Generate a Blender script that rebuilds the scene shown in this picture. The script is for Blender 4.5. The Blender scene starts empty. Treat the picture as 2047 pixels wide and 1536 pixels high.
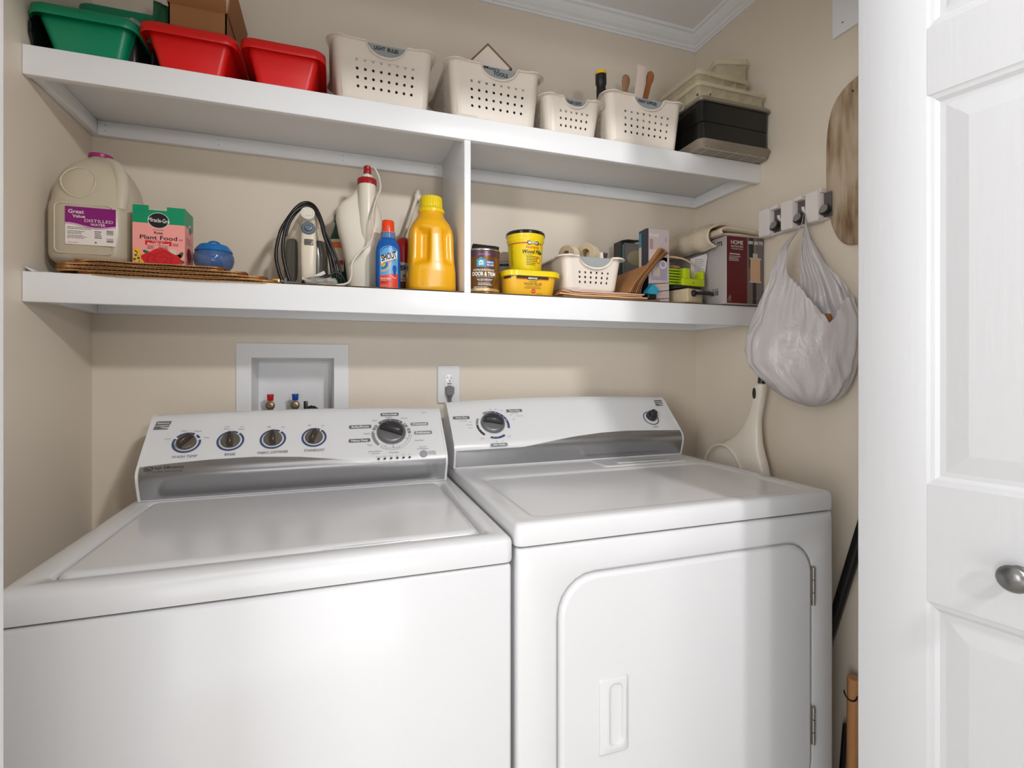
import bpy, bmesh, math, random
from mathutils import Vector, Matrix
random.seed(7)
PI = math.pi
sc = bpy.context.scene
COL = sc.collection

# ------------------------------------------------------------------ camera, light, exposure
YAW = 0.3316
cd = bpy.data.cameras.new('camera')
cd.sensor_width = 36.0
cd.sensor_fit = 'HORIZONTAL'
cd.lens = 1023.4 / 2047.0 * 36.0
cd.shift_y = -(768.0 - 735.7) / 2047.0
cd.clip_start = 0.02
cam = bpy.data.objects.new('camera', cd)
COL.objects.link(cam)
cam.location = (0, 0, 1.215)
cam.rotation_euler = (PI / 2, 0, -YAW)
sc.camera = cam

sc.view_settings.view_transform = 'Standard'
sc.view_settings.look = 'None'
sc.view_settings.gamma = 1.0
sc.view_settings.exposure = -0.06
sc.view_settings.use_curve_mapping = False

world = bpy.data.worlds.new('world')
sc.world = world
world.use_nodes = True
bg = world.node_tree.nodes['Background']
bg.inputs[0].default_value = (0.93, 0.96, 1.0, 1)
bg.inputs[1].default_value = 0.15

def area(name, loc, target, size, power, col=(1, 1, 1), shape='DISK', size_y=None):
    l = bpy.data.lights.new(name, 'AREA')
    l.shape = shape
    l.size = size
    if size_y: l.size_y = size_y
    l.energy = power
    l.color = col
    o = bpy.data.objects.new(name, l)
    COL.objects.link(o)
    o.location = loc
    d = Vector(target) - Vector(loc)
    o.rotation_euler = d.to_track_quat('-Z', 'Y').to_euler()
    return o

area('hall_ceiling_lamp', (0.80, -0.69, 2.19), (0.2, 1.5, 1.2), 0.13, 17.5, (1.0, 0.99, 0.985))
area('hall_flash_lamp', (0.45, -0.62, 1.60), (0.2, 1.5, 1.2), 0.12, 5.4, (1.0, 0.995, 0.99))
area('hall_window_light', (-1.80, -0.80, 1.38), (0.4, 0.9, 1.2), 1.1, 55.0, (0.965, 0.985, 1.0), 'RECTANGLE', 1.5)
area('hall_low_fill', (-0.20, -1.60, 0.32), (0.35, 1.5, 1.6), 1.9, 22.0, (0.98, 0.99, 1.0))  # unseen low lamp, added to brighten the upper part of the closet
area('closet_upward_fill', (0.35, 0.85, 2.08), (0.35, 1.0, 2.6), 1.2, 0.6, (0.98, 0.99, 1.0), 'RECTANGLE', 0.2)  # added fill behind the header for ceiling and upper walls, no fixture there

# ------------------------------------------------------------------ materials
def lin(c):
    return tuple(((x / 255.0) / 12.92 if x / 255.0 <= 0.04045 else ((x / 255.0 + 0.055) / 1.055) ** 2.4) for x in c)

MATS = {}
def mat(name, rgb, rough=0.5, metal=0.0, spec=0.5, bump=0.0, bscale=60.0, var=0.0, vscale=8.0, coat=0.0,
        alpha=None, trans=0.0, stretch=(1, 1, 1), sss=0.0, ior=None):
    if name in MATS: return MATS[name]
    m = bpy.data.materials.new(name)
    m.use_nodes = True
    nt = m.node_tree
    b = nt.nodes['Principled BSDF']
    c = lin(rgb)
    b.inputs['Base Color'].default_value = (*c, 1)
    b.inputs['Roughness'].default_value = rough
    b.inputs['Metallic'].default_value = metal
    b.inputs['Specular IOR Level'].default_value = spec
    b.inputs['Coat Weight'].default_value = coat
    b.inputs['Coat Roughness'].default_value = 0.08
    if trans: b.inputs['Transmission Weight'].default_value = trans
    if ior: b.inputs['IOR'].default_value = ior
    if alpha is not None: b.inputs['Alpha'].default_value = alpha
    if sss:
        b.inputs['Subsurface Weight'].default_value = sss
        b.inputs['Subsurface Scale'].default_value = 0.01
    tc = nt.nodes.new('ShaderNodeTexCoord')
    mp = nt.nodes.new('ShaderNodeMapping')
    mp.inputs['Scale'].default_value = stretch
    nt.links.new(tc.outputs['Object'], mp.inputs['Vector'])
    if var > 0:
        n = nt.nodes.new('ShaderNodeTexNoise')
        n.inputs['Scale'].default_value = vscale
        n.inputs['Detail'].default_value = 4
        nt.links.new(mp.outputs[0], n.inputs['Vector'])
        mr = nt.nodes.new('ShaderNodeMapRange')
        mr.inputs['From Min'].default_value = 0.3
        mr.inputs['From Max'].default_value = 0.7
        mr.inputs['To Min'].default_value = 1 - var
        mr.inputs['To Max'].default_value = 1 + var
        nt.links.new(n.outputs['Fac'], mr.inputs['Value'])
        hs = nt.nodes.new('ShaderNodeHueSaturation')
        hs.inputs['Color'].default_value = (*c, 1)
        nt.links.new(mr.outputs[0], hs.inputs['Value'])
        nt.links.new(hs.outputs[0], b.inputs['Base Color'])
    if bump > 0:
        n2 = nt.nodes.new('ShaderNodeTexNoise')
        n2.inputs['Scale'].default_value = bscale
        n2.inputs['Detail'].default_value = 3
        nt.links.new(mp.outputs[0], n2.inputs['Vector'])
        bp = nt.nodes.new('ShaderNodeBump')
        bp.inputs['Strength'].default_value = bump
        bp.inputs['Distance'].default_value = 0.002
        nt.links.new(n2.outputs['Fac'], bp.inputs['Height'])
        nt.links.new(bp.outputs[0], b.inputs['Normal'])
    MATS[name] = m
    return m

M_wall = mat('beige_wall_paint', (227, 215, 198), 0.42, bump=0.12, bscale=240, var=0.012, vscale=3)
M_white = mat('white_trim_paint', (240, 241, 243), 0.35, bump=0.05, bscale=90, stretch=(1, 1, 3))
M_enamel = mat('white_enamel', (213, 213, 215), 0.20, coat=0.15, var=0.008, vscale=2)
M_enamel_p = mat('white_console_plastic', (228, 228, 229), 0.28)
M_silver = mat('silver_band', (176, 176, 178), 0.27, metal=0.88, bump=0.03, bscale=30, stretch=(1, 40, 40))
M_dkgap = mat('dark_gap', (40, 40, 42), 0.7)
M_ceil = mat('ceiling_paint', (240, 240, 241), 0.6, bump=0.1, bscale=120)
M_floor = mat('floor_tile', (214, 207, 197), 0.4, var=0.08, vscale=5)
M_black = mat('black_plastic', (24, 24, 26), 0.35, bump=0.04, bscale=120)
M_chrome = mat('brushed_nickel', (180, 178, 172), 0.28, metal=0.95)
M_print_grey = mat('print_grey', (108, 109, 112), 0.5)
M_print_dk = mat('print_dark', (52, 52, 56), 0.5)
M_print_white = mat('print_white', (238, 238, 236), 0.5)
M_print_blue = mat('print_navy', (62, 78, 120), 0.45)
M_print_mid = mat('print_midgrey', (140, 141, 144), 0.5)
M_hole = mat('nail_hole', (120, 120, 124), 0.8)

# ------------------------------------------------------------------ geometry builder
def ease(t): return t * t * (3 - 2 * t)

class G:
    def __init__(s): s.bm = bmesh.new(); s.M = Matrix.Identity(4)
    def v(s, p): return s.bm.verts.new(s.M @ Vector(p))
    def face(s, vs, mi=0, smooth=False):
        try:
            f = s.bm.faces.new(vs); f.material_index = mi; f.smooth = smooth; return f
        except ValueError: return None
    def poly(s, pts, mi=0): return s.face([s.v(p) for p in pts], mi)
    def box(s, x0, x1, y0, y1, z0, z1, mi=0, bev=0.0, seg=2):
        t = bmesh.new()
        bmesh.ops.create_cube(t, size=1.0)
        for v in t.verts:
            v.co = Vector((x0 + (v.co.x + .5) * (x1 - x0), y0 + (v.co.y + .5) * (y1 - y0), z0 + (v.co.z + .5) * (z1 - z0)))
        if bev > 0:
            bmesh.ops.bevel(t, geom=list(t.edges), offset=bev, segments=seg, profile=0.5, affect='EDGES')
        s.merge(t, mi, bev > 0)
    def merge(s, t, mi=None, smooth=None):
        mp = {}
        for v in t.verts: mp[v] = s.bm.verts.new(s.M @ v.co)
        for f in t.faces:
            try:
                nf = s.bm.faces.new([mp[v] for v in f.verts])
                nf.material_index = f.material_index if mi is None else mi
                nf.smooth = f.smooth if smooth is None else smooth
            except ValueError: pass
        t.free()
    def loft(s, rings, mi=0, close=True, caps=(True, True), smooth=True, mifn=None):
        R = [[s.v(p) for p in r] for r in rings]
        n = len(R[0])
        for i in range(len(R) - 1):
            for j in range(n if close else n - 1):
                k = (j + 1) % n
                s.face([R[i][j], R[i][k], R[i + 1][k], R[i + 1][j]], mi if mifn is None else mifn(i, j), smooth)
        if caps[0]: s.face(list(reversed([s.v(p) for p in rings[0]])), mi if mifn is None else mifn(0, 0))
        if caps[1]: s.face([s.v(p) for p in rings[-1]], mi if mifn is None else mifn(len(R) - 2, 0))
    def lathe(s, prof, n=40, c=(0, 0), mi=0, caps=(True, True), smooth=True, sq=1.0, sy=1.0, mifn=None, flute=0, fd=0.0):
        rings = []
        for r, z in prof:
            ring = []
            for i in range(n):
                a = 2 * PI * i / n
                ca, sa = math.cos(a), math.sin(a)
                rr = r
                if flute: rr = r * (1 + fd * (1 if math.cos(a * flute) > 0 else -1))
                if sq != 1.0:
                    ca = math.copysign(abs(ca) ** sq, ca); sa = math.copysign(abs(sa) ** sq, sa)
                ring.append((c[0] + rr * ca, c[1] + rr * sa * sy, z))
            rings.append(ring)
        s.loft(rings, mi, True, caps, smooth, mifn)
    def tube(s, pts, r, n=10, mi=0, caps=True, smooth=True, rfn=None, flat=None):
        P = [Vector(p) for p in pts]
        up = Vector((0, 0, 1)); rings = []; prev = None
        for i, p in enumerate(P):
            d = (P[min(i + 1, len(P) - 1)] - P[max(i - 1, 0)])
            if d.length < 1e-9: d = Vector((0, 0, 1))
            d.normalize()
            if prev is None:
                a = d.cross(up)
                if a.length < 1e-3: a = d.cross(Vector((1, 0, 0)))
                a.normalize()
            else:
                a = prev - d * prev.dot(d)
                if a.length < 1e-6: a = d.cross(up)
                a.normalize()
            prev = a
            b = d.cross(a)
            rr = r if rfn is None else rfn(i / (len(P) - 1))
            fb = 1.0 if flat is None else flat
            rings.append([tuple(p + a * rr * math.cos(2 * PI * k / n) + b * rr * fb * math.sin(2 * PI * k / n)) for k in range(n)])
        s.loft(rings, mi, True, (caps, caps), smooth)
    def sweep_poly(s, poly, x0, x1, axis='x', mi=0):
        f = {'x': lambda a, p: (a, p[0], p[1]), 'y': lambda a, p: (p[0], a, p[1]), 'z': lambda a, p: (p[0], p[1], a)}[axis]
        s.loft([[f(x0, p) for p in poly], [f(x1, p) for p in poly]], mi, True, (True, True), False)
    def ball(s, c, r, mi=0, sx=1, sy=1, sz=1, sub=3):
        t = bmesh.new()
        bmesh.ops.create_icosphere(t, subdivisions=sub, radius=r)
        for v in t.verts: v.co = Vector((c[0] + v.co.x * sx, c[1] + v.co.y * sy, c[2] + v.co.z * sz))
        s.merge(t, mi, True)
    def done(s, name, mats, parent=None, loc=None, rot=None, auto=None, subd=0, solid=0.0, norm=True, wn=False):
        if norm: bmesh.ops.recalc_face_normals(s.bm, faces=list(s.bm.faces))
        me = bpy.data.meshes.new(name)
        s.bm.to_mesh(me); s.bm.free()
        for m in (mats if isinstance(mats, (list, tuple)) else [mats]): me.materials.append(m)
        o = bpy.data.objects.new(name, me)
        COL.objects.link(o)
        if parent: o.parent = parent
        if loc: o.location = loc
        if rot: o.rotation_euler = rot
        if auto is not None:
            me.set_sharp_from_angle(angle=math.radians(auto))
        if solid:
            md = o.modifiers.new('solid', 'SOLIDIFY'); md.thickness = solid; md.offset = 0
        if subd:
            md = o.modifiers.new('subd', 'SUBSURF'); md.levels = subd; md.render_levels = subd
        return o

def tag(o, label=None, cat=None, group=None, kind=None):
    if label: o['label'] = label
    if cat: o['category'] = cat
    if group: o['group'] = group
    if kind: o['kind'] = kind
    return o
def thing(name, label, cat, loc=(0, 0, 0), rz=0.0, group=None):
    o = bpy.data.objects.new(name, None)
    o.empty_display_size = 0.05
    COL.objects.link(o)
    o.location = loc; o.rotation_euler = (0, 0, rz)
    return tag(o, label, cat, group)
def struct(o): o['kind'] = 'structure'; return o

def bez(pts, n=8):
    """Catmull-Rom through the points."""
    P = [Vector(p) for p in pts]
    out = []
    for i in range(len(P) - 1):
        p0 = P[max(i - 1, 0)]; p1 = P[i]; p2 = P[i + 1]; p3 = P[min(i + 2, len(P) - 1)]
        for k in range(n):
            t = k / n
            out.append(tuple(0.5 * ((2 * p1) + (-p0 + p2) * t + (2 * p0 - 5 * p1 + 4 * p2 - p3) * t * t + (-p0 + 3 * p1 - 3 * p2 + p3) * t ** 3)))
    out.append(tuple(P[-1]))
    return out

def rrect(x0, x1, y0, y1, r, n=6):
    if not isinstance(r, (list, tuple)): r = [r] * 4   # bl, br, tr, tl
    out = []
    for (cx, cy, a0, rr) in ((x0 + r[0], y0 + r[0], PI, r[0]), (x1 - r[1], y0 + r[1], 1.5 * PI, r[1]), (x1 - r[2], y1 - r[2], 0, r[2]), (x0 + r[3], y1 - r[3], PI / 2, r[3])):
        for i in range(n + 1):
            a = a0 + PI / 2 * i / n
            out.append((cx + rr * math.cos(a), cy + rr * math.sin(a)))
    return out

# ------------------------------------------------------------------ printing on surfaces
_tc = {}
def glyphs(txt, bold=0.0, spacing=1.0):
    key = (txt, bold, spacing)
    if key in _tc: return _tc[key]
    cu = bpy.data.curves.new('t', 'FONT')
    cu.body = txt; cu.size = 1.0; cu.offset = bold; cu.space_character = spacing
    cu.resolution_u = 3
    o = bpy.data.objects.new('t', cu)
    COL.objects.link(o)
    me = bpy.data.meshes.new_from_object(o)
    vs = [tuple(v.co) for v in me.vertices]; fs = [tuple(p.vertices) for p in me.polygons]
    bpy.data.objects.remove(o); bpy.data.curves.remove(cu); bpy.data.meshes.remove(me)
    xs = [v[0] for v in vs] or [0]; ys = [v[1] for v in vs] or [0]
    _tc[key] = (vs, fs, min(xs), max(xs), min(ys), max(ys))
    return _tc[key]

class Print:
    """Flat ink laid on a surface given by fn(u, v, h); every element lies one hair above the last layer."""
    def __init__(s, fn): s.g = G(); s.fn = fn; s.sub = 4 if getattr(fn, 'curved', False) else 1
    def _f(s, pts, mi): s.g.face([s.g.v(p) for p in pts], mi)
    def rect(s, u0, u1, v0, v1, mi=0, L=1, nu=1, nv=1):
        for i in range(nu):
            for j in range(nv):
                a, b = u0 + (u1 - u0) * i / nu, u0 + (u1 - u0) * (i + 1) / nu
                c, d = v0 + (v1 - v0) * j / nv, v0 + (v1 - v0) * (j + 1) / nv
                s._f([s.fn(a, c, L), s.fn(b, c, L), s.fn(b, d, L), s.fn(a, d, L)], mi)
    def band(s, us, lo, hi, mi=0, L=1):
        for i in range(len(us) - 1):
            s._f([s.fn(us[i], lo(us[i]), L), s.fn(us[i + 1], lo(us[i + 1]), L), s.fn(us[i + 1], hi(us[i + 1]), L), s.fn(us[i], hi(us[i]), L)], mi)
    def fan(s, pts, mi=0, L=1):
        cx = sum(p[0] for p in pts) / len(pts); cy = sum(p[1] for p in pts) / len(pts)
        N = s.sub
        for i in range(len(pts)):
            a, b = pts[i], pts[(i + 1) % len(pts)]
            if N < 2:
                s._f([s.fn(cx, cy, L), s.fn(*a, L), s.fn(*b, L)], mi); continue
            q = lambda k, j: s.fn(cx + (a[0] - cx) * k / N * (1 - j) + (b[0] - cx) * k / N * j, cy + (a[1] - cy) * k / N * (1 - j) + (b[1] - cy) * k / N * j, L)
            for k in range(N):
                M = 1 + (k + 1) // 2 if len(pts) < 12 else 1
                for j in range(M):
                    if k == 0: s._f([q(0, 0), q(1, j / M), q(1, (j + 1) / M)], mi)
                    else: s._f([q(k, j / M), q(k + 1, j / M), q(k + 1, (j + 1) / M), q(k, (j + 1) / M)], mi)
    def disc(s, u, v, r, mi=0, L=1, n=28, sy=1.0, sx=1.0):
        s.fan([(u + r * sx * math.cos(2 * PI * i / n), v + r * sy * math.sin(2 * PI * i / n)) for i in range(n)], mi, L)
    def arc(s, u, v, r0, r1, a0, a1, mi=0, L=1, n=24, sy=1.0):
        for i in range(n):
            t0 = math.radians(a0 + (a1 - a0) * i / n); t1 = math.radians(a0 + (a1 - a0) * (i + 1) / n)
            q = lambda r, t: s.fn(u + r * math.cos(t), v + r * sy * math.sin(t), L)
            s._f([q(r0, t0), q(r1, t0), q(r1, t1), q(r0, t1)], mi)
    def rr(s, u0, u1, v0, v1, r, mi=0, L=1): s.fan(rrect(u0, u1, v0, v1, r, 4), mi, L)
    def text(s, txt, u, v, h, mi=0, L=2, w=None, bold=0.0, shear=0.0, rot=0.0, align='c', sp=1.0):
        """h = height of a capital; centred on (u, v); w forces the width."""
        vs, fs, x0, x1, y0, y1 = glyphs(txt, bold, sp)
        k = h / 0.70
        kx = k if w is None else w / max(x1 - x0, 1e-6)
        cr, sr = math.cos(rot), math.sin(rot)
        vv = []
        ox = {'c': (x0 + x1) / 2, 'l': x0, 'r': x1}[align]
        for x, y, _ in vs:
            px = (x - ox) * kx; py = (y - 0.35) * k
            px += py * shear
            vv.append(s.g.v(s.fn(u + px * cr - py * sr, v + px * sr + py * cr, L)))
        for f in fs: s.g.face([vv[i] for i in f], mi)
    def lines(s, u0, u1, v, dv, n, th, mi=0, L=2, jit=0.3, seed=1):
        r = random.Random(seed)
        for i in range(n):
            e = u1 - (u1 - u0) * jit * r.random()
            a = u0
            while a < e:
                b = min(e, a + (u1 - u0) * (0.06 + 0.14 * r.random()))
                s.rect(a, b, v - i * dv - th, v - i * dv, mi, L)
                a = b + (u1 - u0) * 0.02
    def bars(s, u0, u1, v0, v1, n, mi=0, L=2, horiz=False, seed=3):
        r = random.Random(seed)
        for i in range(n):
            w = (0.3 + 0.45 * r.random())
            if horiz:
                a = v0 + (v1 - v0) * i / n; s.rect(u0, u1, a, a + (v1 - v0) / n * w, mi, L)
            else:
                a = u0 + (u1 - u0) * i / n; s.rect(a, a + (u1 - u0) / n * w, v0, v1, mi, L)
    def done(s, name, mats, parent): return s.g.done(name, mats, parent, norm=False)

def flat(O, U, V, N=None, lay=0.00025):
    O, U, V = Vector(O), Vector(U), Vector(V)
    N = U.cross(V).normalized() if N is None else Vector(N)
    return lambda u, v, L: tuple(O + U * u + V * v + N * (lay * L))
def cyl(r, c=(0, 0), a0=-PI / 2, lay=0.00025, rfn=None, sx=1, sy=1):
    """u runs along the arc from the front (angle a0), v is z."""
    def f(u, v, L):
        R = (r if rfn is None else rfn(v))
        a = a0 + u / r
        return (c[0] + (R + lay * L) * math.cos(a) * sx, c[1] + (R + lay * L) * math.sin(a) * sy, v)
    f.curved = True
    return f
# ------------------------------------------------------------------ the closet and the hall in front of it
XL, XR, YB, ZC = -0.5893, 1.2727, 1.5876, 2.44
YF0, YF1 = 0.56, 0.68           # front wall of the closet
HX0, HX1, HY0 = -1.9, 2.7, -2.7  # the hall

g = G(); g.box(HX0, HX1, HY0, YB + .1, -0.05, 0); struct(g.done('floor', M_floor))
# ceiling boards: planks with fine grooves
g = G(); g.box(HX0, HX1, HY0, YB + .1, ZC, ZC + .05)
struct(g.done('ceiling', M_ceil))
g = G()
for (x0, x1, y) in ((0.30, 1.0, 1.40), (0.6, 1.27, 1.13), (0.0, 1.27, 0.90)):
    g.box(x0, x1, y - .0015, y + .0015, ZC - .002, ZC + .001)
g.box(0.98, 0.983, 1.13, 1.40, ZC - .002, ZC + .001); g.box(0.62, 0.623, 1.40, 1.56, ZC - .002, ZC + .001)
g.box(0.42, 0.423, 1.13, 1.40, ZC - .002, ZC + .001)
struct(g.done('trim_9', M_white))

# back wall, with a hole for the recessed valve box
bx0, bx1, bz0, bz1 = -0.2235, -0.003, 1.02, 1.2446
g = G()
g.box(XL - .1, bx0, YB, YB + .1, 0, ZC); g.box(bx1, XR + .1, YB, YB + .1, 0, ZC)
g.box(bx0, bx1, YB, YB + .1, 0, bz0); g.box(bx0, bx1, YB, YB + .1, bz1, ZC)
struct(g.done('wall_back', M_wall))
g = G(); g.box(XL - .1, XL, YF1, YB, 0, ZC); struct(g.done('wall_left', M_wall))
g = G(); g.box(XR, XR + .1, YF1, YB, 0, ZC); struct(g.done('wall_right', M_wall))
# front wall with the door opening
OX0, OX1, OZ = -0.341, 1.03, 2.03
M_hall = mat('hall_wall_paint', (214, 206, 194), 0.6, bump=0.05, bscale=200)
g = G()
g.box(HX0, OX0, YF0, YF1, 0, ZC); g.box(OX1, HX1, YF0, YF1, 0, ZC); g.box(OX0, OX1, YF0, YF1, OZ, ZC)
struct(g.done('wall_front', M_hall))
# white jamb lining and casing of the opening
g = G()
g.box(OX0, OX0 + .012, YF0 - .012, YF1 + .002, 0, OZ, bev=.002)
g.box(OX0 - .06, OX0 + .006, YF0 - .014, YF0, 0, OZ + .06, bev=.003)
struct(g.done('trim_1', M_white))
g = G()
g.box(OX1 - .012, OX1, YF0 - .012, YF1 + .002, 0, OZ, bev=.002)
g.box(OX1 - .006, OX1 + .06, YF0 - .014, YF0, 0, OZ + .06, bev=.003)
struct(g.done('trim_2', M_white))
g = G()
g.box(OX0, OX1, YF0 - .012, YF1 + .002, OZ - .012, OZ, bev=.002)
g.box(OX0 + .006, OX1 - .006, YF0 - .014, YF0, OZ, OZ + .06, bev=.003)
struct(g.done('trim_3', M_white))
# hall
g = G(); g.box(HX0 - .1, HX0, HY0, YF0, 0, ZC); struct(g.done('wall_hall_left', M_hall))
g = G(); g.box(HX1, HX1 + .1, HY0, YF0, 0, ZC); struct(g.done('wall_hall_right', M_hall))

# crown moulding: profile (distance from wall, height) swept along back / right / left
crown = [(0, 2.3918), (.006, 2.3918), (.008, 2.397), (.014, 2.399), (.016, 2.405), (.026, 2.411), (.036, 2.421), (.042, 2.430), (.050, 2.432), (.052, 2.44), (0, 2.44)]
def crown_run(name, a, b, wallpt):
    g = G()
    R = []
    if wallpt == 'back':
        for sgn, x in ((1, XL), (-1, XR)): R.append([(x + sgn * d, YB - d, z) for d, z in crown])
    elif wallpt == 'right':
        R = [[(XR - d, YF1, z) for d, z in crown], [(XR - d, YB - d, z) for d, z in crown]]
    else:
        R = [[(XL + d, YF1, z) for d, z in crown], [(XL + d, YB - d, z) for d, z in crown]]
    g.loft(R, 0, True, (True, True), False)
    struct(g.done(name, M_white))
crown_run('trim_4', 0, 0, 'back'); crown_run('trim_5', 0, 0, 'right'); crown_run('trim_6', 0, 0, 'left')
# white board on the right wall up by the header
g = G(); g.box(XR - .008, XR, YF1 + .001, 1.0233, 2.1004, 2.385, bev=.001)
o = struct(g.done('trim_7', M_white))
g = G(); g.M = Matrix.Translation((XR - .0085, 0.993, 2.127)) @ Matrix.Rotation(PI / 2, 4, 'Y')
g.lathe([(.0022, -.0004), (.0022, .0004)], 10); struct(g.done('trim_8', M_hole))
# baseboards
for nm, b in (('baseboard_back', (XL, XR, YB - .012, YB, 0, .09)), ('baseboard_left', (XL, XL + .012, YF1, YB - .012, 0, .09)), ('baseboard_right', (XR - .012, XR, YF1, YB - .012, 0, .09))):
    g = G(); g.box(*b, bev=.003); struct(g.done(nm, M_white))

# ------------------------------------------------------------------ folding door, right of the opening
def door_leaf(name, O, ang, W, knob, front=True):
    """leaf standing on edge O, running along angle ang (world), width W; its moulded face looks left of the run."""
    H = 2.0
    root = thing(name, None, None, (O[0], O[1], 0.012)); del_keys = None
    root.rotation_euler = (0, 0, ang)
    struct(root)
    T = 0.030
    # panels: (x0, x1, z0, z1) as holes of the frame
    px0, px1 = 0.092, W - 0.092
    rows = [(0.19, 0.862), (1.033, 1.602), (1.70, 1.90)]
    g = G()
    y0, y1 = (-T, 0) # face at y = 0 side? moulded face is y=0 looking +y
    zs = [0] + [z for r in rows for z in r] + [H]
    g.box(0, px0, -T, 0, 0, H, bev=.0015); g.box(px1, W, -T, 0, 0, H, bev=.0015)
    for i in range(0, len(zs), 2): g.box(px0 - .0005, px1 + .0005, -T, 0, zs[i], zs[i + 1])
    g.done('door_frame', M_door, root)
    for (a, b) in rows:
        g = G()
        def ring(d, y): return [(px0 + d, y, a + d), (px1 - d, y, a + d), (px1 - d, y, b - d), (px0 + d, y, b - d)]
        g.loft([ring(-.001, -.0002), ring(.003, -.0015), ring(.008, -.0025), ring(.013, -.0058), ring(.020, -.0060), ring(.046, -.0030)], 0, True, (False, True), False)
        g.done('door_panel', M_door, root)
    if knob:
        g = G()
        g.M = Matrix.Translation((knob[0], 0, knob[1])) @ Matrix.Rotation(-PI / 2, 4, 'X')
        g.lathe([(.012, 0), (.012, .002), (.006, .004), (.0055, .014), (.010, .018), (.0165, .022), (.0175, .026), (.014, .031), (.006, .0335), (.001, .034)], 32)
        g.done('door_handle', M_pewter, root, auto=50)
    return root
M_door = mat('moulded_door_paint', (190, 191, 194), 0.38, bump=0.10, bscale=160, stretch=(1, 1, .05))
M_pewter = mat('pewter_knob', (116, 116, 116), 0.3, metal=0.9)
Y0 = 0.600; X0 = 1.329 * Y0
dang = math.atan2(-.971, .238)
# the face must look towards the camera (left): with the run going down-right, +y of the leaf looks right, so mirror by running from the near edge
W = 0.36
near = (X0 + .238 * W, Y0 - .971 * W)
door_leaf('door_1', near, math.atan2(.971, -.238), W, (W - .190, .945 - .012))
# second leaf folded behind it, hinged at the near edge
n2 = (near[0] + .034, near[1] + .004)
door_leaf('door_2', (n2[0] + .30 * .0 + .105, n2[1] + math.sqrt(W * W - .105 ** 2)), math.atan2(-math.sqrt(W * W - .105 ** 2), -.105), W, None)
# ------------------------------------------------------------------ washer and dryer
def frame_panel(g, x0, x1, z0, z1, y, hx0, hx1, hz0, hz1, r, mi=0):
    """a flat front at depth y with a rounded hole, as quads between two outlines of equal count"""
    inner = rrect(hx0, hx1, hz0, hz1, r, 6)
    outer = []
    cx, cz = (hx0 + hx1) / 2, (hz0 + hz1) / 2
    n = 7
    corners = [(x0, z0), (x1, z0), (x1, z1), (x0, z1)]
    for q in range(4):
        for i in range(n): outer.append(corners[q])
    # quads
    for i in range(28):
        j = (i + 1) % 28
        pts = [outer[i], outer[j], inner[j], inner[i]]
        P = []
        for p in pts:
            if not P or p != P[-1]: P.append(p)
        g.face([g.v((p[0], y, p[1])) for p in P], mi)

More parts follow.
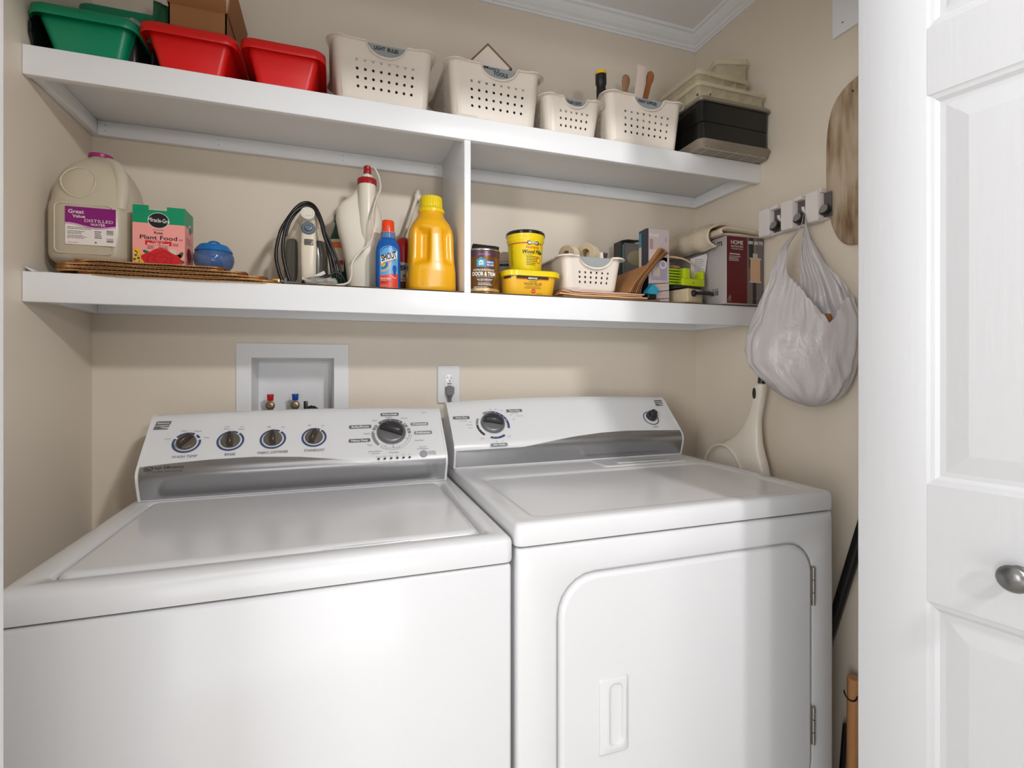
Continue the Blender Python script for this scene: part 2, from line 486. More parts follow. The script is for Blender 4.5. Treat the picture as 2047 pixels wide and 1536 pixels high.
def console(root, x0, x1, base, bulge, top, yb, arch, stop, pre):
    """base, bulge, top are (y, z); returns a printing map over the slanted face (u = x, v = distance above the bulge)"""
    B, C, T = Vector(base), Vector(bulge), Vector(top)
    Ld = (T - C).length; dr = (T - C) / Ld
    up = Vector((-dr.y, dr.x)) if False else Vector((-dr[1], dr[0]))
    def arch_z(x):
        t = (x - (x0 + x1) / 2) / ((x1 - x0) / 2)
        return arch * (1 - t * t)
    rb = 0.020
    def prof(x, s):
        """s<0 below the bulge (towards base, length = |C-B|), s>0 up the slant"""
        lb = (C - B).length
        if s <= -rb or s >= rb:
            p = C + (B - C) / lb * (-s) if s < 0 else C + dr * s
        else:
            a = C + (B - C) / lb * rb; b = C + dr * rb
            t = (s + rb) / (2 * rb)
            p = a * (1 - t) ** 2 + C * 2 * t * (1 - t) + b * t * t
        return p
    lb = (C - B).length
    rows = [-lb + (lb - rb) * i / 3 for i in range(3)] + [-rb + 2 * rb * i / 8 for i in range(9)]
    def ring(x, inset=0.0):
        La = Ld + arch_z(x)
        ss = rows + [rb + (La - .012 - rb) * i / 8 for i in range(1, 9)]
        pts = [(x, *prof(x, s)) for s in ss]
        e = Vector(prof(x, La - .012))
        # rounded top edge then back
        tp = prof(x, La); 
        pts.append((x, tp[0] - .0 + .002, tp[1] - .0015))
        pts.append((x, tp[0] + .010, tp[1] + .002))
        pts.append((x, yb, tp[1] - .010)); pts.append((x, yb, B[1]))
        return pts
    g = G()
    N = 40
    g.loft([ring(x0 + .004 + (x1 - x0 - .008) * i / N) for i in range(N + 1)], 0, True, (True, True), True)
    body = g.done('control_console', M_enamel_p, root, auto=35)
    # end caps, slightly proud
    for xa, xb in ((x0, x0 + .005), (x1 - .005, x1)):
        g = G()
        def grow(x):
            P = ring(x); cy = sum(p[1] for p in P) / len(P); cz = sum(p[2] for p in P) / len(P)
            out = []
            for i, p in enumerate(P):
                d = Vector((p[1] - cy, p[2] - cz)).normalized() * .0025
                out.append((x, p[1] + d.x, max(p[2] + d.y, B[1])))
            return out
        g.loft([grow(xa), grow(xb)], 0, True, (True, True), False)
        g.done('end_cap', M_enamel_p, root)
    # silver band as its own skin
    g = G()
    n = 60
    xs = [x0 + .006 + (x1 - x0 - .012) * i / n for i in range(n + 1)]
    grid = []
    for x in xs:
        st = max(stop(x), 0.001) if False else stop(x)
        ss = [-lb + .004 + (-rb + lb - .004) * i / 3 for i in range(4)] + [-rb + (st + rb) * i / 14 for i in range(1, 15)]
        col = []
        for s in ss:
            p = Vector(prof(x, s)); q = Vector(prof(x, s + .001)) - Vector(prof(x, s - .001)); q.normalize()
            nn = Vector((-q.y, q.x)) if (-q.y) < 0 else Vector((q.y, -q.x))
            col.append(g.v((x, p.x + nn.x * .0012, p.y + nn.y * .0012)))
        grid.append(col)
    for i in range(n):
        for j in range(len(grid[0]) - 1): g.face([grid[i][j], grid[i + 1][j], grid[i + 1][j + 1], grid[i][j + 1]], 0, True)
    g.done('silver_band', M_silver, root, norm=True)
    nrm = Vector((0, -dr[1], dr[0]))
    def fn(u, v, L):
        p = C + dr * v
        return (u, p[0] + nrm[1] * (.0014 + .0002 * L), p[1] + nrm[2] * (.0014 + .0002 * L))
    Mk = lambda u, v: Matrix.Translation(fn(u, v, 0)) @ Matrix(((1, 0, 0, 0), (0, dr[0], nrm[1], 0), (0, dr[1], nrm[2], 0), (0, 0, 0, 1)))
    return fn, Mk

M_knob_b = mat('pewter_bronze_knob', (128, 120, 108), 0.34, metal=0.55)
M_knob_bd = mat('dark_bronze_grip', (74, 64, 58), 0.3, metal=0.45)
M_knob_g = mat('grey_knob', (122, 122, 125), 0.34, metal=0.45)
M_knob_gd = mat('dark_grey_grip', (62, 62, 64), 0.28, metal=0.4)

def small_knob(root, M, ang):
    g = G(); g.M = M
    g.lathe([(.0205, 0), (.0205, .003), (.0195, .006), (.018, .0085), (.001, .0090)], 36)
    k = g.done('knob', M_knob_b, root, auto=40)
    g = G(); g.M = M @ Matrix.Rotation(ang, 4, 'Z')
    prof = [(-.021, .006), (-.0205, .018), (-.016, .0235), (.010, .0225), (.0175, .015), (.019, .006)]
    R = []
    for xx, w in ((-.0062, .55), (-.0045, .9), (-.002, 1.0), (.002, 1.0), (.0045, .9), (.0062, .55)):
        R.append([(xx, y * (.9 + .1 * w), .006 + (z - .006) * w) for y, z in prof])
    g.loft(R, 0, True, (True, True), True)
    g.done('grip', M_knob_bd, k, auto=50)

def big_knob(root, M, ang, r=.0345):
    g = G(); g.M = M
    g.lathe([(r, 0), (r, .004), (r * .97, .008), (r * .90, .0105), (r * .80, .0115), (.001, .012)], 48)
    k = g.done('knob', M_knob_g, root, auto=40)
    g = G(); g.M = M @ Matrix.Rotation(ang, 4, 'Z')
    # half dome hollow on one side and a blade across
    prof = [(-r * .86, .010), (-r * .84, .022), (-r * .6, .0285), (r * .55, .0285), (r * .80, .022), (r * .84, .010)]
    R = []
    for yy, w in ((-.0085, .45), (-.0065, .9), (-.003, 1), (.003, 1), (.0055, .9), (.0075, .5)):
        R.append([(x * (.94 + .06 * w), yy, .010 + (z - .010) * w) for x, z in prof])
    g.loft(R, 0, True, (True, True), True)
    g.done('grip', M_knob_gd, k, auto=50)
    g = G(); g.M = M @ Matrix.Rotation(ang, 4, 'Z')
    pts = []
    rings = []
    for i in range(7):
        ph = i / 6 * PI / 2
        rr = r * .78 * math.cos(ph); zz = .0118 + .013 * math.sin(ph)
        rings.append([(rr * math.cos(a), .006 + rr * .78 * math.sin(a), zz) for a in [PI * j / 16 for j in range(17)]])
    g.loft(rings, 0, False, (False, False), True)
    g.done('dome', M_knob_gd, k)

def logo_mark(P, x0, x1, y0, y1, mi, mw):
    h = y1 - y0; w = x1 - x0; sk = .12 * w
    f = lambda a, b: (x0 + a * w + (b - .5) * sk, y0 + b * h)
    P.fan([f(0, .5), f(1, .55), f(1, 1), f(0, 1)], mi, 2)
    P.text('Kenmore', *f(.5, .77), h * .20, mw, 3, w=w * .78, bold=.02)
    P.fan([f(0, .42), f(.5, .36), f(1, .44), f(1, .30), f(.5, .26), f(0, .10)], mi, 2)
    P.fan([f(0, 0), f(1, 0), f(1, .10), f(.6, .14), f(.35, .22), f(0, .06)], mi, 2)

# ---- washer
WX0, WX1, WY0, WY1, WZ = -0.428, 0.2945, 0.845, 1.500, 0.920
washer = thing('washing_machine', 'white top loading washing machine with four small knobs, left of the dryer', 'washing machine', ((WX0 + WX1) / 2, (WY0 + WY1) / 2, 0))
def loc2(root):
    return Matrix.Translation(-root.location)
g = G(); g.M = loc2(washer)
g.box(WX0 + .003, WX1 - .003, WY0 + .004, WY1, 0.012, 0.8712, bev=.006, seg=3)
g.done('cabinet', M_enamel, washer, auto=40)
g = G(); g.M = loc2(washer)
g.box(WX0 + .008, WX1 - .008, WY0 + .010, WY1 - .01, 0.868, 0.880); g.done('seam', M_dkgap, washer)
# top deck: rounded rim with a trench round the lid
LX0, LX1, LY0, LY1 = -0.374, 0.243, 0.885, 1.300
g = G(); g.M = loc2(washer)
def rr3(x0, x1, y0, y1, r, z, n=6): return [(p[0], p[1], z) for p in rrect(x0, x1, y0, y1, r, n)]
g.loft([rr3(WX0 + .010, WX1 - .010, WY0 + .010, WY1, .012, .8745), rr3(WX0 + .001, WX1 - .001, WY0 + .001, WY1, .014, .8755), rr3(WX0, WX1, WY0, WY1, .014, .880),
        rr3(WX0, WX1, WY0, WY1, .014, .908), rr3(WX0 + .002, WX1 - .002, WY0 + .003, WY1, .013, .914), rr3(WX0 + .006, WX1 - .006, WY0 + .009, WY1, .012, .9182), rr3(WX0 + .012, WX1 - .012, WY0 + .018, WY1 - .004, .012, .920),
        rr3(LX0 - .010, LX1 + .018, LY0 - .008, LY1 + .010, .022, .9205), rr3(LX0 - .006, LX1 + .013, LY0 - .005, LY1 + .006, .020, .917), rr3(LX0 - .003, LX1 + .008, LY0 - .002, LY1 + .004, .018, .909)],
       0, True, (False, True), True)
g.done('top_deck', M_enamel, washer, auto=50)
g = G(); g.M = loc2(washer)
g.loft([rr3(LX0, LX1, LY0, LY1, .020, .909), rr3(LX0, LX1, LY0, LY1, .020, .917), rr3(LX0 + .002, LX1 - .002, LY0 + .002, LY1 - .002, .019, .9205), rr3(LX0 + .006, LX1 - .006, LY0 + .007, LY1 - .006, .017, .923),
        rr3(LX0 + .012, LX1 - .012, LY0 + .014, LY1 - .012, .015, .9238)], 0, True, (False, True), True)
g.done('lid', M_enamel, washer, auto=50)
# finger lip on the lid's front edge
g = G(); g.M = loc2(washer)
xs = [-.02 + .14 * i / 20 for i in range(21)]
g.loft([[(x, LY0 - .004 - .004 * math.sin(PI * i / 20), .9195), (x, LY0 + .008, .9215), (x, LY0 + .004, .916)] for i, x in enumerate(xs)], 0, True, (True, True), True)
g.done('lid_lip', M_enamel, washer)
def w_stop(x):
    pts = [(-.41, .018), (-.35, .0245), (-.27, .030), (-.18, .0315), (-.08, .0245), (.0, .013), (.05, .004), (.10, -.002), (.30, -.003)]
    for i in range(len(pts) - 1):
        if x <= pts[i + 1][0]:
            t = (x - pts[i][0]) / (pts[i + 1][0] - pts[i][0])
            return pts[i][1] + (pts[i + 1][1] - pts[i][1]) * t
    return pts[-1][1]
_root0 = washer.location.copy()
class Off:  # builds in world numbers under a root that is not at the origin
    pass
def offmap(fn, root):
    L = root.location
    return lambda u, v, l: tuple(Vector(fn(u, v, l)) - L)
_old = G.__init__
ORG = [Vector((0, 0, 0))]
def _init(s):
    _old(s); s.M = Matrix.Translation(-ORG[0])
G.__init__ = _init
ORG[0] = washer.location.copy()
fn, Mk0 = console(washer, -0.408, 0.2735, (1.322, .9215), (1.300, .985), (1.415, 1.100), 1.495, .009, w_stop, 'w')
T0 = Matrix.Translation(-washer.location)
Mk = lambda u, v: T0 @ Mk0(u, v)
ks = [(-.3243, .081, -.62), (-.2344, .081, .12), (-.1431, .081, .10), (-.0505, .081, -.28)]
for u, v, a in ks: small_knob(washer, Mk(u, v), a)
big_knob(washer, Mk(.137, .0856), -.42, .0365)
g = G(); g.M = Mk(.2125, .0139); g.lathe([(.0095, 0), (.0095, .0016), (.0085, .0022), (.001, .0022)], 28); g.done('start_button', mat('grey_button', (160, 160, 162), .4), washer, auto=40)
P = Print(fn)
for i, (u, v, a) in enumerate(ks):
    P.arc(u, v, .0245, .0290, 0, 360, 2, 1, 40)
    if i == 0:
        for t, a2 in (('Cold', 160), ('Cool', 105), ('Warm', 65), ('Hot', 20)):
            P.text(t, u + .042 * math.cos(math.radians(a2)), v + .036 * math.sin(math.radians(a2)), .0042, 3)
        for a2 in (150, 55, 20):
            P.arc(u, v, .0225, .0305, a2 - 5, a2 + 5, 1, 2, 3)
    else:
        a1, b1 = (('One', '2nd'), ('Off', 'On'), ('Off', 'On'))[i - 1]
        P.text(a1, u - .012, v + .038 + (.005 if i == 1 else 0), .004, 3); P.text(b1, u + .020, v + .036 + (.005 if i == 1 else 0), .004, 3)
        if i == 1: P.text('Rinse', u - .012, v + .036, .004, 3); P.text('Rinse', u + .020, v + .034, .004, 3)
        P.arc(u, v, .0225, .0305, 52, 60, 1, 2, 3)
for t, u, w in (('WASH TEMP', -.3216, .050), ('RINSE', -.2306, .022), ('FABRIC SOFTENER', -.1401, .066), ('STAINBOOST', -.0484, .046)):
    P.text(t, u, .0418, .0072, 0, 2, w=w)
logo_mark(P, -.3965, -.3670, .122, .146, 0, 1)
P.arc(-.3853, .0122, .0068, .0080, 0, 360, 4, 8, 24, .8); P.text('he', -.3853, .0122, .006, 4, 8, bold=.02)
P.text('High Efficiency', -.348, .0148, .0066, 4, 8, w=.060); P.text('low water wash technology', -.348, .0048, .0034, 4, 8, w=.056)
# cycle dial
u, v = .137, .082
for a0, a1, m in ((50, 130, 0), (140, 162, 3), (168, 225, 3), (26, 44, 3), (0, 20, 3)):
    P.arc(u, v, .0425, .0500, a0, a1, m, 1, 16)
for a0, a1 in ((233, 256), (262, 284), (290, 352)):
    P.arc(u, v, .0500, .0506, a0, a1, 3, 1, 12); P.arc(u, v, .0440, .0446, a0, a1, 3, 1, 12)
    for a in (a0, a1): P.arc(u, v, .0440, .0506, a - .5, a + .5, 3, 1, 1)
for a in (60, 90, 118, 150, 38, 10): P.disc(u + .046 * math.cos(math.radians(a)), v + .046 * math.sin(math.radians(a)), .0014, 1, 2, 10)
for a in (172, 220): P.disc(u + .044 * math.cos(math.radians(a)), v + .044 * math.sin(math.radians(a)), .0016, 1, 2, 10)
for a in (245, 272, 335): P.arc(u, v, .036, .046, a - .7, a + .7, 3, 2, 1)
def pill(u, v, w, h, t, m=0):
    P.rr(u - w / 2, u + w / 2, v - h / 2, v + h / 2, h * .22, m, 1); P.text(t, u, v, h * .52, 1, 2, w=w * .78, bold=.03)
pill(.1365, .1475, .047, .0100, 'Normal'); pill(.0600, .1090, .055, .0105, 'Bulky/Sheets'); pill(.0570, .0650, .052, .0105, 'Heavy Duty')
pill(.2120, .1115, .047, .0100, 'Casual', 3); pill(.2185, .0820, .047, .0105, 'Delicates', 3)
for t, a, b in (('Regular', .1345, .1375), ('Super', .0975, .1280), ('Express', .1740, .1335), ('Regular', .0770, .0860), ('Super', .0820, .0495), ('Clean Washer', .0930, .0290), ('with bleach', .0940, .0225),
                ('Drain/Spin', .1390, .0230), ('Rinse/Spin', .2060, .0570), ('Control', .2120, .0360), ('Lock/Unlock', .2115, .0300)):
    P.text(t, a, b, .0040 if 'bleach' not in t else .003, 3)
for i in range(6): P.disc(.1004 + .01518 * i, .0056, .0029, 4, 2, 14)
for t, i in (('Sensing', 0), ('Wash', 1), ('Rinse', 2), ('Spin', 3), ('Cycle', 4), ('Lid', 5)): P.text(t, .1004 + .01518 * i, .0120 + (.002 if i > 3 else 0), .0030, 3)
P.text('START', .2345, .0190, .0048, 3); P.text('PAUSE', .2345, .0130, .0048, 3)
P.rr(.2240, .2350, .1490, .1540, .001, 3, 1); P.rr(.2245, .2345, .1495, .1535, .001, 5, 2)
ORG[0] = washer.location.copy()
P.done('panel_print', [M_print_grey, M_print_white, M_print_blue, M_print_mid, M_print_dk, M_enamel_p], washer)

# ---- dryer
DX0, DX1, DY0, DY1, DZ = 0.2985, 1.0535, 0.845, 1.500, 0.9403
ORG[0] = Vector(((DX0 + DX1) / 2, (DY0 + DY1) / 2, 0))
dryer = thing('clothes_dryer', 'white front loading clothes dryer with hinged door, right of the washing machine', 'dryer', ORG[0])
g = G()
hx0, hx1, hz0, hz1 = .3795, .9835, .300, .8365
zt = .8950
# cabinet: sides, back and a front with the rounded door well
g.box(DX0 + .003, DX1 - .003, DY0 + .03, DY1, .012, zt, bev=.004)
c0 = [(DX0 + .003, .03)]
e = .010
front = [(DX0 + .003, DX1 - .003, .012, zt)]
def fr(x0, x1, z0, z1, r, y, n=6): return [(p[0], y, p[1]) for p in rrect(x0, x1, z0, z1, r, n)]
rad = [.06, .06, .066, .075]
g.loft([fr(DX0 + .003, DX1 - .003, .012, zt, .006, DY0 + .031), fr(DX0 + .003, DX1 - .003, .012, zt, .006, DY0 + .008), fr(DX0 + .005, DX1 - .005, .014, zt - .002, .006, DY0 + .0035), fr(DX0 + .010, DX1 - .010, .02, zt - .006, .006, DY0 + .001),
        fr(hx0 - .007, hx1 + .007, hz0 - .007, hz1 + .007, [r + .007 for r in rad], DY0 + .001), fr(hx0 - .003, hx1 + .003, hz0 - .003, hz1 + .003, [r + .003 for r in rad], DY0 + .003), fr(hx0 - .0005, hx1 + .0005, hz0, hz1, rad, DY0 + .010)],
       0, True, (False, True), True)
g.done('cabinet', M_enamel, dryer, auto=45)
g = G(); g.box(DX0 + .010, DX1 - .010, DY0 + .012, DY1 - .01, .890, .905); g.done('seam', M_dkgap, dryer)
# door
ddoor = None
g = G()
r2 = [r - .002 for r in rad]
g.loft([fr(hx0 + .002, hx1 - .002, hz0 + .002, hz1 - .002, r2, DY0 + .0095), fr(hx0 + .002, hx1 - .002, hz0 + .002, hz1 - .002, r2, DY0 + .002), fr(hx0 + .004, hx1 - .004, hz0 + .004, hz1 - .004, [r - .004 for r in rad], DY0 - .002),
        fr(hx0 + .010, hx1 - .010, hz0 + .010, hz1 - .010, [r - .010 for r in rad], DY0 - .004)], 0, True, (False, True), True)
ddoor = g.done('door', M_enamel, dryer, auto=50)
# handle: framed finger cup
g = G()
ax0, ax1, az0, az1 = .4590, .5190, .4985, .6390
bx_0, bx_1, bz_0, bz_1 = .4800, .5080, .5120, .6290
yf = DY0 - .004
def ring2(x0, x1, z0, z1, r, y, n=6): return fr(x0, x1, z0, z1, r, y, n)
g.loft([ring2(ax0, ax1, az0, az1, .005, yf), ring2(ax0 + .001, ax1 - .001, az0 + .001, az1 - .001, .005, yf - .0035), ring2(ax0 + .003, ax1 - .003, az0 + .003, az1 - .003, .004, yf - .0045),
        ring2(bx_0 - .010, bx_1 + .008, bz_0 - .006, bz_1 + .006, .012, yf - .0045), ring2(bx_0 - .006, bx_1 + .004, bz_0 - .002, bz_1 + .002, .012, yf - .0065), ring2(bx_0 - .002, bx_1, bz_0, bz_1, .012, yf - .0055),
        ring2(bx_0, bx_1 - .004, bz_0 + .002, bz_1 - .002, .011, yf + .004), ring2(bx_0 + .004, bx_1 - .008, bz_0 + .01, bz_1 - .01, .007, yf + .012)], 0, True, (False, True), True)
g.done('door_handle', M_enamel, ddoor, auto=50)
for z0, z1 in ((.6965, .7815), (.3930, .4760)):
    g = G()
    g.box(.9812, .9885, DY0 - .0035, DY0 + .002, z0, z1, bev=.0008)
    for k in range(3):
        zz = z0 + (z1 - z0) * k / 3
        g.M = Matrix.Translation(-ORG[0]) @ Matrix.Translation((.9848, DY0 - .004, 0))
        g.lathe([(.0034, zz + .001), (.0034, zz + (z1 - z0) / 3 - .001)], 14)
    g.done('hinge', M_chrome, dryer, auto=40)
# top
g = G()
rx0, rx1, ry0, ry1 = .350, 1.006, .885, 1.225
def rt(x0, x1, y0, y1, r, z): return rr3(x0, x1, y0, y1, r, z)
g.loft([rt(DX0 + .010, DX1 - .010, DY0 + .010, DY1, .012, .8985), rt(DX0 + .001, DX1 - .001, DY0 + .001, DY1, .014, .8995), rt(DX0, DX1, DY0, DY1, .014, .903), rt(DX0, DX1, DY0, DY1, .014, .929),
        rt(DX0 + .002, DX1 - .002, DY0 + .002, DY1, .013, .935), rt(DX0 + .006, DX1 - .006, DY0 + .006, DY1, .012, .9388), rt(DX0 + .011, DX1 - .011, DY0 + .011, DY1 - .004, .012, .9403),
        rt(rx0 - .014, rx1 + .012, ry0 - .012, ry1 + .012, .03, .9405), rt(rx0 - .008, rx1 + .007, ry0 - .006, ry1 + .007, .028, .9395), rt(rx0, rx1, ry0, ry1, .024, .9362)],
       0, True, (False, True), True)
g.done('top_panel', M_enamel, dryer, auto=50)
g = G()
g.loft([rt(.705, .975, 1.252, 1.345, .010, .9402), rt(.705, .975, 1.252, 1.345, .010, .9425), rt(.709, .971, 1.256, 1.342, .008, .9440)], 0, True, (False, True), True)
g.box(.76, .93, 1.275, 1.300, .9438, .9452, bev=.0006)
g.done('lint_screen_lid', M_enamel, dryer, auto=40)
def d_stop(x):
    pts = [(.29, -.010), (.50, -.008), (.5345, -.0031), (.60, .008), (.6668, .0178), (.7528, .0262), (.8403, .0293), (.9286, .0268), (1.06, .0214)]
    for i in range(len(pts) - 1):
        if x <= pts[i + 1][0]:
            t = (x - pts[i][0]) / (pts[i + 1][0] - pts[i][0])
            return pts[i][1] + (pts[i + 1][1] - pts[i][1]) * t
    return pts[-1][1]
fn, Mk0 = console(dryer, .302, 1.041, (1.367, .9405), (1.352, 1.000), (1.460, 1.112), 1.495, .0125, d_stop, 'd')
T0 = Matrix.Translation(-dryer.location)
Mk = lambda u, v: T0 @ Mk0(u, v)
big_knob(dryer, Mk(.4250, .0760), -.22, .0350)
g = G(); g.M = Mk(.9555, .0790)
g.lathe([(.0175, 0), (.0175, .006), (.0165, .008), (.0165, .013), (.0155, .015), (.0110, .016), (.0110, .024), (.0100, .0265), (.007, .0265), (.006, .025), (.001, .025)], 32)
g.done('start_knob', M_knob_gd, dryer, auto=40)
P = Print(fn)
u, v = .4250, .0720
for a0, a1, m in ((92, 118, 3), (150, 178, 3), (180, 228, 4), (0, 90, 2), (-18, 0, 2), (250, 305, 2)):
    P.arc(u, v, .0430, .0495, a0, a1, m, 1, 16)
for a in (70, 52, 35, 20, 85, 100): P.disc(u + .0460 * math.cos(math.radians(a)), v + .0460 * math.sin(math.radians(a)), .0013, 1, 2, 10)
for a in (178, 188, 198, 262, 275, 15, 25): P.arc(u, v, .0390, .0455, a - 1.2, a + 1.2, 1, 2, 1)
for t, a, b in (('Less', .3620, .0850), ('Normal', .3560, .0740), ('More', .3580, .0630), ('60', .4280, .1280), ('50', .4450, .1280), ('40', .4620, .1230), ('30', .4760, .1140), ('20', .4860, .1040), ('10', .4920, .0890),
                ('Touch Up', .5140, .1010), ('High Heat', .5000, .1120), ('Low Heat', .3400, .0890), ('20', .4230, .0130), ('30', .4400, .0130), ('Cool', .3850, .0250), ('OFF', .4640, .0280)):
    P.text(t, a, b, .0036, 3)
def pill(u, v, w, h, t, m=0):
    P.rr(u - w / 2, u + w / 2, v - h / 2, v + h / 2, h * .22, m, 1); P.text(t, u, v, h * .52, 1, 2, w=w * .72, bold=.03)
pill(.3370, .1005, .048, .0100, 'Auto Dry'); pill(.5010, .1210, .049, .0100, 'Time Dry'); pill(.4285, .0020, .048, .0100, 'Air Only', 3)
P.done('dial_print', [M_print_grey, M_print_white, M_print_blue, M_print_mid, M_print_dk], dryer)
P = Print(fn)
P.arc(.9525, .0740, .0240, .0265, 0, 360, 4, 1, 36)
P.text('START', .9540, .0385, .0060, 3, w=.020)
P.done('start_print', [M_print_grey, M_print_white, M_print_blue, M_print_mid, M_print_dk], dryer)
P = Print(fn)
logo_mark(P, .9970, 1.0250, .1235, .1480, 0, 1)
P.done('brand_mark', [M_print_grey, M_print_white, M_print_blue, M_print_mid, M_print_dk], dryer)
ORG[0] = Vector((0, 0, 0))
# ------------------------------------------------------------------ built-in shelving
U1, U0, L1, L0, YS = 1.8593, 1.8001, 1.4075, 1.347, 1.277
org = Vector((0.34, 1.43, 1.347))
shelf = thing('wall_shelf', 'white painted two level shelving unit with one upright divider, fixed to the back wall', 'shelf', org)
ORG[0] = org
def sbox(name, *b, bev=.0012, m=None):
    g = G(); g.box(*b, bev=bev); return g.done(name, m or M_white, shelf)
for top, bot in ((U1, U0), (L1, L0)):
    bt = .015
    sbox('shelf_board', XL + .0005, XR - .0005, YS + .018, YB - .0005, top - bt, top)
    sbox('fascia', XL + .0005, XR - .0005, YS, YS + .018, bot, top)
    cb = bot + .007
    sbox('cleat', XL + .018, XR - .018, YB - .018, YB - .0005, cb, top - bt)
    sbox('cleat', XL + .0005, XL + .018, YS + .030, YB - .0005, cb, top - bt)
    sbox('cleat', XR - .018, XR - .0005, YS + .030, YB - .0005, cb, top - bt)
sbox('divider', .3119, .3290, YS + .004, YB - .0185, L1, U1 - .015)
g = G()
for x in (-.555, -.30, .02, .29, .36, .80, 1.24):
    for z in (U0 + .019, U0 + .033):
        g.M = Matrix.Translation(-org) @ Matrix.Translation((x, YB - .0183, z)) @ Matrix.Rotation(PI / 2, 4, 'X')
        g.lathe([(.0011, -.0003), (.0011, .0003)], 8)
for x in (-.555, .25, .95):
    g.M = Matrix.Translation(-org) @ Matrix.Translation((x, YB - .0183, L0 + .018)) @ Matrix.Rotation(PI / 2, 4, 'X')
    g.lathe([(.0011, -.0003), (.0011, .0003)], 8)
g.done('nail_heads', M_hole, shelf)['kind'] = 'stuff'
ORG[0] = Vector((0, 0, 0))

# ------------------------------------------------------------------ valve box in the wall
org = Vector((-.113, YB, 1.0)); ORG[0] = org
M_box = mat('white_box_plastic', (236, 236, 237), .35)
vb = thing('valve_box', 'white recessed washer valve box set in the back wall behind the washing machine', 'utility box', org)
fx0, fx1, fz0, fz1 = -.2606, .0362, .985, 1.284
g = G()
y = YB - .004
def rg(x0, x1, z0, z1, y): return [(x0, y, z0), (x1, y, z0), (x1, y, z1), (x0, y, z1)]
g.loft([rg(fx0, fx1, fz0, fz1, YB - .0005), rg(fx0, fx1, fz0, fz1, y + .0012), rg(fx0 + .001, fx1 - .001, fz0 + .001, fz1 - .001, y), rg(-.222, -.0045, 1.022, 1.2435, y), rg(-.222, -.0045, 1.022, 1.2435, YB + .0), rg(-.2145, -.0125, 1.03, 1.236, YB + .082)],
       0, True, (False, True), False)
g.done('recessed_box', M_box, vb)
M_brass = mat('dull_brass', (150, 132, 104), .35, metal=.85)
def valve(x, m):
    g = G(); g.M = Matrix.Translation(-org) @ Matrix.Translation((x, YB + .028, 1.107))
    g.lathe([(.0075, -.06), (.0075, .0)], 20)
    g.M = g.M @ Matrix.Rotation(PI / 2, 4, 'X')
    g.lathe([(.010, -.01), (.0125, 0), (.0125, .006), (.0095, .008), (.0095, .013), (.005, .014), (.005, .017), (.001, .017)], 28)
    g.M = Matrix.Translation(-org) @ Matrix.Translation((x, YB + .028, 1.107))
    v = g.done('valve', M_brass, vb, auto=40)
    g = G(); g.M = Matrix.Translation(-org) @ Matrix.Translation((x, YB + .028, 1.120))
    g.lathe([(.0070, 0), (.0082, .002), (.0088, .014), (.0092, .017), (.0088, .019), (.0045, .0195)], 24, flute=8, fd=.03)
    g.done('valve_handle', m, v, auto=50)
valve(-.1775, mat('red_handle', (196, 24, 30), .3)); valve(-.1115, mat('blue_handle', (20, 74, 168), .3))
# drain hose hooked into the box
ORG[0] = Vector((-.075, YB + .02, 1.0))
dh = thing('drain_hose', 'black drain hose hooked into the wall box beside the blue valve', 'hose', ORG[0])
g = G(); pts = bez([(-.045, YB + .02, 1.00), (-.047, YB + .02, 1.06), (-.060, YB + .02, 1.0905), (-.078, YB + .02, 1.088), (-.09, YB + .02, 1.055), (-.09, YB + .025, 1.022)], 10)
g.tube(pts, .012, 14, rfn=lambda t: .012 + .001 * math.sin(t * 120)); g.done('hose', M_black, dh)
g = G(); g.box(-.0875, -.0760, YB + .0, YB + .003, 1.085, 1.119, bev=.001); g.box(-.0875, -.0745, YB + .003, YB + .012, 1.085, 1.095); g.done('strap_tab', M_black, dh)
ORG[0] = Vector((0, 0, 0))

# ------------------------------------------------------------------ outlet and plug
org = Vector((.335, YB, 1.165)); ORG[0] = org
M_pl = mat('white_wall_plate', (240, 240, 242), .22)
ot = thing('wall_outlet', 'white wall outlet with rectangular plate on the back wall above the dryer', 'outlet', org)
g = G(); g.loft([fr(.2990, .3720, 1.1035, 1.2225, .004, YB - .0003), fr(.2990, .3720, 1.1035, 1.2225, .004, YB - .003), fr(.3010, .3700, 1.1055, 1.2205, .004, YB - .006), fr(.3030, .3680, 1.1075, 1.2185, .004, YB - .0068)], 0, True, (False, True), True)
g.done('wall_plate', M_pl, ot, auto=40)
g = G(); g.box(.3215, .3505, YB - .0085, YB - .0060, 1.128, 1.194, bev=.0008); g.done('receptacle', M_pl, ot)
P = Print(flat((0, YB - .0086, 0), (1, 0, 0), (0, 0, 1)))
P.rect(.3270, .3320, 1.1830, 1.1842, 0, 1); P.rect(.3305, .3318, 1.1800, 1.1870, 0, 1); P.rect(.3420, .3433, 1.1800, 1.1870, 0, 1)
P.disc(.3375, 1.1740, .0020, 0, 1, 12)
P.rect(.3300, .3430, 1.1630, 1.1680, 1, 1); P.rect(.3300, .3430, 1.1560, 1.1600, 1, 1); P.text('TEST', .3365, 1.1655, .002, 2)
P.done('sockets', [M_print_dk, M_print_mid, M_print_white], ot)
ORG[0] = Vector((.337, YB - .009, 1.14))
pg = thing('power_plug', 'grey power plug of the washer pushed in the wall outlet', 'plug', ORG[0])
M_plug = mat('grey_plug_rubber', (118, 118, 121), .5)
g = G()
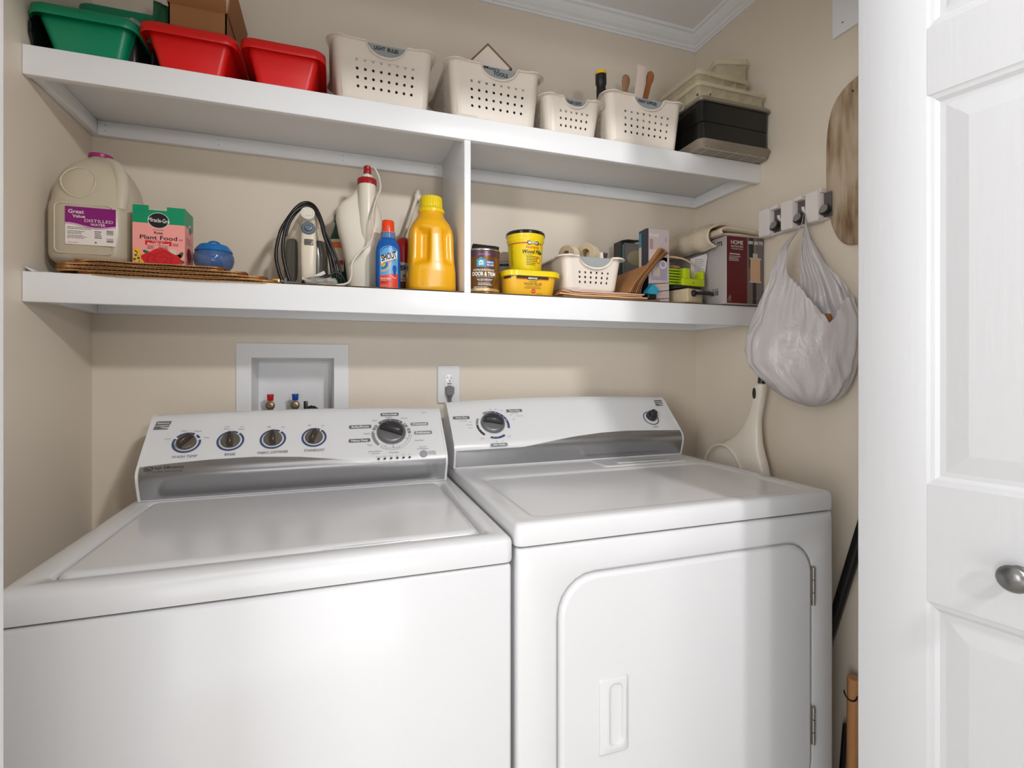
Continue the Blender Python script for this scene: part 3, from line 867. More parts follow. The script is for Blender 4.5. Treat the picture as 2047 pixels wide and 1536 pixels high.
g.loft([[(x, YB - .0086, z) for x, z in ((.3225, 1.154), (.3250, 1.157), (.3480, 1.157), (.3510, 1.154), (.3500, 1.136), (.3440, 1.131), (.3290, 1.131), (.3235, 1.136))],
        [(x, YB - .024, z) for x, z in ((.3240, 1.152), (.3265, 1.155), (.3470, 1.155), (.3495, 1.152), (.3480, 1.134), (.3420, 1.128), (.3300, 1.128), (.3250, 1.134))]], 0, True, (True, True), False)
g.done('plug_body', M_plug, pg)
g = G(); g.tube(bez([(.3360, YB - .018, 1.130), (.3360, YB - .018, 1.118), (.3365, YB - .020, 1.100), (.337, YB - .02, 1.05), (.337, YB - .02, 1.0)], 5), .005, 12, rfn=lambda t: .0095 - .0045 * min(1, t * 4)); g.done('cord', M_plug, pg)
ORG[0] = Vector((0, 0, 0))
# ------------------------------------------------------------------ top shelf
def tub(name, label, cat, x0, x1, ybody, depth, z0, zr, m, group=None, rise=.0, taper=.019, rimx=.014, rimh=.019):
    """storage tub: tapered body, rolled rim. x0..x1 = rim outer width"""
    cx = (x0 + x1) / 2
    ORG[0] = Vector((cx, ybody + depth / 2, z0))
    t = thing(name, label, cat, ORG[0], 0, group)
    bx0, bx1 = x0 + rimx, x1 - rimx
    y0, y1 = ybody, ybody + depth
    g = G()
    def rg(i, z, r=.014): return rr3(bx0 + i, bx1 - i, y0 + i, y1 - i, r, z, 5)
    H = zr - z0
    R = [rg(taper + .006, z0 + .0005), rg(taper, z0 + .006)] + [rg(taper * (1 - k / 6), z0 + .006 + (H - .012) * k / 6) for k in range(1, 7)] + [rg(0, zr)]
    inn = [rg(.002, zr), rg(.002, zr - .02), rg(taper + .002, z0 + .004)]
    g.loft(R + inn, 0, True, (True, True), True)
    g.done('tub_body', m, t, auto=50)
    g = G()
    R = []
    for d, z in ((.0015, zr - .004), (-.004, zr - .0045), (-rimx + .001, zr - .004), (-rimx, zr - .001 - rimh * .9), (-rimx - .001, zr - rimh), (-rimx - .0018, zr - rimh + .001), (-rimx - .001, zr + .001), (-rimx + .003, zr + .004), (-rimx + .007, zr + .0045), (.000, zr + .003), (.002, zr - .004)):
        R.append(rr3(bx0 + d, bx1 - d, y0 + d, y1 - d, .014 - d, z, 5))
    g.loft(R, 0, True, (False, False), True)
    g.done('rim', m, t, auto=60)
    return t
M_green = mat('green_plastic', (0, 140, 98), .36, bump=.03, bscale=80)
M_red = mat('red_plastic', (222, 22, 20), .36, bump=.03, bscale=80)
Z0 = U1 + .0002
tub('storage_tub', 'green plastic storage tub at the far left end of the top shelf', 'storage tub', -.5850, -.3990, 1.290, .19, Z0, 1.9465, M_green, 'coloured plastic tubs on the top shelf')
tub('storage_tub', 'red plastic storage tub with an open cardboard box in it, beside the green tub', 'storage tub', -.3970, -.2085, 1.290, .27, Z0, 1.9430, M_red, 'coloured plastic tubs on the top shelf') if False else None
tub('storage_tub', 'red plastic storage tub holding an open cardboard box, next to the green tub', 'storage tub', -.3965, -.2095, 1.290, .27, Z0, 1.9500, M_red, 'coloured plastic tubs on the top shelf')
tub('storage_tub', 'red plastic storage tub holding a clear bag, next to the white light bulb basket', 'storage tub', -.2035, -.0235, 1.290, .27, Z0, 1.9540, M_red, 'coloured plastic tubs on the top shelf')
# upper green tub resting on a black tub behind
M_green2 = M_green
ORG[0] = Vector((-.48, 1.53, Z0))
# black bag spilling round the green tub
g = G()
rr_ = random.Random(4)
pts = bez([(-.583, 1.292, 1.905), (-.582, 1.34, 1.90), (-.575, 1.42, 1.905), (-.54, 1.53, 1.905), (-.48, 1.545, 1.91), (-.40, 1.535, 1.905), (-.385, 1.44, 1.90), (-.378, 1.36, 1.895), (-.379, 1.315, 1.89)], 6)
ORG[0] = Vector((-.48, 1.53, Z0))
def blob(name, pts, rx, rz, m, lab, cat, n=14, jit=.2, seed=2, zmin=None, parent=None):
    r = random.Random(seed); g = G(); rings = []
    P = [Vector(p) for p in pts]
    for i, p in enumerate(P):
        d = (P[min(i + 1, len(P) - 1)] - P[max(i - 1, 0)]); d.z = 0
        d.normalize(); a = Vector((d.y, -d.x, 0))
        e = min(1, .35 + 4 * min(i, len(P) - 1 - i) / len(P) * 2)
        ring = []
        for k in range(n):
            t = 2 * PI * k / n; j = 1 + jit * (r.random() - .5) * 2
            q = p + a * rx * e * j * math.cos(t) + Vector((0, 0, 1)) * rz * e * j * math.sin(t)
            if zmin is not None: q.z = max(q.z, zmin)
            ring.append(tuple(q))
        rings.append(ring)
    g.loft(rings, 0, True, (True, True), True)
    o = g.done(name, m, parent, subd=1)
    if not parent: o.location = ORG[0]; tag(o, lab, cat)
    return o
M_bag_blk = mat('black_bag_film', (12, 12, 13), .3, bump=.4, bscale=60)
blob('plastic_bag', pts, .007, .042, M_bag_blk, 'black plastic bag tucked round the sides of the green tub', 'bag', zmin=Z0 + .0005, jit=.3)
# second green tub stacked behind, higher
tub('storage_tub', 'second green plastic tub standing high behind the front green tub', 'storage tub', -.585, -.395, 1.500, .075, 1.945, 2.085, M_green, 'coloured plastic tubs on the top shelf', rimh=.02)
# dark contents of the green tub and crinkled clear wrap
ORG[0] = Vector((-.48, 1.39, Z0 + .006))
g = G(); g.box(-.545, -.410, 1.325, 1.445, Z0 + .0065, 1.957, bev=.008); o = g.done('tool_case', M_black, loc=ORG[0]); tag(o, 'black case lying inside the green tub', 'case')
M_film = mat('clear_crinkled_film', (205, 205, 198), .12, alpha=.45, bump=.8, bscale=90, spec=.8)
ORG[0] = Vector((-.415, 1.33, 1.93))
blob('plastic_wrap', bez([(-.430, 1.305, 1.952), (-.418, 1.315, 1.958), (-.408, 1.335, 1.965), (-.402, 1.365, 1.968)], 4), .012, .013, M_film, 'crinkled clear plastic wrap at the right rim of the green tub', 'plastic wrap', jit=.5)
M_cloth_g = mat('green_cloth', (44, 104, 70), .75, bump=.3, bscale=300)
ORG[0] = Vector((-.36, 1.38, 1.93))
g = G()
R = []
for i in range(9):
    t = i / 8
    R.append([(-.392 + .045 * s + .004 * math.sin(9 * s + 3 * t), 1.325 + .10 * (1 - t) * .4 + .02 * s, 2.05 - (.118 if s < .5 else .118 + .02 * s) * t) for s in [k / 8 for k in range(9)]])
g.loft(R, 0, False, (False, False), True)
o = g.done('green_cloth', M_cloth_g, loc=ORG[0], solid=.002); tag(o, 'dark green cloth hanging between the green tub and the cardboard box', 'cloth')
# cardboard box with open flaps standing in the red tub
M_card = mat('cardboard', (168, 116, 72), .8, var=.05, vscale=12, bump=.15, bscale=150)
M_card_d = mat('cardboard_inner', (120, 82, 52), .85)
ORG[0] = Vector((-.30, 1.40, Z0 + .01))
cb = thing('cardboard_box', 'brown cardboard box with open flaps standing in the left red tub', 'box', ORG[0])
g = G()
x0, x1, y0, y1, zb, zt2 = -.352, -.237, 1.325, 1.52, Z0 + .012, 2.030
th = .003
g.box(x0, x1, y0, y0 + th, zb, zt2); g.box(x0, x1, y1 - th, y1, zb, zt2); g.box(x0, x0 + th, y0, y1, zb, zt2); g.box(x1 - th, x1, y0, y1, zb, zt2); g.box(x0, x1, y0, y1, zb, zb + th)
g.done('box_body', M_card, cb)
def flap(a, b, d, nm='flap'):
    g = G(); a, b, d = Vector(a), Vector(b), Vector(d)
    n = (b - a).cross(d).normalized() * .003
    q = [a, b, b + d, a + d]
    g.loft([[tuple(p) for p in q], [tuple(p + n) for p in q]], 0, True, (True, True), False); g.done(nm, M_card, cb)
flap((x0 + .002, y0, zt2), (x1, y0, zt2), (.004, -.028, .012)); flap((x1, y0, zt2), (x1, y1, zt2), (.012, .0, .075)); flap((x0, y1, zt2), (x0, y0, zt2), (-.010, 0, .07)); flap((x1, y1, zt2), (x0, y1, zt2), (0, .01, .07))
# clear zip bag in the second red tub
M_zip = mat('clear_zip_film', (206, 190, 164), .15, alpha=.62, bump=.5, bscale=70, spec=.7)
ORG[0] = Vector((-.11, 1.42, Z0 + .01))
zb_ = thing('zip_bag', 'clear zip bag of odds and ends bulging from the right red tub', 'bag', ORG[0])
g = G(); g.ball((-.112, 1.415, 1.925), .062, 0, 1.0, .6, 1.22, 4)
for v in g.bm.verts:
    q = v.co; q *= 1 + .06 * math.sin(q.x * 90) * math.cos(q.z * 80 + q.y * 60)
g.done('bag_film', M_zip, zb_)
g = G(); g.tube(bez([(-.150, 1.385, 1.975), (-.120, 1.380, 1.9985), (-.092, 1.382, 1.985), (-.070, 1.385, 1.955)], 6), .0018, 8); g.done('zip_seal', mat('teal_seal', (50, 118, 128), .4), zb_)
g = G(); g.ball((-.125, 1.42, 1.915), .04, 0, 1.0, .6, 1.2, 2); g.done('contents', mat('brown_contents', (120, 92, 76), .7, var=.3, vscale=60), zb_)
ORG[0] = Vector((-.06, 1.345, 1.87)); M_yel = mat('yellow_card', (236, 190, 20), .45)
yb = thing('yellow_packet', 'yellow packet with black stripes at the right rim of the second red tub', 'packet', ORG[0])
g = G(); g.M = g.M @ Matrix.Translation((-.062, 1.345, 1.955)) @ Matrix.Rotation(.7, 4, 'Y') @ Matrix.Rotation(.2, 4, 'X')
g.box(-.022, .022, -.004, .004, -.05, .018); g.done('card', M_yel, yb)
P = Print(lambda u, v, L: tuple(Matrix.Translation((-.062, 1.345, 1.955)) @ Matrix.Rotation(.7, 4, 'Y') @ Matrix.Rotation(.2, 4, 'X') @ Vector((u, -.0042 - .0002 * L, v))))
P.rect(-.020, -.012, -.03, .014, 0, 1); P.rect(-.006, -.001, -.03, .014, 1, 1); P.rect(.006, .010, -.03, .014, 1, 1)
P.done('stripes', [mat('slate_print', (70, 74, 96), .5), M_print_dk], yb)

# ------------------------------------------------------------------ perforated baskets with wide scoop handles
M_bask = mat('ivory_basket_plastic', (226, 214, 202), .38, sss=.08, bump=.02, bscale=60)
M_grip = mat('grey_soft_grip', (150, 155, 156), .6)
M_ink = mat('black_marker', (28, 28, 32), .6)
M_cont = mat('basket_contents', (86, 74, 64), .8, var=.5, vscale=45)
def basket(label, cx, yf, w, d, h, z0, cols, rows, txt, rot=0.0, side_cols=6, zr_scoop=.035, content=True, txt2=None, stain=False, sh=.24, gp='ivory baskets in a row on the top shelf'):
    """w = outside width of the body at the top, front face at yf"""
    ORG[0] = Vector((0, 0, 0))
    t = thing('storage_basket', label, 'basket', (cx, yf, z0), rot, gp)
    tw = .012                      # taper each side, top to bottom
    r = .022
    # outline of the rounded rectangle by arc length at top and bottom; local y 0 = front
    def outline(ww, dd, rr, yo):
        pts = []
        N = 7
        segs = []
        cs = [(ww / 2 - rr, yo + rr, -PI / 2), (ww / 2 - rr, yo + dd - rr, 0), (-ww / 2 + rr, yo + dd - rr, PI / 2), (-ww / 2 + rr, yo + rr, PI)]
        return cs, rr
    def P3(u, s):
        """u in [0,4): edge index + fraction with 0..1; corners are the last part of each edge"""
        ww, dd = w - 2 * tw * (1 - s), d - 2 * tw * (1 - s)
        yo = tw * (1 - s)
        k = int(u) % 4; f = u - int(u)
        fc = .16                    # share of an edge used by its corner
        cs = [(ww / 2 - r, yo + r), (ww / 2 - r, yo + dd - r), (-ww / 2 + r, yo + dd - r), (-ww / 2 + r, yo + r)]
        st = [(-ww / 2 + r, yo), (ww / 2, yo + r), (ww / 2 - r, yo + dd), (-ww / 2, yo + dd - r)]
        en = [(ww / 2 - r, yo), (ww / 2, yo + dd - r), (-ww / 2 + r, yo + dd), (-ww / 2, yo + r)]
        if f < 1 - fc:
            q = f / (1 - fc)
            return (st[k][0] + (en[k][0] - st[k][0]) * q, st[k][1] + (en[k][1] - st[k][1]) * q)
        a = -PI / 2 + k * PI / 2 + (f - (1 - fc)) / fc * PI / 2
        return (cs[k][0] + r * math.cos(a), cs[k][1] + r * math.sin(a))
    # top height along the perimeter: front and back dip with a scoop, shoulders raised
    def topz(u):
        k = int(u) % 4; f = (u - int(u)) / .84
        if k in (0, 2) and f <= 1:
            t_ = (f - .53) / sh
            if abs(t_) < 1: return h - zr_scoop * (1 - t_ * t_) ** .55
        return h
    # 2-D sheet with holes: fill curve, then wrap
    cu = bpy.data.curves.new('c', 'CURVE'); cu.dimensions = '2D'; cu.fill_mode = 'BOTH'
    def spl(pts):
        s = cu.splines.new('POLY'); s.points.add(len(pts) - 1)
        for i, p in enumerate(pts): s.points[i].co = (p[0], p[1], 0, 1)
        s.use_cyclic_u = True
    # sheet coordinates: x = u * SC, y = s (0..1)*h
    SCx = [w, d, w, d]
    def X(u):
        k = int(u); f = u - k
        return sum(SCx[:k]) + f * (SCx[k] if k < 4 else 0)
    def Uinv(x):
        for k in range(4):
            if x <= SCx[k] + 1e-9 or k == 3: return k + min(x / SCx[k], .999999)
            x -= SCx[k]
    tops = []
    M_ = 240
    for i in range(M_ + 1): tops.append((X(4 * i / M_ * .99999), topz(4 * i / M_ * .99999)))
    spl([(0, 0), (X(3.99999), 0)] + list(reversed(tops)))
    hr = .0038
    def holes(k, n, m, zlo, zhi, f0, f1):
        for a in range(n):
            for b in range(m):
                f = f0 + (f1 - f0) * (a + .5) / n
                cx_ = X(k) + f * .84 * SCx[k]; cy_ = zlo + (zhi - zlo) * (b / (m - 1) if m > 1 else .5)
                spl([(cx_ + hr / 0.84 * .84 * math.cos(2 * PI * q / 10), cy_ + hr * math.sin(2 * PI * q / 10)) for q in range(10)])
    zlo, zhi = h * .26, min(h * .70, h - zr_scoop - .013)
    holes(0, cols, rows, zlo, zhi, .11, .93)
    holes(1, side_cols, rows, zlo, zhi, .1, .9); holes(3, side_cols, rows, zlo, zhi, .1, .9); holes(2, cols, rows, zlo, zhi, .11, .93)
    oc = bpy.data.objects.new('c', cu); COL.objects.link(oc)
    me = bpy.data.meshes.new_from_object(oc)
    bm = bmesh.new(); bm.from_mesh(me)
    bpy.data.objects.remove(oc); bpy.data.curves.remove(cu); bpy.data.meshes.remove(me)
    # cut the sheet so that it can bend
    for k in range(4):
        for q in ([.84 + .16 * j / 5 for j in range(6)] + [0.0001, .2, .4, .6]):
            x = X(k + min(q, .9999))
            bmesh.ops.bisect_plane(bm, geom=bm.verts[:] + bm.edges[:] + bm.faces[:], plane_co=(x, 0, 0), plane_no=(1, 0, 0))
    for z in (.0001, h * .1, h * .5, h - zr_scoop - .002, h - .012):
        bmesh.ops.bisect_plane(bm, geom=bm.verts[:] + bm.edges[:] + bm.faces[:], plane_co=(0, z, 0), plane_no=(0, 1, 0))
    for v in bm.verts:
        x, z = v.co.x, v.co.y
        u = Uinv(x); s = z / h
        p = P3(u, s)
        edge = max(0, 1 - z / .010)
        qx, qy = p[0] * (1 - .05 * edge * edge), p[1] + (.5 * d - p[1]) * .05 * edge * edge
        v.co = Vector((qx, qy, z + .0006))
    bmesh.ops.remove_doubles(bm, verts=bm.verts, dist=.00005)
    for f in bm.faces:
        c_ = f.calc_center_median()
        f.smooth = not (abs(c_.y - .0) > .0) or (abs(c_.x) > w / 2 - r - .004 and (c_.y < r + .006 or c_.y > d - r - .02))
    g = G(); g.merge(bm, 0)
    # bottom
    bt = [P3(4 * i / 96 * .99999, .02) for i in range(96)]
    g.face([g.v((p[0] * .96, p[1] + (.5 * d - p[1]) * .04, .003)) for p in bt], 0)
    o = g.done('basket_body', M_bask, t, solid=.0018)
    # lip: outward flare following the top edge
    g = G()
    n = 200; rings = []
    for i in range(n):
        u = 4 * i / n
        p = Vector((*P3(u, 1.0), topz(u))); 
        q1 = Vector(P3((u + .01) % 4, 1.0)); q0 = Vector(P3((u - .01) % 4, 1.0))
        tn = (q1 - q0).normalized(); nr = Vector((tn.y, -tn.x))
        k = int(u) % 4; f = u - k
        # wider at the four shoulders
        fl = .0075 + .007 * (1 if f > .80 or f < .02 else max(0, 1 - min(abs(f - .84), f) / .12) if k in (1, 3) else max(0, 1 - min(f, .84 - f if f < .84 else 0) / .10))
        if k in (0, 2) and abs((f / .84 - .53) / sh) < 1: fl = .0060
        pr = [(0, -.001), (.35 * fl, .0012), (.8 * fl, .0010), (fl, -.0016), (fl, -.0045), (fl - .0016, -.0045), (.7 * fl, -.0012), (.0, -.003)]
        rings.append([(p.x + nr.x * a, p.y + nr.y * a, p.z + b) for a, b in pr])
    rings.append(rings[0])
    g.loft(rings, 0, True, (False, False), True)
    g.done('lip', M_bask, t, auto=60)
    # soft grip fills the scoop a little behind the face
    zb2 = h - zr_scoop
    for back in (False,):
        g = G()
        xc = (-w / 2 + r) + (w - 2 * r) * .53
        hw = (w - 2 * r) * sh
        pts = []
        for i in range(21):
            q = -1 + 2 * i / 20
            pts.append((xc + hw * q, h - .0015 - (zr_scoop + .002) * max(0, (1 - q * q)) ** .55))
        top = [(xc + hw, h - .0012), (xc - hw, h - .0012)]
        poly = [(p[0], .004, p[1]) for p in pts] + [(p[0], .004, p[1]) for p in top]
        g.loft([poly, [(p[0], .010, p[2]) for p in poly]], 0, True, (True, True), False)
        gr = g.done('grip_insert', M_grip, t)
    if txt:
        P = Print(flat((xc, .0038, h - .0012), (1, 0, 0), (0, 0, 1)))
        if txt2:
            P.text(txt2, -.018, -.0040, .0070, 0, 2, w=.042, rot=-.05, shear=.15, bold=.02); P.text(txt, .006, -.0155, .0100, 0, 2, w=.040, rot=-.03, bold=.03)
        else:
            P.text(txt, 0, -.0095, .0090, 0, 2, w=hw * 1.25, rot=-.02, bold=.03)
        P.done('handwriting', M_ink, t)
    return t
ORG[0] = Vector((0, 0, 0))
basket('ivory perforated basket marked LIGHT BULBS in black marker', .1115, 1.2860, .240, .26, .148, Z0, 8, 4, 'LIGHT  BULBS')
basket('ivory perforated basket marked TOOLS, with a framed card sticking out', .4000, 1.2860, .250, .26, .148, Z0, 8, 4, 'TOOLS', txt2="Mom's")
basket('smallest ivory perforated basket, marked FLASH LIGHTS', .6245, 1.2870, .172, .22, .104, Z0, 6, 3, 'FLASH LIGHTS', zr_scoop=.026, sh=.27)
basket('ivory perforated basket marked PAINT SUPPLIES, with brush handles standing in it', .8540, 1.2800, .252, .25, .141, Z0, 8, 4, 'PAINT SUPPLIES')
# framed card sticking out of the tools basket
ORG[0] = Vector((.38, 1.40, Z0 + .01))
fc = thing('framed_card', 'small pale card with a wooden edge sticking up from the tools basket', 'frame', ORG[0])
Mx = Matrix.Translation(-ORG[0]) @ Matrix.Translation((.4205, 1.375, 2.061)) @ Matrix.Rotation(-.3, 4, 'Z') @ Matrix.Rotation(.80, 4, 'Y')
g = G(); g.M = Mx; g.box(-.055, .034, .001, .008, -.055, .029); g.done('panel', mat('pale_card', (232, 216, 204), .5), fc)
g = G(); g.M = Mx; g.box(-.059, .038, -.001, .010, .029, .033); g.box(-.059, -.055, -.001, .010, -.055, .033); g.box(.034, .038, -.001, .010, -.055, .033); g.done('wooden_edge', mat('walnut_edge', (122, 92, 66), .5), fc)
# things inside the baskets that show through the holes
def contents(name, lab, cat, x0, x1, y0, y1, z0, z1, m):
    ORG[0] = Vector(((x0 + x1) / 2, (y0 + y1) / 2, z0))
    g = G()
    g.box(x0, x1, y0, y1, z0, z1, bev=.008)
    o = g.done(name, m, loc=ORG[0]); tag(o, lab, cat)
contents('bulb_carton', 'brown bulb carton showing through the holes of the LIGHT BULBS basket', 'carton', .015, .205, 1.325, 1.50, Z0 + .006, Z0 + .120, mat('bulb_carton_print', (150, 96, 66), .6, var=.6, vscale=28))
contents('tool_pouch', 'dark tool pouch showing through the holes of the TOOLS basket', 'pouch', .300, .500, 1.325, 1.50, Z0 + .006, Z0 + .120, M_cont)
contents('battery_pack', 'grey battery pack showing through the holes of the FLASH LIGHTS basket', 'pack', .560, .690, 1.320, 1.46, Z0 + .006, Z0 + .080, mat('grey_pack', (110, 104, 96), .6, var=.3, vscale=40))
contents('paint_roller_tray', 'brown roller tray showing through the holes of the PAINT SUPPLIES basket', 'tray', .76, .95, 1.325, 1.50, Z0 + .006, Z0 + .095, M_cont)
# flashlight in the third basket
ORG[0] = Vector((.70, 1.38, Z0 + .01))
fl = thing('flashlight', 'black flashlight with a yellow end cap standing in the flash lights basket', 'flashlight', ORG[0])
Mx = Matrix.Translation(-ORG[0]) @ Matrix.Translation((.765, 1.38, Z0 + .012)) @ Matrix.Rotation(-.05, 4, 'Y') @ Matrix.Rotation(.05, 4, 'X')
g = G(); g.M = Mx; g.lathe([(.012, .0), (.015, .005), (.0145, .18), (.0135, .19), (.0165, .198), (.0165, .226)], 24); g.done('barrel', M_black, fl, auto=40)
g = G(); g.M = Mx; g.lathe([(.0168, .225), (.0172, .231), (.0150, .235), (.010, .2345), (.009, .231), (.004, .231), (.0035, .2345), (.0005, .2345)], 24); g.done('end_cap', M_yel, fl, auto=40)
# brush handles and stir stick
M_wood = mat('varnished_wood', (168, 104, 56), .35, var=.12, vscale=30, stretch=(1, 1, .2))
M_wood2 = mat('dull_wood', (158, 116, 84), .5, var=.12, vscale=30, stretch=(1, 1, .2))
def brush(x, y, tilt, tip, m, lab, zt_, tw=.014):
    ORG[0] = Vector((x, y, Z0 + .01))
    t = thing('paint_brush', lab, 'paint brush', ORG[0], 0, 'brushes standing in the paint supplies basket')
    Mx = Matrix.Translation(-ORG[0]) @ Matrix.Translation((x, y, Z0 + .012)) @ Matrix.Rotation(tilt, 4, 'Y')
    H = (zt_ - Z0 - .012) / math.cos(tilt)
    g = G(); g.M = Mx
    R = []
    for zz, w_ in ((.05, .016), (.07, .012), (.10, .009), (H - .045, .010), (H - .025, tw), (H - .010, tw * .95), (H - .002, tw * .55), (H, tw * .2)):
        R.append([(w_ * math.cos(2 * PI * k / 16), w_ * .42 * math.sin(2 * PI * k / 16), zz) for k in range(16)])
    g.loft(R); g.done('handle', m, t)
    g = G(); g.M = Mx; g.box(-.018, .018, -.006, .006, .0, .052, bev=.001); g.done('ferrule', M_chrome, t)
brush(.830, 1.40, .12, 0, M_wood2, 'dull wooden brush handle, left of the white stick', 2.134)
brush(.884, 1.41, .25, 0, M_wood, 'glossy orange brown brush handle, right of the white stick', 2.168)
ORG[0] = Vector((.84, 1.375, Z0 + .01))
g = G(); Mx = Matrix.Translation(-ORG[0]) @ Matrix.Translation((.864, 1.375, Z0 + .01)) @ Matrix.Rotation(.13, 4, 'Y'); g.M = Mx
g.box(-.0150, .0150, -.0015, .0015, 0, .288, bev=.0006); g.box(-.001, .001, -.0021, -.0014, .06, .280)
o = g.done('stir_stick', mat('white_stick', (222, 204, 192), .5), loc=ORG[0]); tag(o, 'flat whitish paint stirring stick between two brush handles', 'stick')

# ------------------------------------------------------------------ organiser boxes at the right end
M_orgb = mat('black_organiser', (20, 20, 18), .25, bump=.03, bscale=20)
M_smoke = mat('smoky_clear_plastic', (150, 142, 124), .25, alpha=.78)
ORG[0] = Vector((1.13, 1.38, Z0))
ob = thing('organiser_case', 'black double compartment case with smoky lids overhanging the right end of the top shelf', 'case', ORG[0])
bx = (1.005, 1.2685)
g = G(); g.loft([rr3(bx[0] + .012, bx[1] - .006, 1.240, 1.515, .016, Z0 + .026), rr3(bx[0] + .007, bx[1] - .003, 1.236, 1.52, .016, Z0 + .030), rr3(bx[0] + .007, bx[1] - .003, 1.236, 1.52, .016, Z0 + .076), rr3(bx[0] + .009, bx[1] - .005, 1.238, 1.518, .016, Z0 + .077), rr3(bx[0] + .009, bx[1] - .005, 1.238, 1.518, .016, Z0 + .080), rr3(bx[0] + .007, bx[1] - .003, 1.236, 1.52, .016, Z0 + .081), rr3(bx[0] + .004, bx[1] - .002, 1.234, 1.522, .016, Z0 + .140)], 0, True, (True, True), True)
g.done('case_body', M_orgb, ob, auto=30)
g = G(); g.loft([rr3(bx[0] - .004, bx[1] + .002, 1.226, 1.53, .02, Z0 + .140), rr3(bx[0] - .005, bx[1] + .0025, 1.225, 1.531, .02, Z0 + .146), rr3(bx[0] + .0, bx[1] - .002, 1.230, 1.526, .02, Z0 + .1515)], 0, True, (True, True), True); g.done('lid', M_smoke, ob, auto=40)
g = G()
yb0, yb1 = 1.236, 1.52
g.loft([rr3(bx[0] + .020, bx[1] - .016, 1.250, 1.505, .016, Z0 + .0003), rr3(bx[0] + .004, bx[1] - .003, 1.234, 1.52, .02, Z0 + .0012), rr3(bx[0] - .003, bx[1] + .001, 1.227, 1.528, .02, Z0 + .018), rr3(bx[0] - .005, bx[1] + .002, 1.225, 1.530, .02, Z0 + .022), rr3(bx[0] - .004, bx[1] + .002, 1.226, 1.530, .02, Z0 + .026)], 0, True, (True, True), True)
g.done('lower_lid', mat('smoky_tray', (128, 118, 104), .3), ob, auto=30)
g = G()
for i in range(5):
    x = 1.035 + .05 * i; g.box(x - .001, x + .001, 1.231, 1.2765, Z0 - .0006, Z0 + .003)
g.box(1.02, 1.25, 1.2345, 1.2365, Z0 - .0006, Z0 + .003)
g.done('rib', mat('tray_rib', (176, 164, 142), .4), ob)
M_clear = mat('yellowed_clear_plastic', (244, 230, 196), .18, alpha=.32, spec=.6, bump=.1, bscale=30)
M_clear_s = mat('yellowed_clear_edge', (232, 222, 190), .25, alpha=.42)
def clearbox(x0, x1, y0, y1, z0, h, rot, nx, lab, fill, pivot=None, wd=None):
    c = Vector(((x0 + x1) / 2, y0, z0))
    if pivot:
        rot = pivot[2]; x0, x1 = 0, wd[0]; y1 = y0 + wd[1]
        c = Vector((pivot[0] + math.cos(rot) * wd[0] / 2, pivot[1] + math.sin(rot) * wd[0] / 2, z0))
    ORG[0] = Vector((0, 0, 0))
    t = thing('parts_organiser', lab, 'organiser box', c, rot, 'clear parts organisers stacked on the black case')
    w2 = (x1 - x0) / 2; d = y1 - y0
    def rb(i, z): return rr3(-w2 + i, w2 - i, i, d - i, .014, z, 4)
    g = G(); g.loft([rb(.008, .0005), rb(.003, .003), rb(.002, h * .72)], 0, True, (True, False), True); g.done('tray', M_clear, t, auto=40, solid=.0012)
    g = G(); g.loft([rb(-.002, h * .72), rb(-.0035, h * .78), rb(-.001, h * .97), rb(.006, h - .0003)], 0, True, (False, True), True); g.done('lid', M_clear, t, auto=40, solid=.0012)
    g = G()
    for i in range(1, nx): x = -w2 + 2 * w2 * i / nx; g.box(x - .0007, x + .0007, .004, d - .004, .003, h * .8)
    for j in (1, 2, 3): g.box(-w2 + .004, w2 - .004, d * j / 4 - .0007, d * j / 4 + .0007, .003, h * .8)
    g.done('partition', M_clear_s, t)
    if fill:
        g = G(); r = random.Random(5)
        for i in range(110):
            x = -w2 + .01 + (2 * w2 - .02) * r.random(); y = .008 + (d - .02) * r.random() ** 2; z = .005 + .010 * r.random()
            a = .002 + .004 * r.random()
            g.M = Matrix.Translation((x, y, z)) @ Matrix.Rotation(r.random() * 3, 4, (r.random(), r.random(), 1))
            g.box(-a * 2, a * 2, -a * .6, a * .6, -a * .6, a * .6)
        o = g.done('hardware', mat('mixed_hardware', (122, 114, 104), .45, metal=.5, var=.5, vscale=80), t); o['kind'] = 'stuff'
    return t
zc0 = Z0 + .1518
clearbox(1.008, 1.262, 1.245, 1.50, zc0, .052, .0, 5, 'clear organiser with screws in it, lowest of the three on the black case', True)
clearbox(1.040, 1.245, 1.290, 1.53, zc0 + .0525, .064, .03, 4, 'middle clear organiser of the three stacked on the black case', False)
clearbox(1.148, 1.245, 1.315, 1.52, zc0 + .1170, .080, .0, 3, 'topmost clear organiser of the three, turned askew, on the black case', False, pivot=(1.150, 1.335, -.28), wd=(.108, .225))
ORG[0] = Vector((0, 0, 0))
# ------------------------------------------------------------------ lower shelf, left bay
ZL = L1 + .0002
M_corr = mat('corrugated_board', (198, 146, 92), .85, var=.25, vscale=120, bump=.6, bscale=500, stretch=(1, 1, .4))
M_corr_d = mat('corrugated_edge_dark', (146, 100, 58), .9)
# curled shelf paper at the far left
ORG[0] = Vector((-.50, 1.31, ZL))
g = G()
n = 24; R = []
for i in range(n + 1):
    t = i / n; x = -.585 + .044 * t
    lift = .009 * max(0, 1 - t * 4) ** 1.5 + .0006
    R.append([(x, 1.2785 + .002 * math.sin(t * 9), ZL + lift), (x, 1.36, ZL + lift * .8), (x, 1.46, ZL + .0006)])
g.loft(R, 0, False, (False, False), True)
o = g.done('shelf_paper', mat('white_paper', (224, 226, 228), .6), loc=ORG[0], solid=.0004); tag(o, 'white shelf paper with a curled corner at the left end of the lower shelf', 'paper')
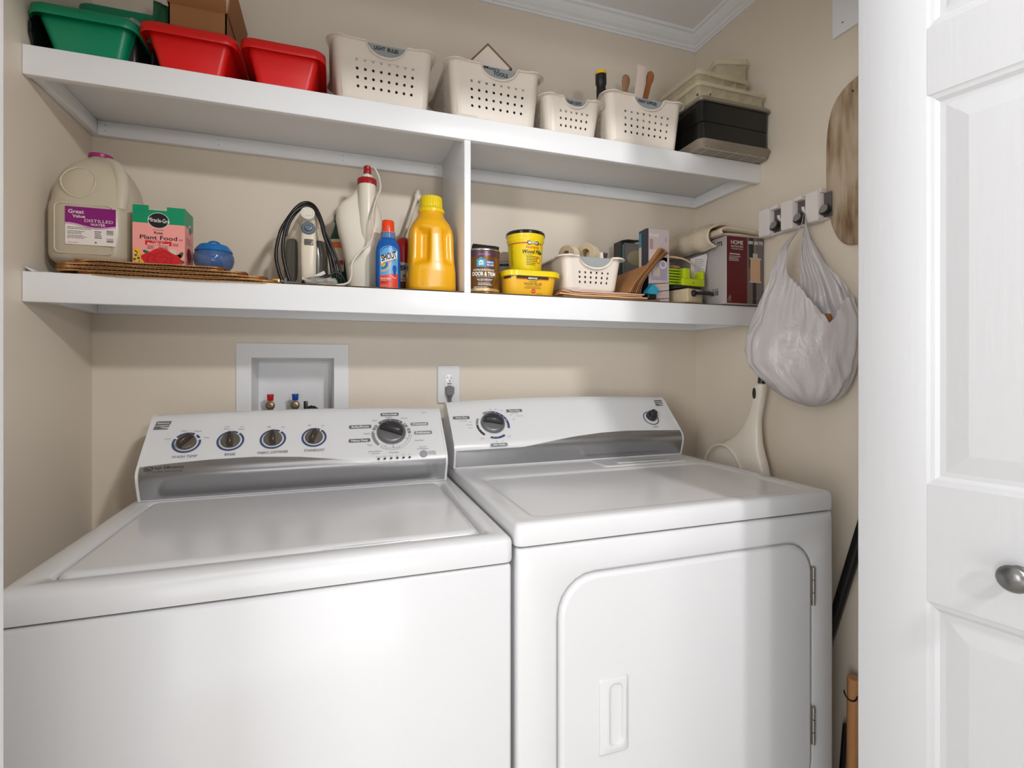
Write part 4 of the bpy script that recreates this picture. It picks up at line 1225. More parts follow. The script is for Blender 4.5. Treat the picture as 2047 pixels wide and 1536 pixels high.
# stack of corrugated sheets with rounded fronts
def sheet(i, x0, x1, zf, yb, bulge, lab):
    ORG[0] = Vector(((x0 + x1) / 2, 1.36, zf))
    t = thing('cardboard_sheet', lab, 'cardboard sheet', ORG[0], 0, 'corrugated sheets stacked under the water jug')
    n = 90; th = .0062
    r = random.Random(i)
    lo = []; yf = []
    for k in range(n + 1):
        s = k / n; x = x0 + (x1 - x0) * s
        e = (2 * s - 1)
        # rounded plan outline
        y = 1.270 + .022 * (abs(e) ** 8) - bulge * (1 - e * e)
        sag = -.0030 - .0030 * (1 - e * e) - .0035 * (abs(e) ** 6) + .0005 * math.sin(17 * s + i)
        lo.append((x, y, zf + sag + .0030))
    # liner, flutes, liner
    g = G()
    for zz, t2 in ((0, .0008), (th - .0008, .0008)):
        g.loft([[(x, y, z + zz), (x, 1.2768, zf + .0004 + zz), (x, yb, zf + .0004 + zz), (x, yb, zf + .0004 + zz + t2), (x, 1.2768, zf + .0004 + zz + t2), (x, y, z + zz + t2)] for x, y, z in lo], 0, True, (True, True), False)
    g.done('liner', M_corr, t)
    g = G()
    fr_ = []
    for k in range(n + 1):
        s = k / n; a = min(int(s * n), n - 1); f = s * n - a
        p, q = lo[a], lo[a + 1]
        x = p[0] + (q[0] - p[0]) * f; y = p[1] + (q[1] - p[1]) * f; z = p[2] + (q[2] - p[2]) * f
        w = (.0024 if k % 2 else -.0024) + .0004 * (r.random() - .5)
        zc_ = z + th / 2 + w
        fr_.append([(x, y + .0006 + .0007 * r.random(), zc_), (x, yb, zc_)])
    g.loft(fr_, 0, False, (False, False), False)
    g.done('flutes', M_corr_d, t, solid=.0005)
sheet(1, -.500, -.125, ZL + .0000, 1.52, .0, 'lowest corrugated sheet of the stack, reaching furthest right')
sheet(2, -.536, -.150, ZL + .0078, 1.53, .002, 'second corrugated sheet from the bottom of the stack')
sheet(3, -.534, -.190, ZL + .0156, 1.53, .003, 'third corrugated sheet, sharply curved at its left end')
sheet(4, -.505, -.235, ZL + .0234, 1.53, .004, 'topmost corrugated sheet, right under the water jug')
ZS = ZL + .0234 + .0068   # top of the stack
# thin corrugated liner under the other things
ORG[0] = Vector((.10, 1.40, ZL))
g = G()
g.box(-.098, .3105, 1.2795, 1.55, ZL, ZL + .0006); g.box(-.098, .3105, 1.2795, 1.55, ZL + .0026, ZL + .0032)
n = 150
g.loft([[(-.098 + .4085 * k / n, 1.2800, ZL + (.0026 if k % 2 else .0006)), (-.098 + .4085 * k / n, 1.55, ZL + (.0026 if k % 2 else .0006))] for k in range(n + 1)], 0, False, (False, False), False)
o = g.done('cardboard_liner', mat('grey_brown_board', (150, 128, 104), .85, bump=.3, bscale=300), loc=ORG[0]); tag(o, 'thin corrugated liner under the iron and the yellow jug, left of the divider', 'cardboard liner')
ZB = ZL + .0034

# ---- water jug
cx, cy = -.500, 1.392
ORG[0] = Vector((cx, cy, ZS))
jug = thing('water_jug', 'translucent gallon water jug with a purple label at the left end of lower shelf', 'jug', ORG[0])
M_milk = mat('milky_plastic', (226, 214, 190), .28, alpha=.52, bump=.04, bscale=20, sss=.0)
M_milk2 = mat('milky_plastic_thick', (230, 220, 200), .3, alpha=.6)
H = 1.693 - ZS
def jr(r, z, sq): return [(cx + r * math.copysign(abs(math.cos(a)) ** sq, math.cos(a)), cy + r * math.copysign(abs(math.sin(a)) ** sq, math.sin(a)), ZS + z) for a in [2 * PI * k / 48 + PI / 48 for k in range(48)]]
pr = [(.060, .000, .7), (.070, .003, .62), (.0770, .010, .58), (.0790, .020, .56), (.0795, .06, .56), (.0795, .118, .57), (.0785, .126, .60), (.0775, .134, .64), (.0750, .160, .7), (.0700, .185, .78), (.0610, .205, .85), (.0490, .222, .92), (.0360, .234, 1), (.0260, .2405, 1), (.0205, .2440, 1), (.0190, .2490, 1), (.0190, H - .012, 1)]
g = G(); g.loft([jr(*q) for q in pr], 0, True, (True, False), True)
g.done('jug_body', M_milk, jug, solid=.0012)
# handle: loop column at the right front, standing proud of the shoulder
g = G()
g.tube(bez([(cx + .018, cy - .010, ZS + .236), (cx + .040, cy - .030, ZS + .222), (cx + .055, cy - .048, ZS + .190), (cx + .058, cy - .055, ZS + .155), (cx + .056, cy - .060, ZS + .120)], 6), .0125, 16); g.done('handle', M_milk2, jug)
g = G(); g.lathe([(.0192, ZS + H - .009), (.0222, ZS + H - .0085), (.0230, ZS + H - .003), (.0226, ZS + H - .001), (.020, ZS + H), (.001, ZS + H)], 36, (cx, cy)); g.done('cap', mat('magenta_cap', (150, 30, 104), .35), jug, auto=40)
# raised frame and round emboss on the front
g = G()
yf = cy - .0800
def loop(pts, r_, nm, m=M_milk2):
    g.tube(pts, r_, 6, caps=False)
g.tube([(p[0], yf + .0009, p[1]) for p in rrect(cx - .052, cx + .050, ZS + .018, ZS + .122, .010, 5)] + [(cx - .052, yf + .0009, ZS + .028)], .0014, 6)
g.tube([(cx - .012 + .030 * math.cos(a), cy - .078 + .0007 * (k - 0) * 0 + .016 * max(0, math.sin(a)), ZS + .170 + .034 * math.sin(a)) for k, a in enumerate([2 * PI * q / 30 for q in range(31)])], .0014, 6)
g.done('emboss', M_milk2, jug)
# water inside
g = G(); g.loft([jr(r - .003, z, q) for r, z, q in [(.064, .003, .66), (.076, .012, .58), (.0775, .03, .56), (.0775, .10, .56)]], 0, True, (True, True), True)
g.done('water', mat('still_water', (196, 198, 186), .05, alpha=.30), jug, auto=40)
# label
Ox, Oz = -.5330, ZS + .036
fnl = flat((Ox, yf - .0010, Oz), (1, 0, 0), (0, 0, 1))
LW, LH = .0885, .0790
P = Print(fnl)
P.rr(0, LW, 0, LH, .002, 0, 0)
us = [LW * k / 30 for k in range(31)]
wave = lambda u: LH * .53 + .0035 * math.cos(u / LW * 6.0 - .4) - .002 * (u / LW)
P.band(us, lambda u: wave(u) - .0030, lambda u: wave(u) - .0012, 3, 1)
P.band(us, wave, lambda u: LH, 1, 1)
P.text('Great', .019, LH - .0100, .0078, 0, 2, w=.027, bold=.015); P.text('Value', .0235, LH - .0195, .0062, 0, 2, w=.022, bold=.015)
P.text('DISTILLED', .0585, LH - .0275, .0062, 0, 2, w=.050); P.text('WATER', .0570, LH - .0355, .0052, 0, 2, w=.026, bold=.01)
P.lines(.004, .046, LH * .46, .0030, 2, .0011, 2, 1, .1, 3); P.lines(.004, .036, LH * .36, .0026, 3, .0010, 2, 1, .3, 4); P.lines(.004, .038, LH * .24, .0026, 3, .0010, 2, 1, .3, 5)
P.text('1 GAL (3.78 L)', .013, .004, .0026, 2, 1, w=.018)
P.lines(.051, .064, LH * .38, .0042, 4, .0020, 2, 1, .3, 8)
P.disc(.0530, .0060, .0018, 2, 1, 12)
P.bars(.0720, .0840, LH * .30, LH * .44, 6, 2, 1, True, 3); P.bars(.0720, .0840, LH * .10, LH * .21, 6, 2, 1, True, 6)
P.done('label', [mat('label_white', (232, 222, 216), .45), mat('label_purple', (132, 10, 112), .4), mat('label_ink', (92, 84, 86), .5), mat('label_lilac', (190, 130, 178), .45)], jug)

# ---- plant food box
bx0, bx1, by0, by1 = -.4105, -.3135, 1.298, 1.366
bz0, bz1 = ZS, 1.5655
ORG[0] = Vector(((bx0 + bx1) / 2, (by0 + by1) / 2, bz0))
pf = thing('plant_food_box', 'green and pink rose plant food box with torn top, beside the water jug', 'box', ORG[0])
M_pg = mat('box_green', (0, 142, 98), .4); M_pp = mat('box_pink', (240, 158, 150), .45); M_pi = mat('box_inside_board', (190, 180, 160), .7)
g = G()
xn0, xn1 = bx0 + .030, bx0 + .062   # torn notch
t_ = .0012
yp = [(bx0, bz0), (bx1, bz0), (bx1, bz1 - .001), (bx1 - .016, bz1 - .001), (xn1 + .004, bz1), (xn1, bz1 - .007), (xn0 + .003, bz1 - .0085), (xn0, bz1 - .001), (bx0 + .01, bz1 + .001), (bx0, bz1 + .001)]
g.loft([[(x, by0, z) for x, z in yp], [(x, by0 + t_, z) for x, z in yp]], 0, True, (True, True), False)
g.box(bx0, bx0 + t_, by0 + t_, by1, bz0, bz1); g.box(bx1 - t_, bx1, by0 + t_, by1, bz0, bz1 - .001); g.box(bx0, bx1, by1 - t_, by1, bz0, bz1 - .001); g.box(bx0, bx1, by0 + t_, by1, bz0, bz0 + t_)
g.done('box_body', M_pi, pf)
g = G(); r = random.Random(3)
R = []
for k in range(13):
    x = xn0 - .006 + (bx1 - xn0 + .002) * k / 12
    R.append([(x, by0 + .004, bz1 - .014 + .004 * r.random()), (x, by0 + .03, bz1 + .002 * r.random()), (x, by1 - .004, bz1 - .003 + .004 * r.random())])
g.loft(R, 0, False, (False, False), False); g.done('torn_flap', mat('cream_liner', (228, 220, 196), .6), pf, solid=.0006)
W, Hh = bx1 - bx0, bz1 - bz0
P = Print(flat((bx0, by0 - .0002, bz0), (1, 0, 0), (0, 0, 1)))
zg = Hh * .70
P.rect(0, W, 0, zg, 1, 0)
P.rect(0, .0295, zg, Hh, 0, 0); P.rect(.0295, .0630, zg, Hh - .0095, 0, 0); P.rect(.0630, W, zg, Hh - .001, 0, 0)
P.disc(.0475, .0960, .0200, 6, 1, 36, .86); P.disc(.0475, .0960, .0185, 2, 2, 36, .86)
P.text('Miracle-Gro', .0485, .0965, .0085, 3, 3, w=.0400, bold=.008, rot=-.06)
P.text('WATER SOLUBLE', .0470, .0755, .0016, 2, 2, w=.021); P.text('Rose', .0475, .0695, .0050, 2, 2, w=.0160, bold=.02)
P.text('Plant Food', .0480, .0590, .0088, 2, 2, w=.0690, bold=.012)
P.rect(.0230, .0720, .0425, .0520, 4, 1); P.text('For Bigger, More', .0475, .0498, .0018, 3, 3, w=.022); P.text('Beautiful Roses!', .0475, .0455, .0040, 3, 3, w=.040, bold=.02)
P.lines(.0270, .0410, .0400, .0024, 3, .0009, 2, 2, .2, 2); P.lines(.0470, .0660, .0400, .0024, 3, .0009, 2, 2, .1, 6); P.lines(.0740, .0860, .0480, .0022, 3, .0008, 2, 2, .2, 9); P.lines(.0860, .0940, .0580, .0022, 2, .0008, 2, 2, .2, 9)
# rose picture
def petals(cx_, cz_, R_, m1, m2, L=2):
    P.fan([(cx_ + R_ * 1.15 * math.cos(a) * (1 + .10 * math.sin(5 * a)), max(0.0005, cz_ + R_ * .82 * math.sin(a) * (1 + .08 * math.cos(4 * a)))) for a in [2 * PI * k / 40 for k in range(40)]], m1, L)
    for q, k in ((.80, 0.3), (.62, 1.4), (.44, 2.2), (.28, 3.0)):
        for j in range(3):
            a0 = (k + j * 2.1) * 57.3
            P.arc(cx_, cz_, R_ * q, R_ * (q + .05), a0, a0 + 70, m2, L + 1, 10, .8)
petals(.0520, .0100, .0300, 4, 5, 3)
P.rect(.0, W, -.0, .0006, 5, 6)
for (a, b, c_, d) in ((.080, .018, .012, 30), (.088, .022, .010, 60), (.026, .026, .008, 150), (.086, .010, .011, -10)):
    P.fan([(a + c_ * math.cos(math.radians(d)) * math.cos(k * PI / 8) - .42 * c_ * math.sin(math.radians(d)) * math.sin(k * PI / 8), b + c_ * math.sin(math.radians(d)) * math.cos(k * PI / 8) + .42 * c_ * math.cos(math.radians(d)) * math.sin(k * PI / 8)) for k in range(16)], 8, 2)
for (a, b) in ((.0060, .030), (.0030, .024), (.0100, .0225), (.0045, .015), (.0150, .0165), (.0070, .0070), (.0140, .0050)):
    P.disc(a + .002, b, .0046, 7, 2, 12)
for (a, b) in ((.006, .0185), (.011, .0125), (.004, .0100)): P.disc(a, b, .0025, 8, 3, 10)
P.disc(.0735, .0290, .0075, 9, 2, 20)
for (a, b) in ((.0820, .0050), (.0900, .0075), (.0790, .0140)): P.disc(a, b, .0035, 4, 4, 10)
P.g.fn = None
fr_side = flat((bx1 + .0002, by0, bz0), (0, 1, 0), (0, 0, 1))
P.fn = fr_side; Ds = by1 - by0
P.rect(0, Ds, 0, zg, 1, 0); P.rect(0, Ds, zg, Hh - .001, 0, 0); P.disc(Ds * .60, .0900, .0110, 3, 1, 24, .9); P.disc(Ds * .60, .0880, .0095, 2, 2, 24, .9)
P.lines(.010, .056, .066, .004, 4, .0012, 5, 1, .4, 12); P.fan([(Ds * .5 + .02 * math.cos(a), .030 + .016 * math.sin(a)) for a in [2 * PI * k / 16 for k in range(16)]], 5, 1); P.bars(.014, .050, .006, .016, 10, 5, 1)
P.done('printed_faces', [M_pg, M_pp, mat('box_black', (30, 24, 28), .4), M_print_white, mat('rose_red', (206, 24, 32), .45), mat('rose_dark', (128, 14, 30), .5), mat('logo_ring', (196, 214, 196), .4), mat('rose_yellow', (236, 184, 50), .5), mat('leaf_green', (28, 92, 62), .5), mat('pale_pill', (206, 196, 176), .5)], pf)

# ---- blue round container
cx, cy = -.268, 1.352
ORG[0] = Vector((cx, cy, ZB))
zb0 = ZS + .0002
bc = thing('blue_container', 'small round smoky blue plastic container with a blue loop lid, beside the plant food box', 'container', (cx, cy, zb0))
ORG[0] = Vector((cx, cy, zb0))
M_bl = mat('blue_lid', (22, 110, 178), .35); M_bt = mat('smoky_blue_plastic', (84, 120, 176), .12, alpha=.50, spec=.7)
g = G(); g.lathe([(.022, zb0 + .0006), (.030, zb0 + .003), (.0385, zb0 + .014), (.0420, zb0 + .027), (.0405, zb0 + .038), (.0355, zb0 + .047)], 40, (cx, cy), caps=(True, False)); g.done('bowl', M_bt, bc, solid=.0012)
g = G(); g.lathe([(.0372, zb0 + .0440), (.0392, zb0 + .0455), (.0375, zb0 + .0500), (.0300, zb0 + .0600), (.0285, zb0 + .0610), (.0010, zb0 + .0615)], 40, (cx, cy), caps=(True, True)); g.done('lid', M_bl, bc, auto=40)
g = G(); g.tube([(cx + .0135 * math.cos(a), cy, zb0 + .0610 + .0095 * math.sin(a)) for a in [PI * k / 12 for k in range(13)]], .0022, 8); g.done('loop', M_bl, bc)
g = G(); g.tube(bez([(cx + .002, cy - .004, zb0 + .044), (cx + .004, cy - .006, zb0 + .032), (cx + .009, cy - .012, zb0 + .018), (cx + .012, cy - .018, zb0 + .008)], 5), .0115, 16); g.done('scoop', mat('inner_blue', (56, 106, 190), .3), bc)

# ---- steam iron standing on its heel
ix, iy = -.072, 1.425
ORG[0] = Vector((ix, iy, ZB))
iron = thing('steam_iron', 'cream steam iron standing on its heel with its handle to the front', 'iron', ORG[0])
M_cream = mat('cream_plastic', (226, 214, 192), .3); M_smk = mat('smoky_grey_tank', (92, 88, 80), .15, alpha=.85, spec=.7)
M_stl = mat('iron_soleplate', (190, 184, 174), .25, metal=.9)
def tri(y, w, z1, top=.0, n=12, z0=ZB + .0006, px=1.0):
    """pointed arch outline in x-z at depth y"""
    pts = []
    for k in range(n + 1):
        t = k / n; pts.append((ix + w * (1 - t ** 2.3) ** .75, y, z0 + (z1 - z0) * t))
    left = [(2 * ix - p[0], p[1], p[2]) for p in reversed(pts[:-1])]
    return pts + left
g = G(); g.loft([tri(iy + .062, .056, ZB + .222), tri(iy + .056, .059, ZB + .226)], 0, True, (True, True), False); g.done('soleplate', M_stl, iron)
g = G(); g.loft([tri(iy + .0555, .060, ZB + .224), tri(iy + .040, .0625, ZB + .226), tri(iy + .016, .060, ZB + .222), tri(iy + .004, .052, ZB + .214), tri(iy - .001, .040, ZB + .205)], 0, True, (True, True), True); g.done('iron_body', M_cream, iron, auto=50)
for s in (-1, 1):
    g = G()
    R = []
    for z, w0, w1 in ((.022, .028, .046), (.030, .022, .051), (.050, .020, .053), (.095, .020, .052), (.125, .021, .049), (.132, .024, .045)):
        R.append([(ix + s * w0, iy - .003, ZB + z), (ix + s * w0, iy - .010, ZB + z), (ix + s * (w0 + .006), iy - .016, ZB + z), (ix + s * (w1 - .008), iy - .014, ZB + z), (ix + s * w1, iy - .004, ZB + z), (ix + s * w1, iy + .006, ZB + z)])
    g.loft(R, 0, True, (True, True), True); g.done('water_tank', M_smk, iron, auto=50)
# front handle column, bowed forward
g = G(); R = []
for t in range(17):
    q = t / 16; z = ZB + .004 + .190 * q
    yy = iy - .052 + .012 * (2 * q - 1) ** 2 + (.022 * max(0, q - .72) / .28)
    w = .0165 + .003 * (1 - abs(2 * q - 1)) - .001 * q
    R.append([(ix + .008 + w * math.copysign(abs(math.cos(a)) ** .6, math.cos(a)), yy + .012 * math.copysign(abs(math.sin(a)) ** .7, math.sin(a)), z) for a in [2 * PI * k / 20 for k in range(20)]])
g.loft(R, 0, True, (True, True), True); g.done('handle', M_cream, iron, auto=60)
g = G(); R = []
for yy, w, z0_, z1_ in ((iy - .045, .016, .168, .203), (iy - .015, .020, .160, .212), (iy + .005, .026, .150, .214)):
    R.append([(ix + .006 + w * math.cos(a), yy, ZB + (z0_ + z1_) / 2 + (z1_ - z0_) / 2 * math.sin(a)) for a in [2 * PI * k / 20 for k in range(20)]])
g.loft(R, 0, True, (True, True), True)
R = []
for yy, w, z0_, z1_ in ((iy - .045, .018, .001, .022), (iy, .050, .001, .026)):
    R.append([(ix + .006 + w * math.cos(a), yy, ZB + max(.0008, (z0_ + z1_) / 2 + (z1_ - z0_) / 2 * math.sin(a))) for a in [2 * PI * k / 20 for k in range(20)]])
g.loft(R, 0, True, (True, True), True)
g.done('handle_mount', M_cream, iron, auto=60)
def facing(x, y, z, tilt=0.0): return Matrix.Translation(-ORG[0]) @ Matrix.Translation((x, y, z)) @ Matrix.Rotation(PI / 2 - tilt, 4, 'X')
g = G(); g.M = facing(ix + .006, iy - .050, ZB + .188, .25); g.lathe([(.0168, -.006), (.0172, .003), (.0165, .006), (.0140, .0065), (.001, .0065)], 36); dial = g.done('temperature_dial', mat('dial_white', (230, 222, 208), .3), iron, auto=40)
Mx = Matrix.Translation((ix + .006, iy - .050, ZB + .188)) @ Matrix.Rotation(PI / 2 - .25, 4, 'X')
P = Print(lambda u, v, L: tuple(Mx @ Vector((u, v, .0066 + .0002 * L))))
for a in range(150, 400, 22): P.disc(.0130 * math.cos(math.radians(a)), .0130 * math.sin(math.radians(a)), .0007, 0, 1, 8)
P.arc(0, 0, .0085, .0092, 240, 320, 0, 1, 8)
P.done('dial_marks', M_print_dk, dial)
g = G(); g.M = facing(ix + .008, iy - .060, ZB + .150, .1); g.lathe([(.0160, -.004), (.0162, .002), (.0140, .0045), (.0100, .0045), (.0085, .0105), (.0060, .0112), (.0045, .0095), (.0005, .0095)], 36); g.done('steam_button', mat('slate_blue_button', (100, 112, 128), .3), iron, auto=40)
g = G(); g.M = facing(ix + .009, iy - .0640, ZB + .115); g.box(-.0105, .0105, -.0075, .0075, -.003, .0012, bev=.001)
g.done('indicator_window', mat('dark_lens', (96, 92, 86), .2), iron)
# cord wound round the iron: closed loops plus the run to the plug
M_cord = mat('black_cord', (18, 17, 17), .35)
def W_(dx, dy, dz): return (ix + dx, iy + dy, ZB + dz)
for k_, pts in enumerate((
    [W_(-.048, -.045, .010), W_(-.060, -.048, .040), W_(-.0665, -.05, .085), W_(-.058, -.048, .135), W_(-.046, -.042, .165), W_(-.022, -.035, .205), W_(.000, -.03, .222), W_(.022, -.035, .212), W_(.040, -.045, .170), W_(.050, -.05, .12), W_(.060, -.052, .07), W_(.064, -.054, .040)],
    [W_(-.030, -.060, .006), W_(-.040, -.062, .035), W_(-.050, -.060, .085), W_(-.047, -.056, .135), W_(-.032, -.050, .180), W_(-.006, -.045, .206), W_(.016, -.045, .206), W_(.034, -.052, .178), W_(.047, -.056, .13), W_(.062, -.056, .090), W_(.072, -.055, .050), W_(.074, -.054, .030)],
    [W_(-.045, -.048, .130), W_(-.036, -.044, .165), W_(-.016, -.040, .198), W_(.004, -.04, .208), W_(.026, -.045, .192), W_(.044, -.052, .15), W_(.063, -.056, .11), W_(.080, -.052, .065), W_(.084, -.050, .035)])):
    g = G(); g.tube(bez(pts, 8), .0042 if k_ < 2 else .0034, 10); g.done('cord_loop', M_cord, iron)
g = G(); g.tube(bez([W_(.004, -.085, .016), W_(.024, -.088, .022), W_(.046, -.086, .026), W_(.060, -.080, .034), W_(.072, -.078, .042), W_(.086, -.075, .034), W_(.094, -.070, .016), W_(.088, -.068, .004), W_(.066, -.07, .0032), W_(.040, -.07, .003)], 8), .0028, 10); g.done('cord_loop', M_cord, iron)
g = G(); g.tube([W_(.002, -.085, .014), W_(.012, -.087, .018), W_(.030, -.088, .022), W_(.040, -.088, .024)], .0062, 14, rfn=lambda t: .0070 - .0022 * t)
g.ball(W_(.0015, -.086, .0105), .0085, 0, 1, .9, 1.0, 2); g.done('cord_plug', M_black, iron)
# paper tag and clear plastic wrap under the cord
ORG[0] = Vector((ix + .03, iy - .09, ZB))
g = G(); g.M = g.M @ Matrix.Translation(W_(.036, -.080, .034)) @ Matrix.Rotation(-.5, 4, 'Y'); g.box(-.012, .012, -.0003, .0003, -.004, .004)
o = g.done('paper_tag', mat('tag_white', (226, 222, 214), .5), loc=ORG[0]); tag(o, 'small white tag on the black iron cord', 'tag')
ORG[0] = Vector((ix + .02, 1.30, ZB))
blob('plastic_wrap', bez([(-.068, 1.318, ZB + .010), (-.045, 1.308, ZB + .011), (-.020, 1.300, ZB + .010), (.004, 1.296, ZB + .008)], 4), .016, .0095, M_film, 'crinkled clear wrap in front of the iron plug', 'plastic wrap', jit=.4, zmin=ZB + .0004)
# brass connector left of the iron
ORG[0] = Vector((-.128, 1.30, ZB))
g = G(); g.box(-.141, -.122, 1.292, 1.300, ZB + .0004, ZB + .0095, bev=.001); o = g.done('brass_connector', mat('polished_brass', (214, 176, 90), .25, metal=.9), loc=ORG[0]); tag(o, 'small brass connector left of the iron', 'connector')
ORG[0] = Vector((-.10, 1.305, ZB))
g = G(); g.tube(bez([(-.121, 1.302, ZB + .0070), (-.110, 1.304, ZB + .0045), (-.095, 1.303, ZB + .004), (-.078, 1.302, ZB + .0045)], 5), .0030, 10); g.box(-.114, -.108, 1.298, 1.310, ZB + .0004, ZB + .014, bev=.0008); o = g.done('grey_clip', mat('grey_clip', (96, 100, 100), .4), loc=ORG[0]); tag(o, 'small grey clip lying beside the brass connector', 'clip')

# ---- green bottle behind the white jug
cx, cy = .010, 1.506
ORG[0] = Vector((cx, cy, ZB))
gb = thing('cleaner_bottle', 'dark green translucent bottle with an orange label, between iron and white jug', 'bottle', ORG[0])
M_gg = mat('dark_green_plastic', (18, 76, 64), .12, alpha=.9, spec=.7)
g = G(); g.lathe([(.024, ZB + .0006), (.028, ZB + .004), (.029, ZB + .135), (.027, ZB + .160), (.018, ZB + .185), (.013, ZB + .200), (.013, ZB + .213)], 28, (cx, cy), sy=.7); g.done('bottle_body', M_gg, gb, auto=50)
g = G(); g.lathe([(.015, ZB + .210), (.015, ZB + .227), (.010, ZB + .231), (.010, ZB + .240), (.001, ZB + .241)], 20, (cx, cy)); g.done('cap', mat('grey_green_cap', (96, 106, 92), .4), gb, auto=40)
P = Print(cyl(.0292, (cx, cy), sy=.7)); P.rect(-.028, .012, ZB + .070, ZB + .158, 0, 1, 8); P.rect(-.028, .012, ZB + .134, ZB + .150, 1, 2, 8); P.rect(-.024, .010, ZB + .088, ZB + .100, 2, 2, 8)
P.lines(-.016, .008, ZB + .096, .005, 4, .0016, 3, 2); P.done('label', [mat('label_beige', (206, 190, 170), .5), mat('label_orange', (214, 104, 40), .45), mat('label_red', (176, 40, 38), .45), M_print_dk], gb)

# ---- white jug with a pump column, red ring and tube
jx, jy = .075, 1.435
ORG[0] = Vector((jx, jy, ZB))
wj = thing('sprayer_jug', 'tall white plastic jug with a red collar, red nozzle and a thin white hose', 'sprayer', ORG[0])
M_wj = mat('white_jug_plastic', (232, 224, 208), .3, sss=.05)
g = G()
# outline half widths: left edge / right edge at heights
prof = [(.0006, -.040, .036), (.006, -.044, .040), (.04, -.046, .042), (.09, -.052, .046), (.13, -.060, .050), (.165, -.069, .050), (.20, -.075, .046), (.225, -.074, .042), (.240, -.066, .036), (.252, -.052, .030), (.266, -.036, .027), (.285, -.024, .024), (.300, -.018, .020)]
R = []
for i, (z, xl, xr) in enumerate(prof):
    xm, hw = (xl + xr) / 2, (xr - xl) / 2
    dp = .040 if z < .2 else .040 - .022 * (z - .2) / .1
    sq = .62
    R.append([(jx + xm + hw * math.copysign(abs(math.cos(a)) ** sq, math.cos(a)), jy + .010 + dp * math.copysign(abs(math.sin(a)) ** sq, math.sin(a)), ZB + z) for a in [2 * PI * k / 36 for k in range(36)]])
g.loft(R, 0, True, (True, True), True)
g.done('jug_body', M_wj, wj, auto=60)
g = G(); R = []
for z, r, yy in ((.118, .004, -.026), (.135, .011, -.028), (.16, .018, -.030), (.19, .0215, -.030), (.24, .0225, -.030), (.292, .0225, -.028)):
    R.append([(jx + .004 + r * math.cos(a), jy + yy + .010 + r * math.sin(a), ZB + z) for a in [2 * PI * k / 28 for k in range(28)]])
g.loft(R, 0, True, (True, True), True); g.done('pump_column', M_wj, wj)
M_rc = mat('red_collar', (164, 22, 28), .35)
g = G(); g.lathe([(.0225, ZB + .290), (.0245, ZB + .291), (.0245, ZB + .304), (.0225, ZB + .3065), (.012, ZB + .307)], 48, (jx + .004, jy - .018), flute=16, fd=.02); g.done('collar', M_rc, wj, auto=40)
g = G(); g.lathe([(.0145, ZB + .305), (.0145, ZB + .315), (.0090, ZB + .319), (.0085, ZB + .321)], 28, (jx + .005, jy - .018)); g.done('neck', M_wj, wj, auto=40)
g = G(); g.lathe([(.0085, ZB + .319), (.0100, ZB + .3215), (.0100, ZB + .330), (.0088, ZB + .332), (.0095, ZB + .335), (.0095, ZB + .3400), (.0060, ZB + .3425), (.001, ZB + .343)], 28, (jx + .005, jy - .018)); g.done('nozzle', M_rc, wj, auto=40)
g = G()
g.tube(bez([(jx + .010, jy - .018, ZB + .340), (jx + .022, jy - .028, ZB + .336), (jx + .034, jy - .035, ZB + .308), (jx + .036, jy - .045, ZB + .275), (jx + .022, jy - .058, ZB + .235), (jx + .013, jy - .068, ZB + .190), (jx + .016, jy - .075, ZB + .150), (jx + .006, jy - .085, ZB + .120), (jx - .018, jy - .095, ZB + .095), (jx - .036, jy - .10, ZB + .065), (jx - .038, jy - .110, ZB + .035), (jx - .046, jy - .125, ZB + .012), (jx - .070, jy - .135, ZB + .0032), (jx - .10, jy - .138, ZB + .003), (jx - .13, jy - .132, ZB + .008), (jx - .15, jy - .128, ZB + .016)], 8), .0027, 10)
g.done('hose', mat('cream_hose', (222, 212, 198), .4), wj)

# ---- blue stain remover bottle
cx, cy = .1265, 1.345
ORG[0] = Vector((cx, cy, ZB))
sb_ = thing('stain_remover_bottle', 'blue stain remover bottle with a clear orange cap and SHOUT label', 'bottle', ORG[0])
M_blb = mat('blue_bottle', (10, 92, 176), .2, coat=.3)
pr = [(.027, .0006), (.0305, .004), (.0318, .012), (.0318, .098), (.0305, .110), (.0270, .122), (.0215, .131), (.0180, .1345), (.0175, .150), (.0165, .153)]
g = G(); g.lathe([(r, ZB + z) for r, z in pr], 40, (cx, cy), sy=.72); g.done('bottle_body', M_blb, sb_, auto=60)
g = G(); g.lathe([(.0188, ZB + .134), (.0188, ZB + .150)], 32, (cx, cy), caps=(False, False)); g.done('neck_sleeve', mat('clear_sleeve', (150, 176, 214), .1, alpha=.4), sb_)
g = G(); g.lathe([(.0165, ZB + .148), (.0180, ZB + .1485), (.0178, ZB + .152), (.0162, ZB + .1535), (.0155, ZB + .178), (.0145, ZB + .180), (.001, ZB + .180)], 36, (cx, cy)); g.done('cap', mat('orange_cap', (238, 72, 24), .2, coat=.4), sb_, auto=40)
P = Print(cyl(.0318, (cx, cy), sy=.74))
us = [-.0235 + .0495 * k / 16 for k in range(17)]
z0_ = ZB + .006
P.band(us, lambda u: z0_, lambda u: z0_ + .088 + .018 * math.sqrt(max(0, 1 - ((u - .001) / .026) ** 2)), 0, 0)
P.band(us, lambda u: z0_, lambda u: z0_ + .034 + .003 * math.sin(u * 90), 1, 1)
for r0, r1, m in ((.0050, .0085, 5), (.0085, .0125, 6), (.0125, .0165, 0), (.0165, .0200, 7)): P.arc(-.0155, z0_ + .060, r0, r1, 255, 375, m, 1, 14)
P.disc(-.0155, z0_ + .060, .005, 7, 1, 14)
for k in range(6): P.disc(.0150, z0_ + .050 - .003 * k, .006 - .0006 * k, 6, 1, 14, 1.4)
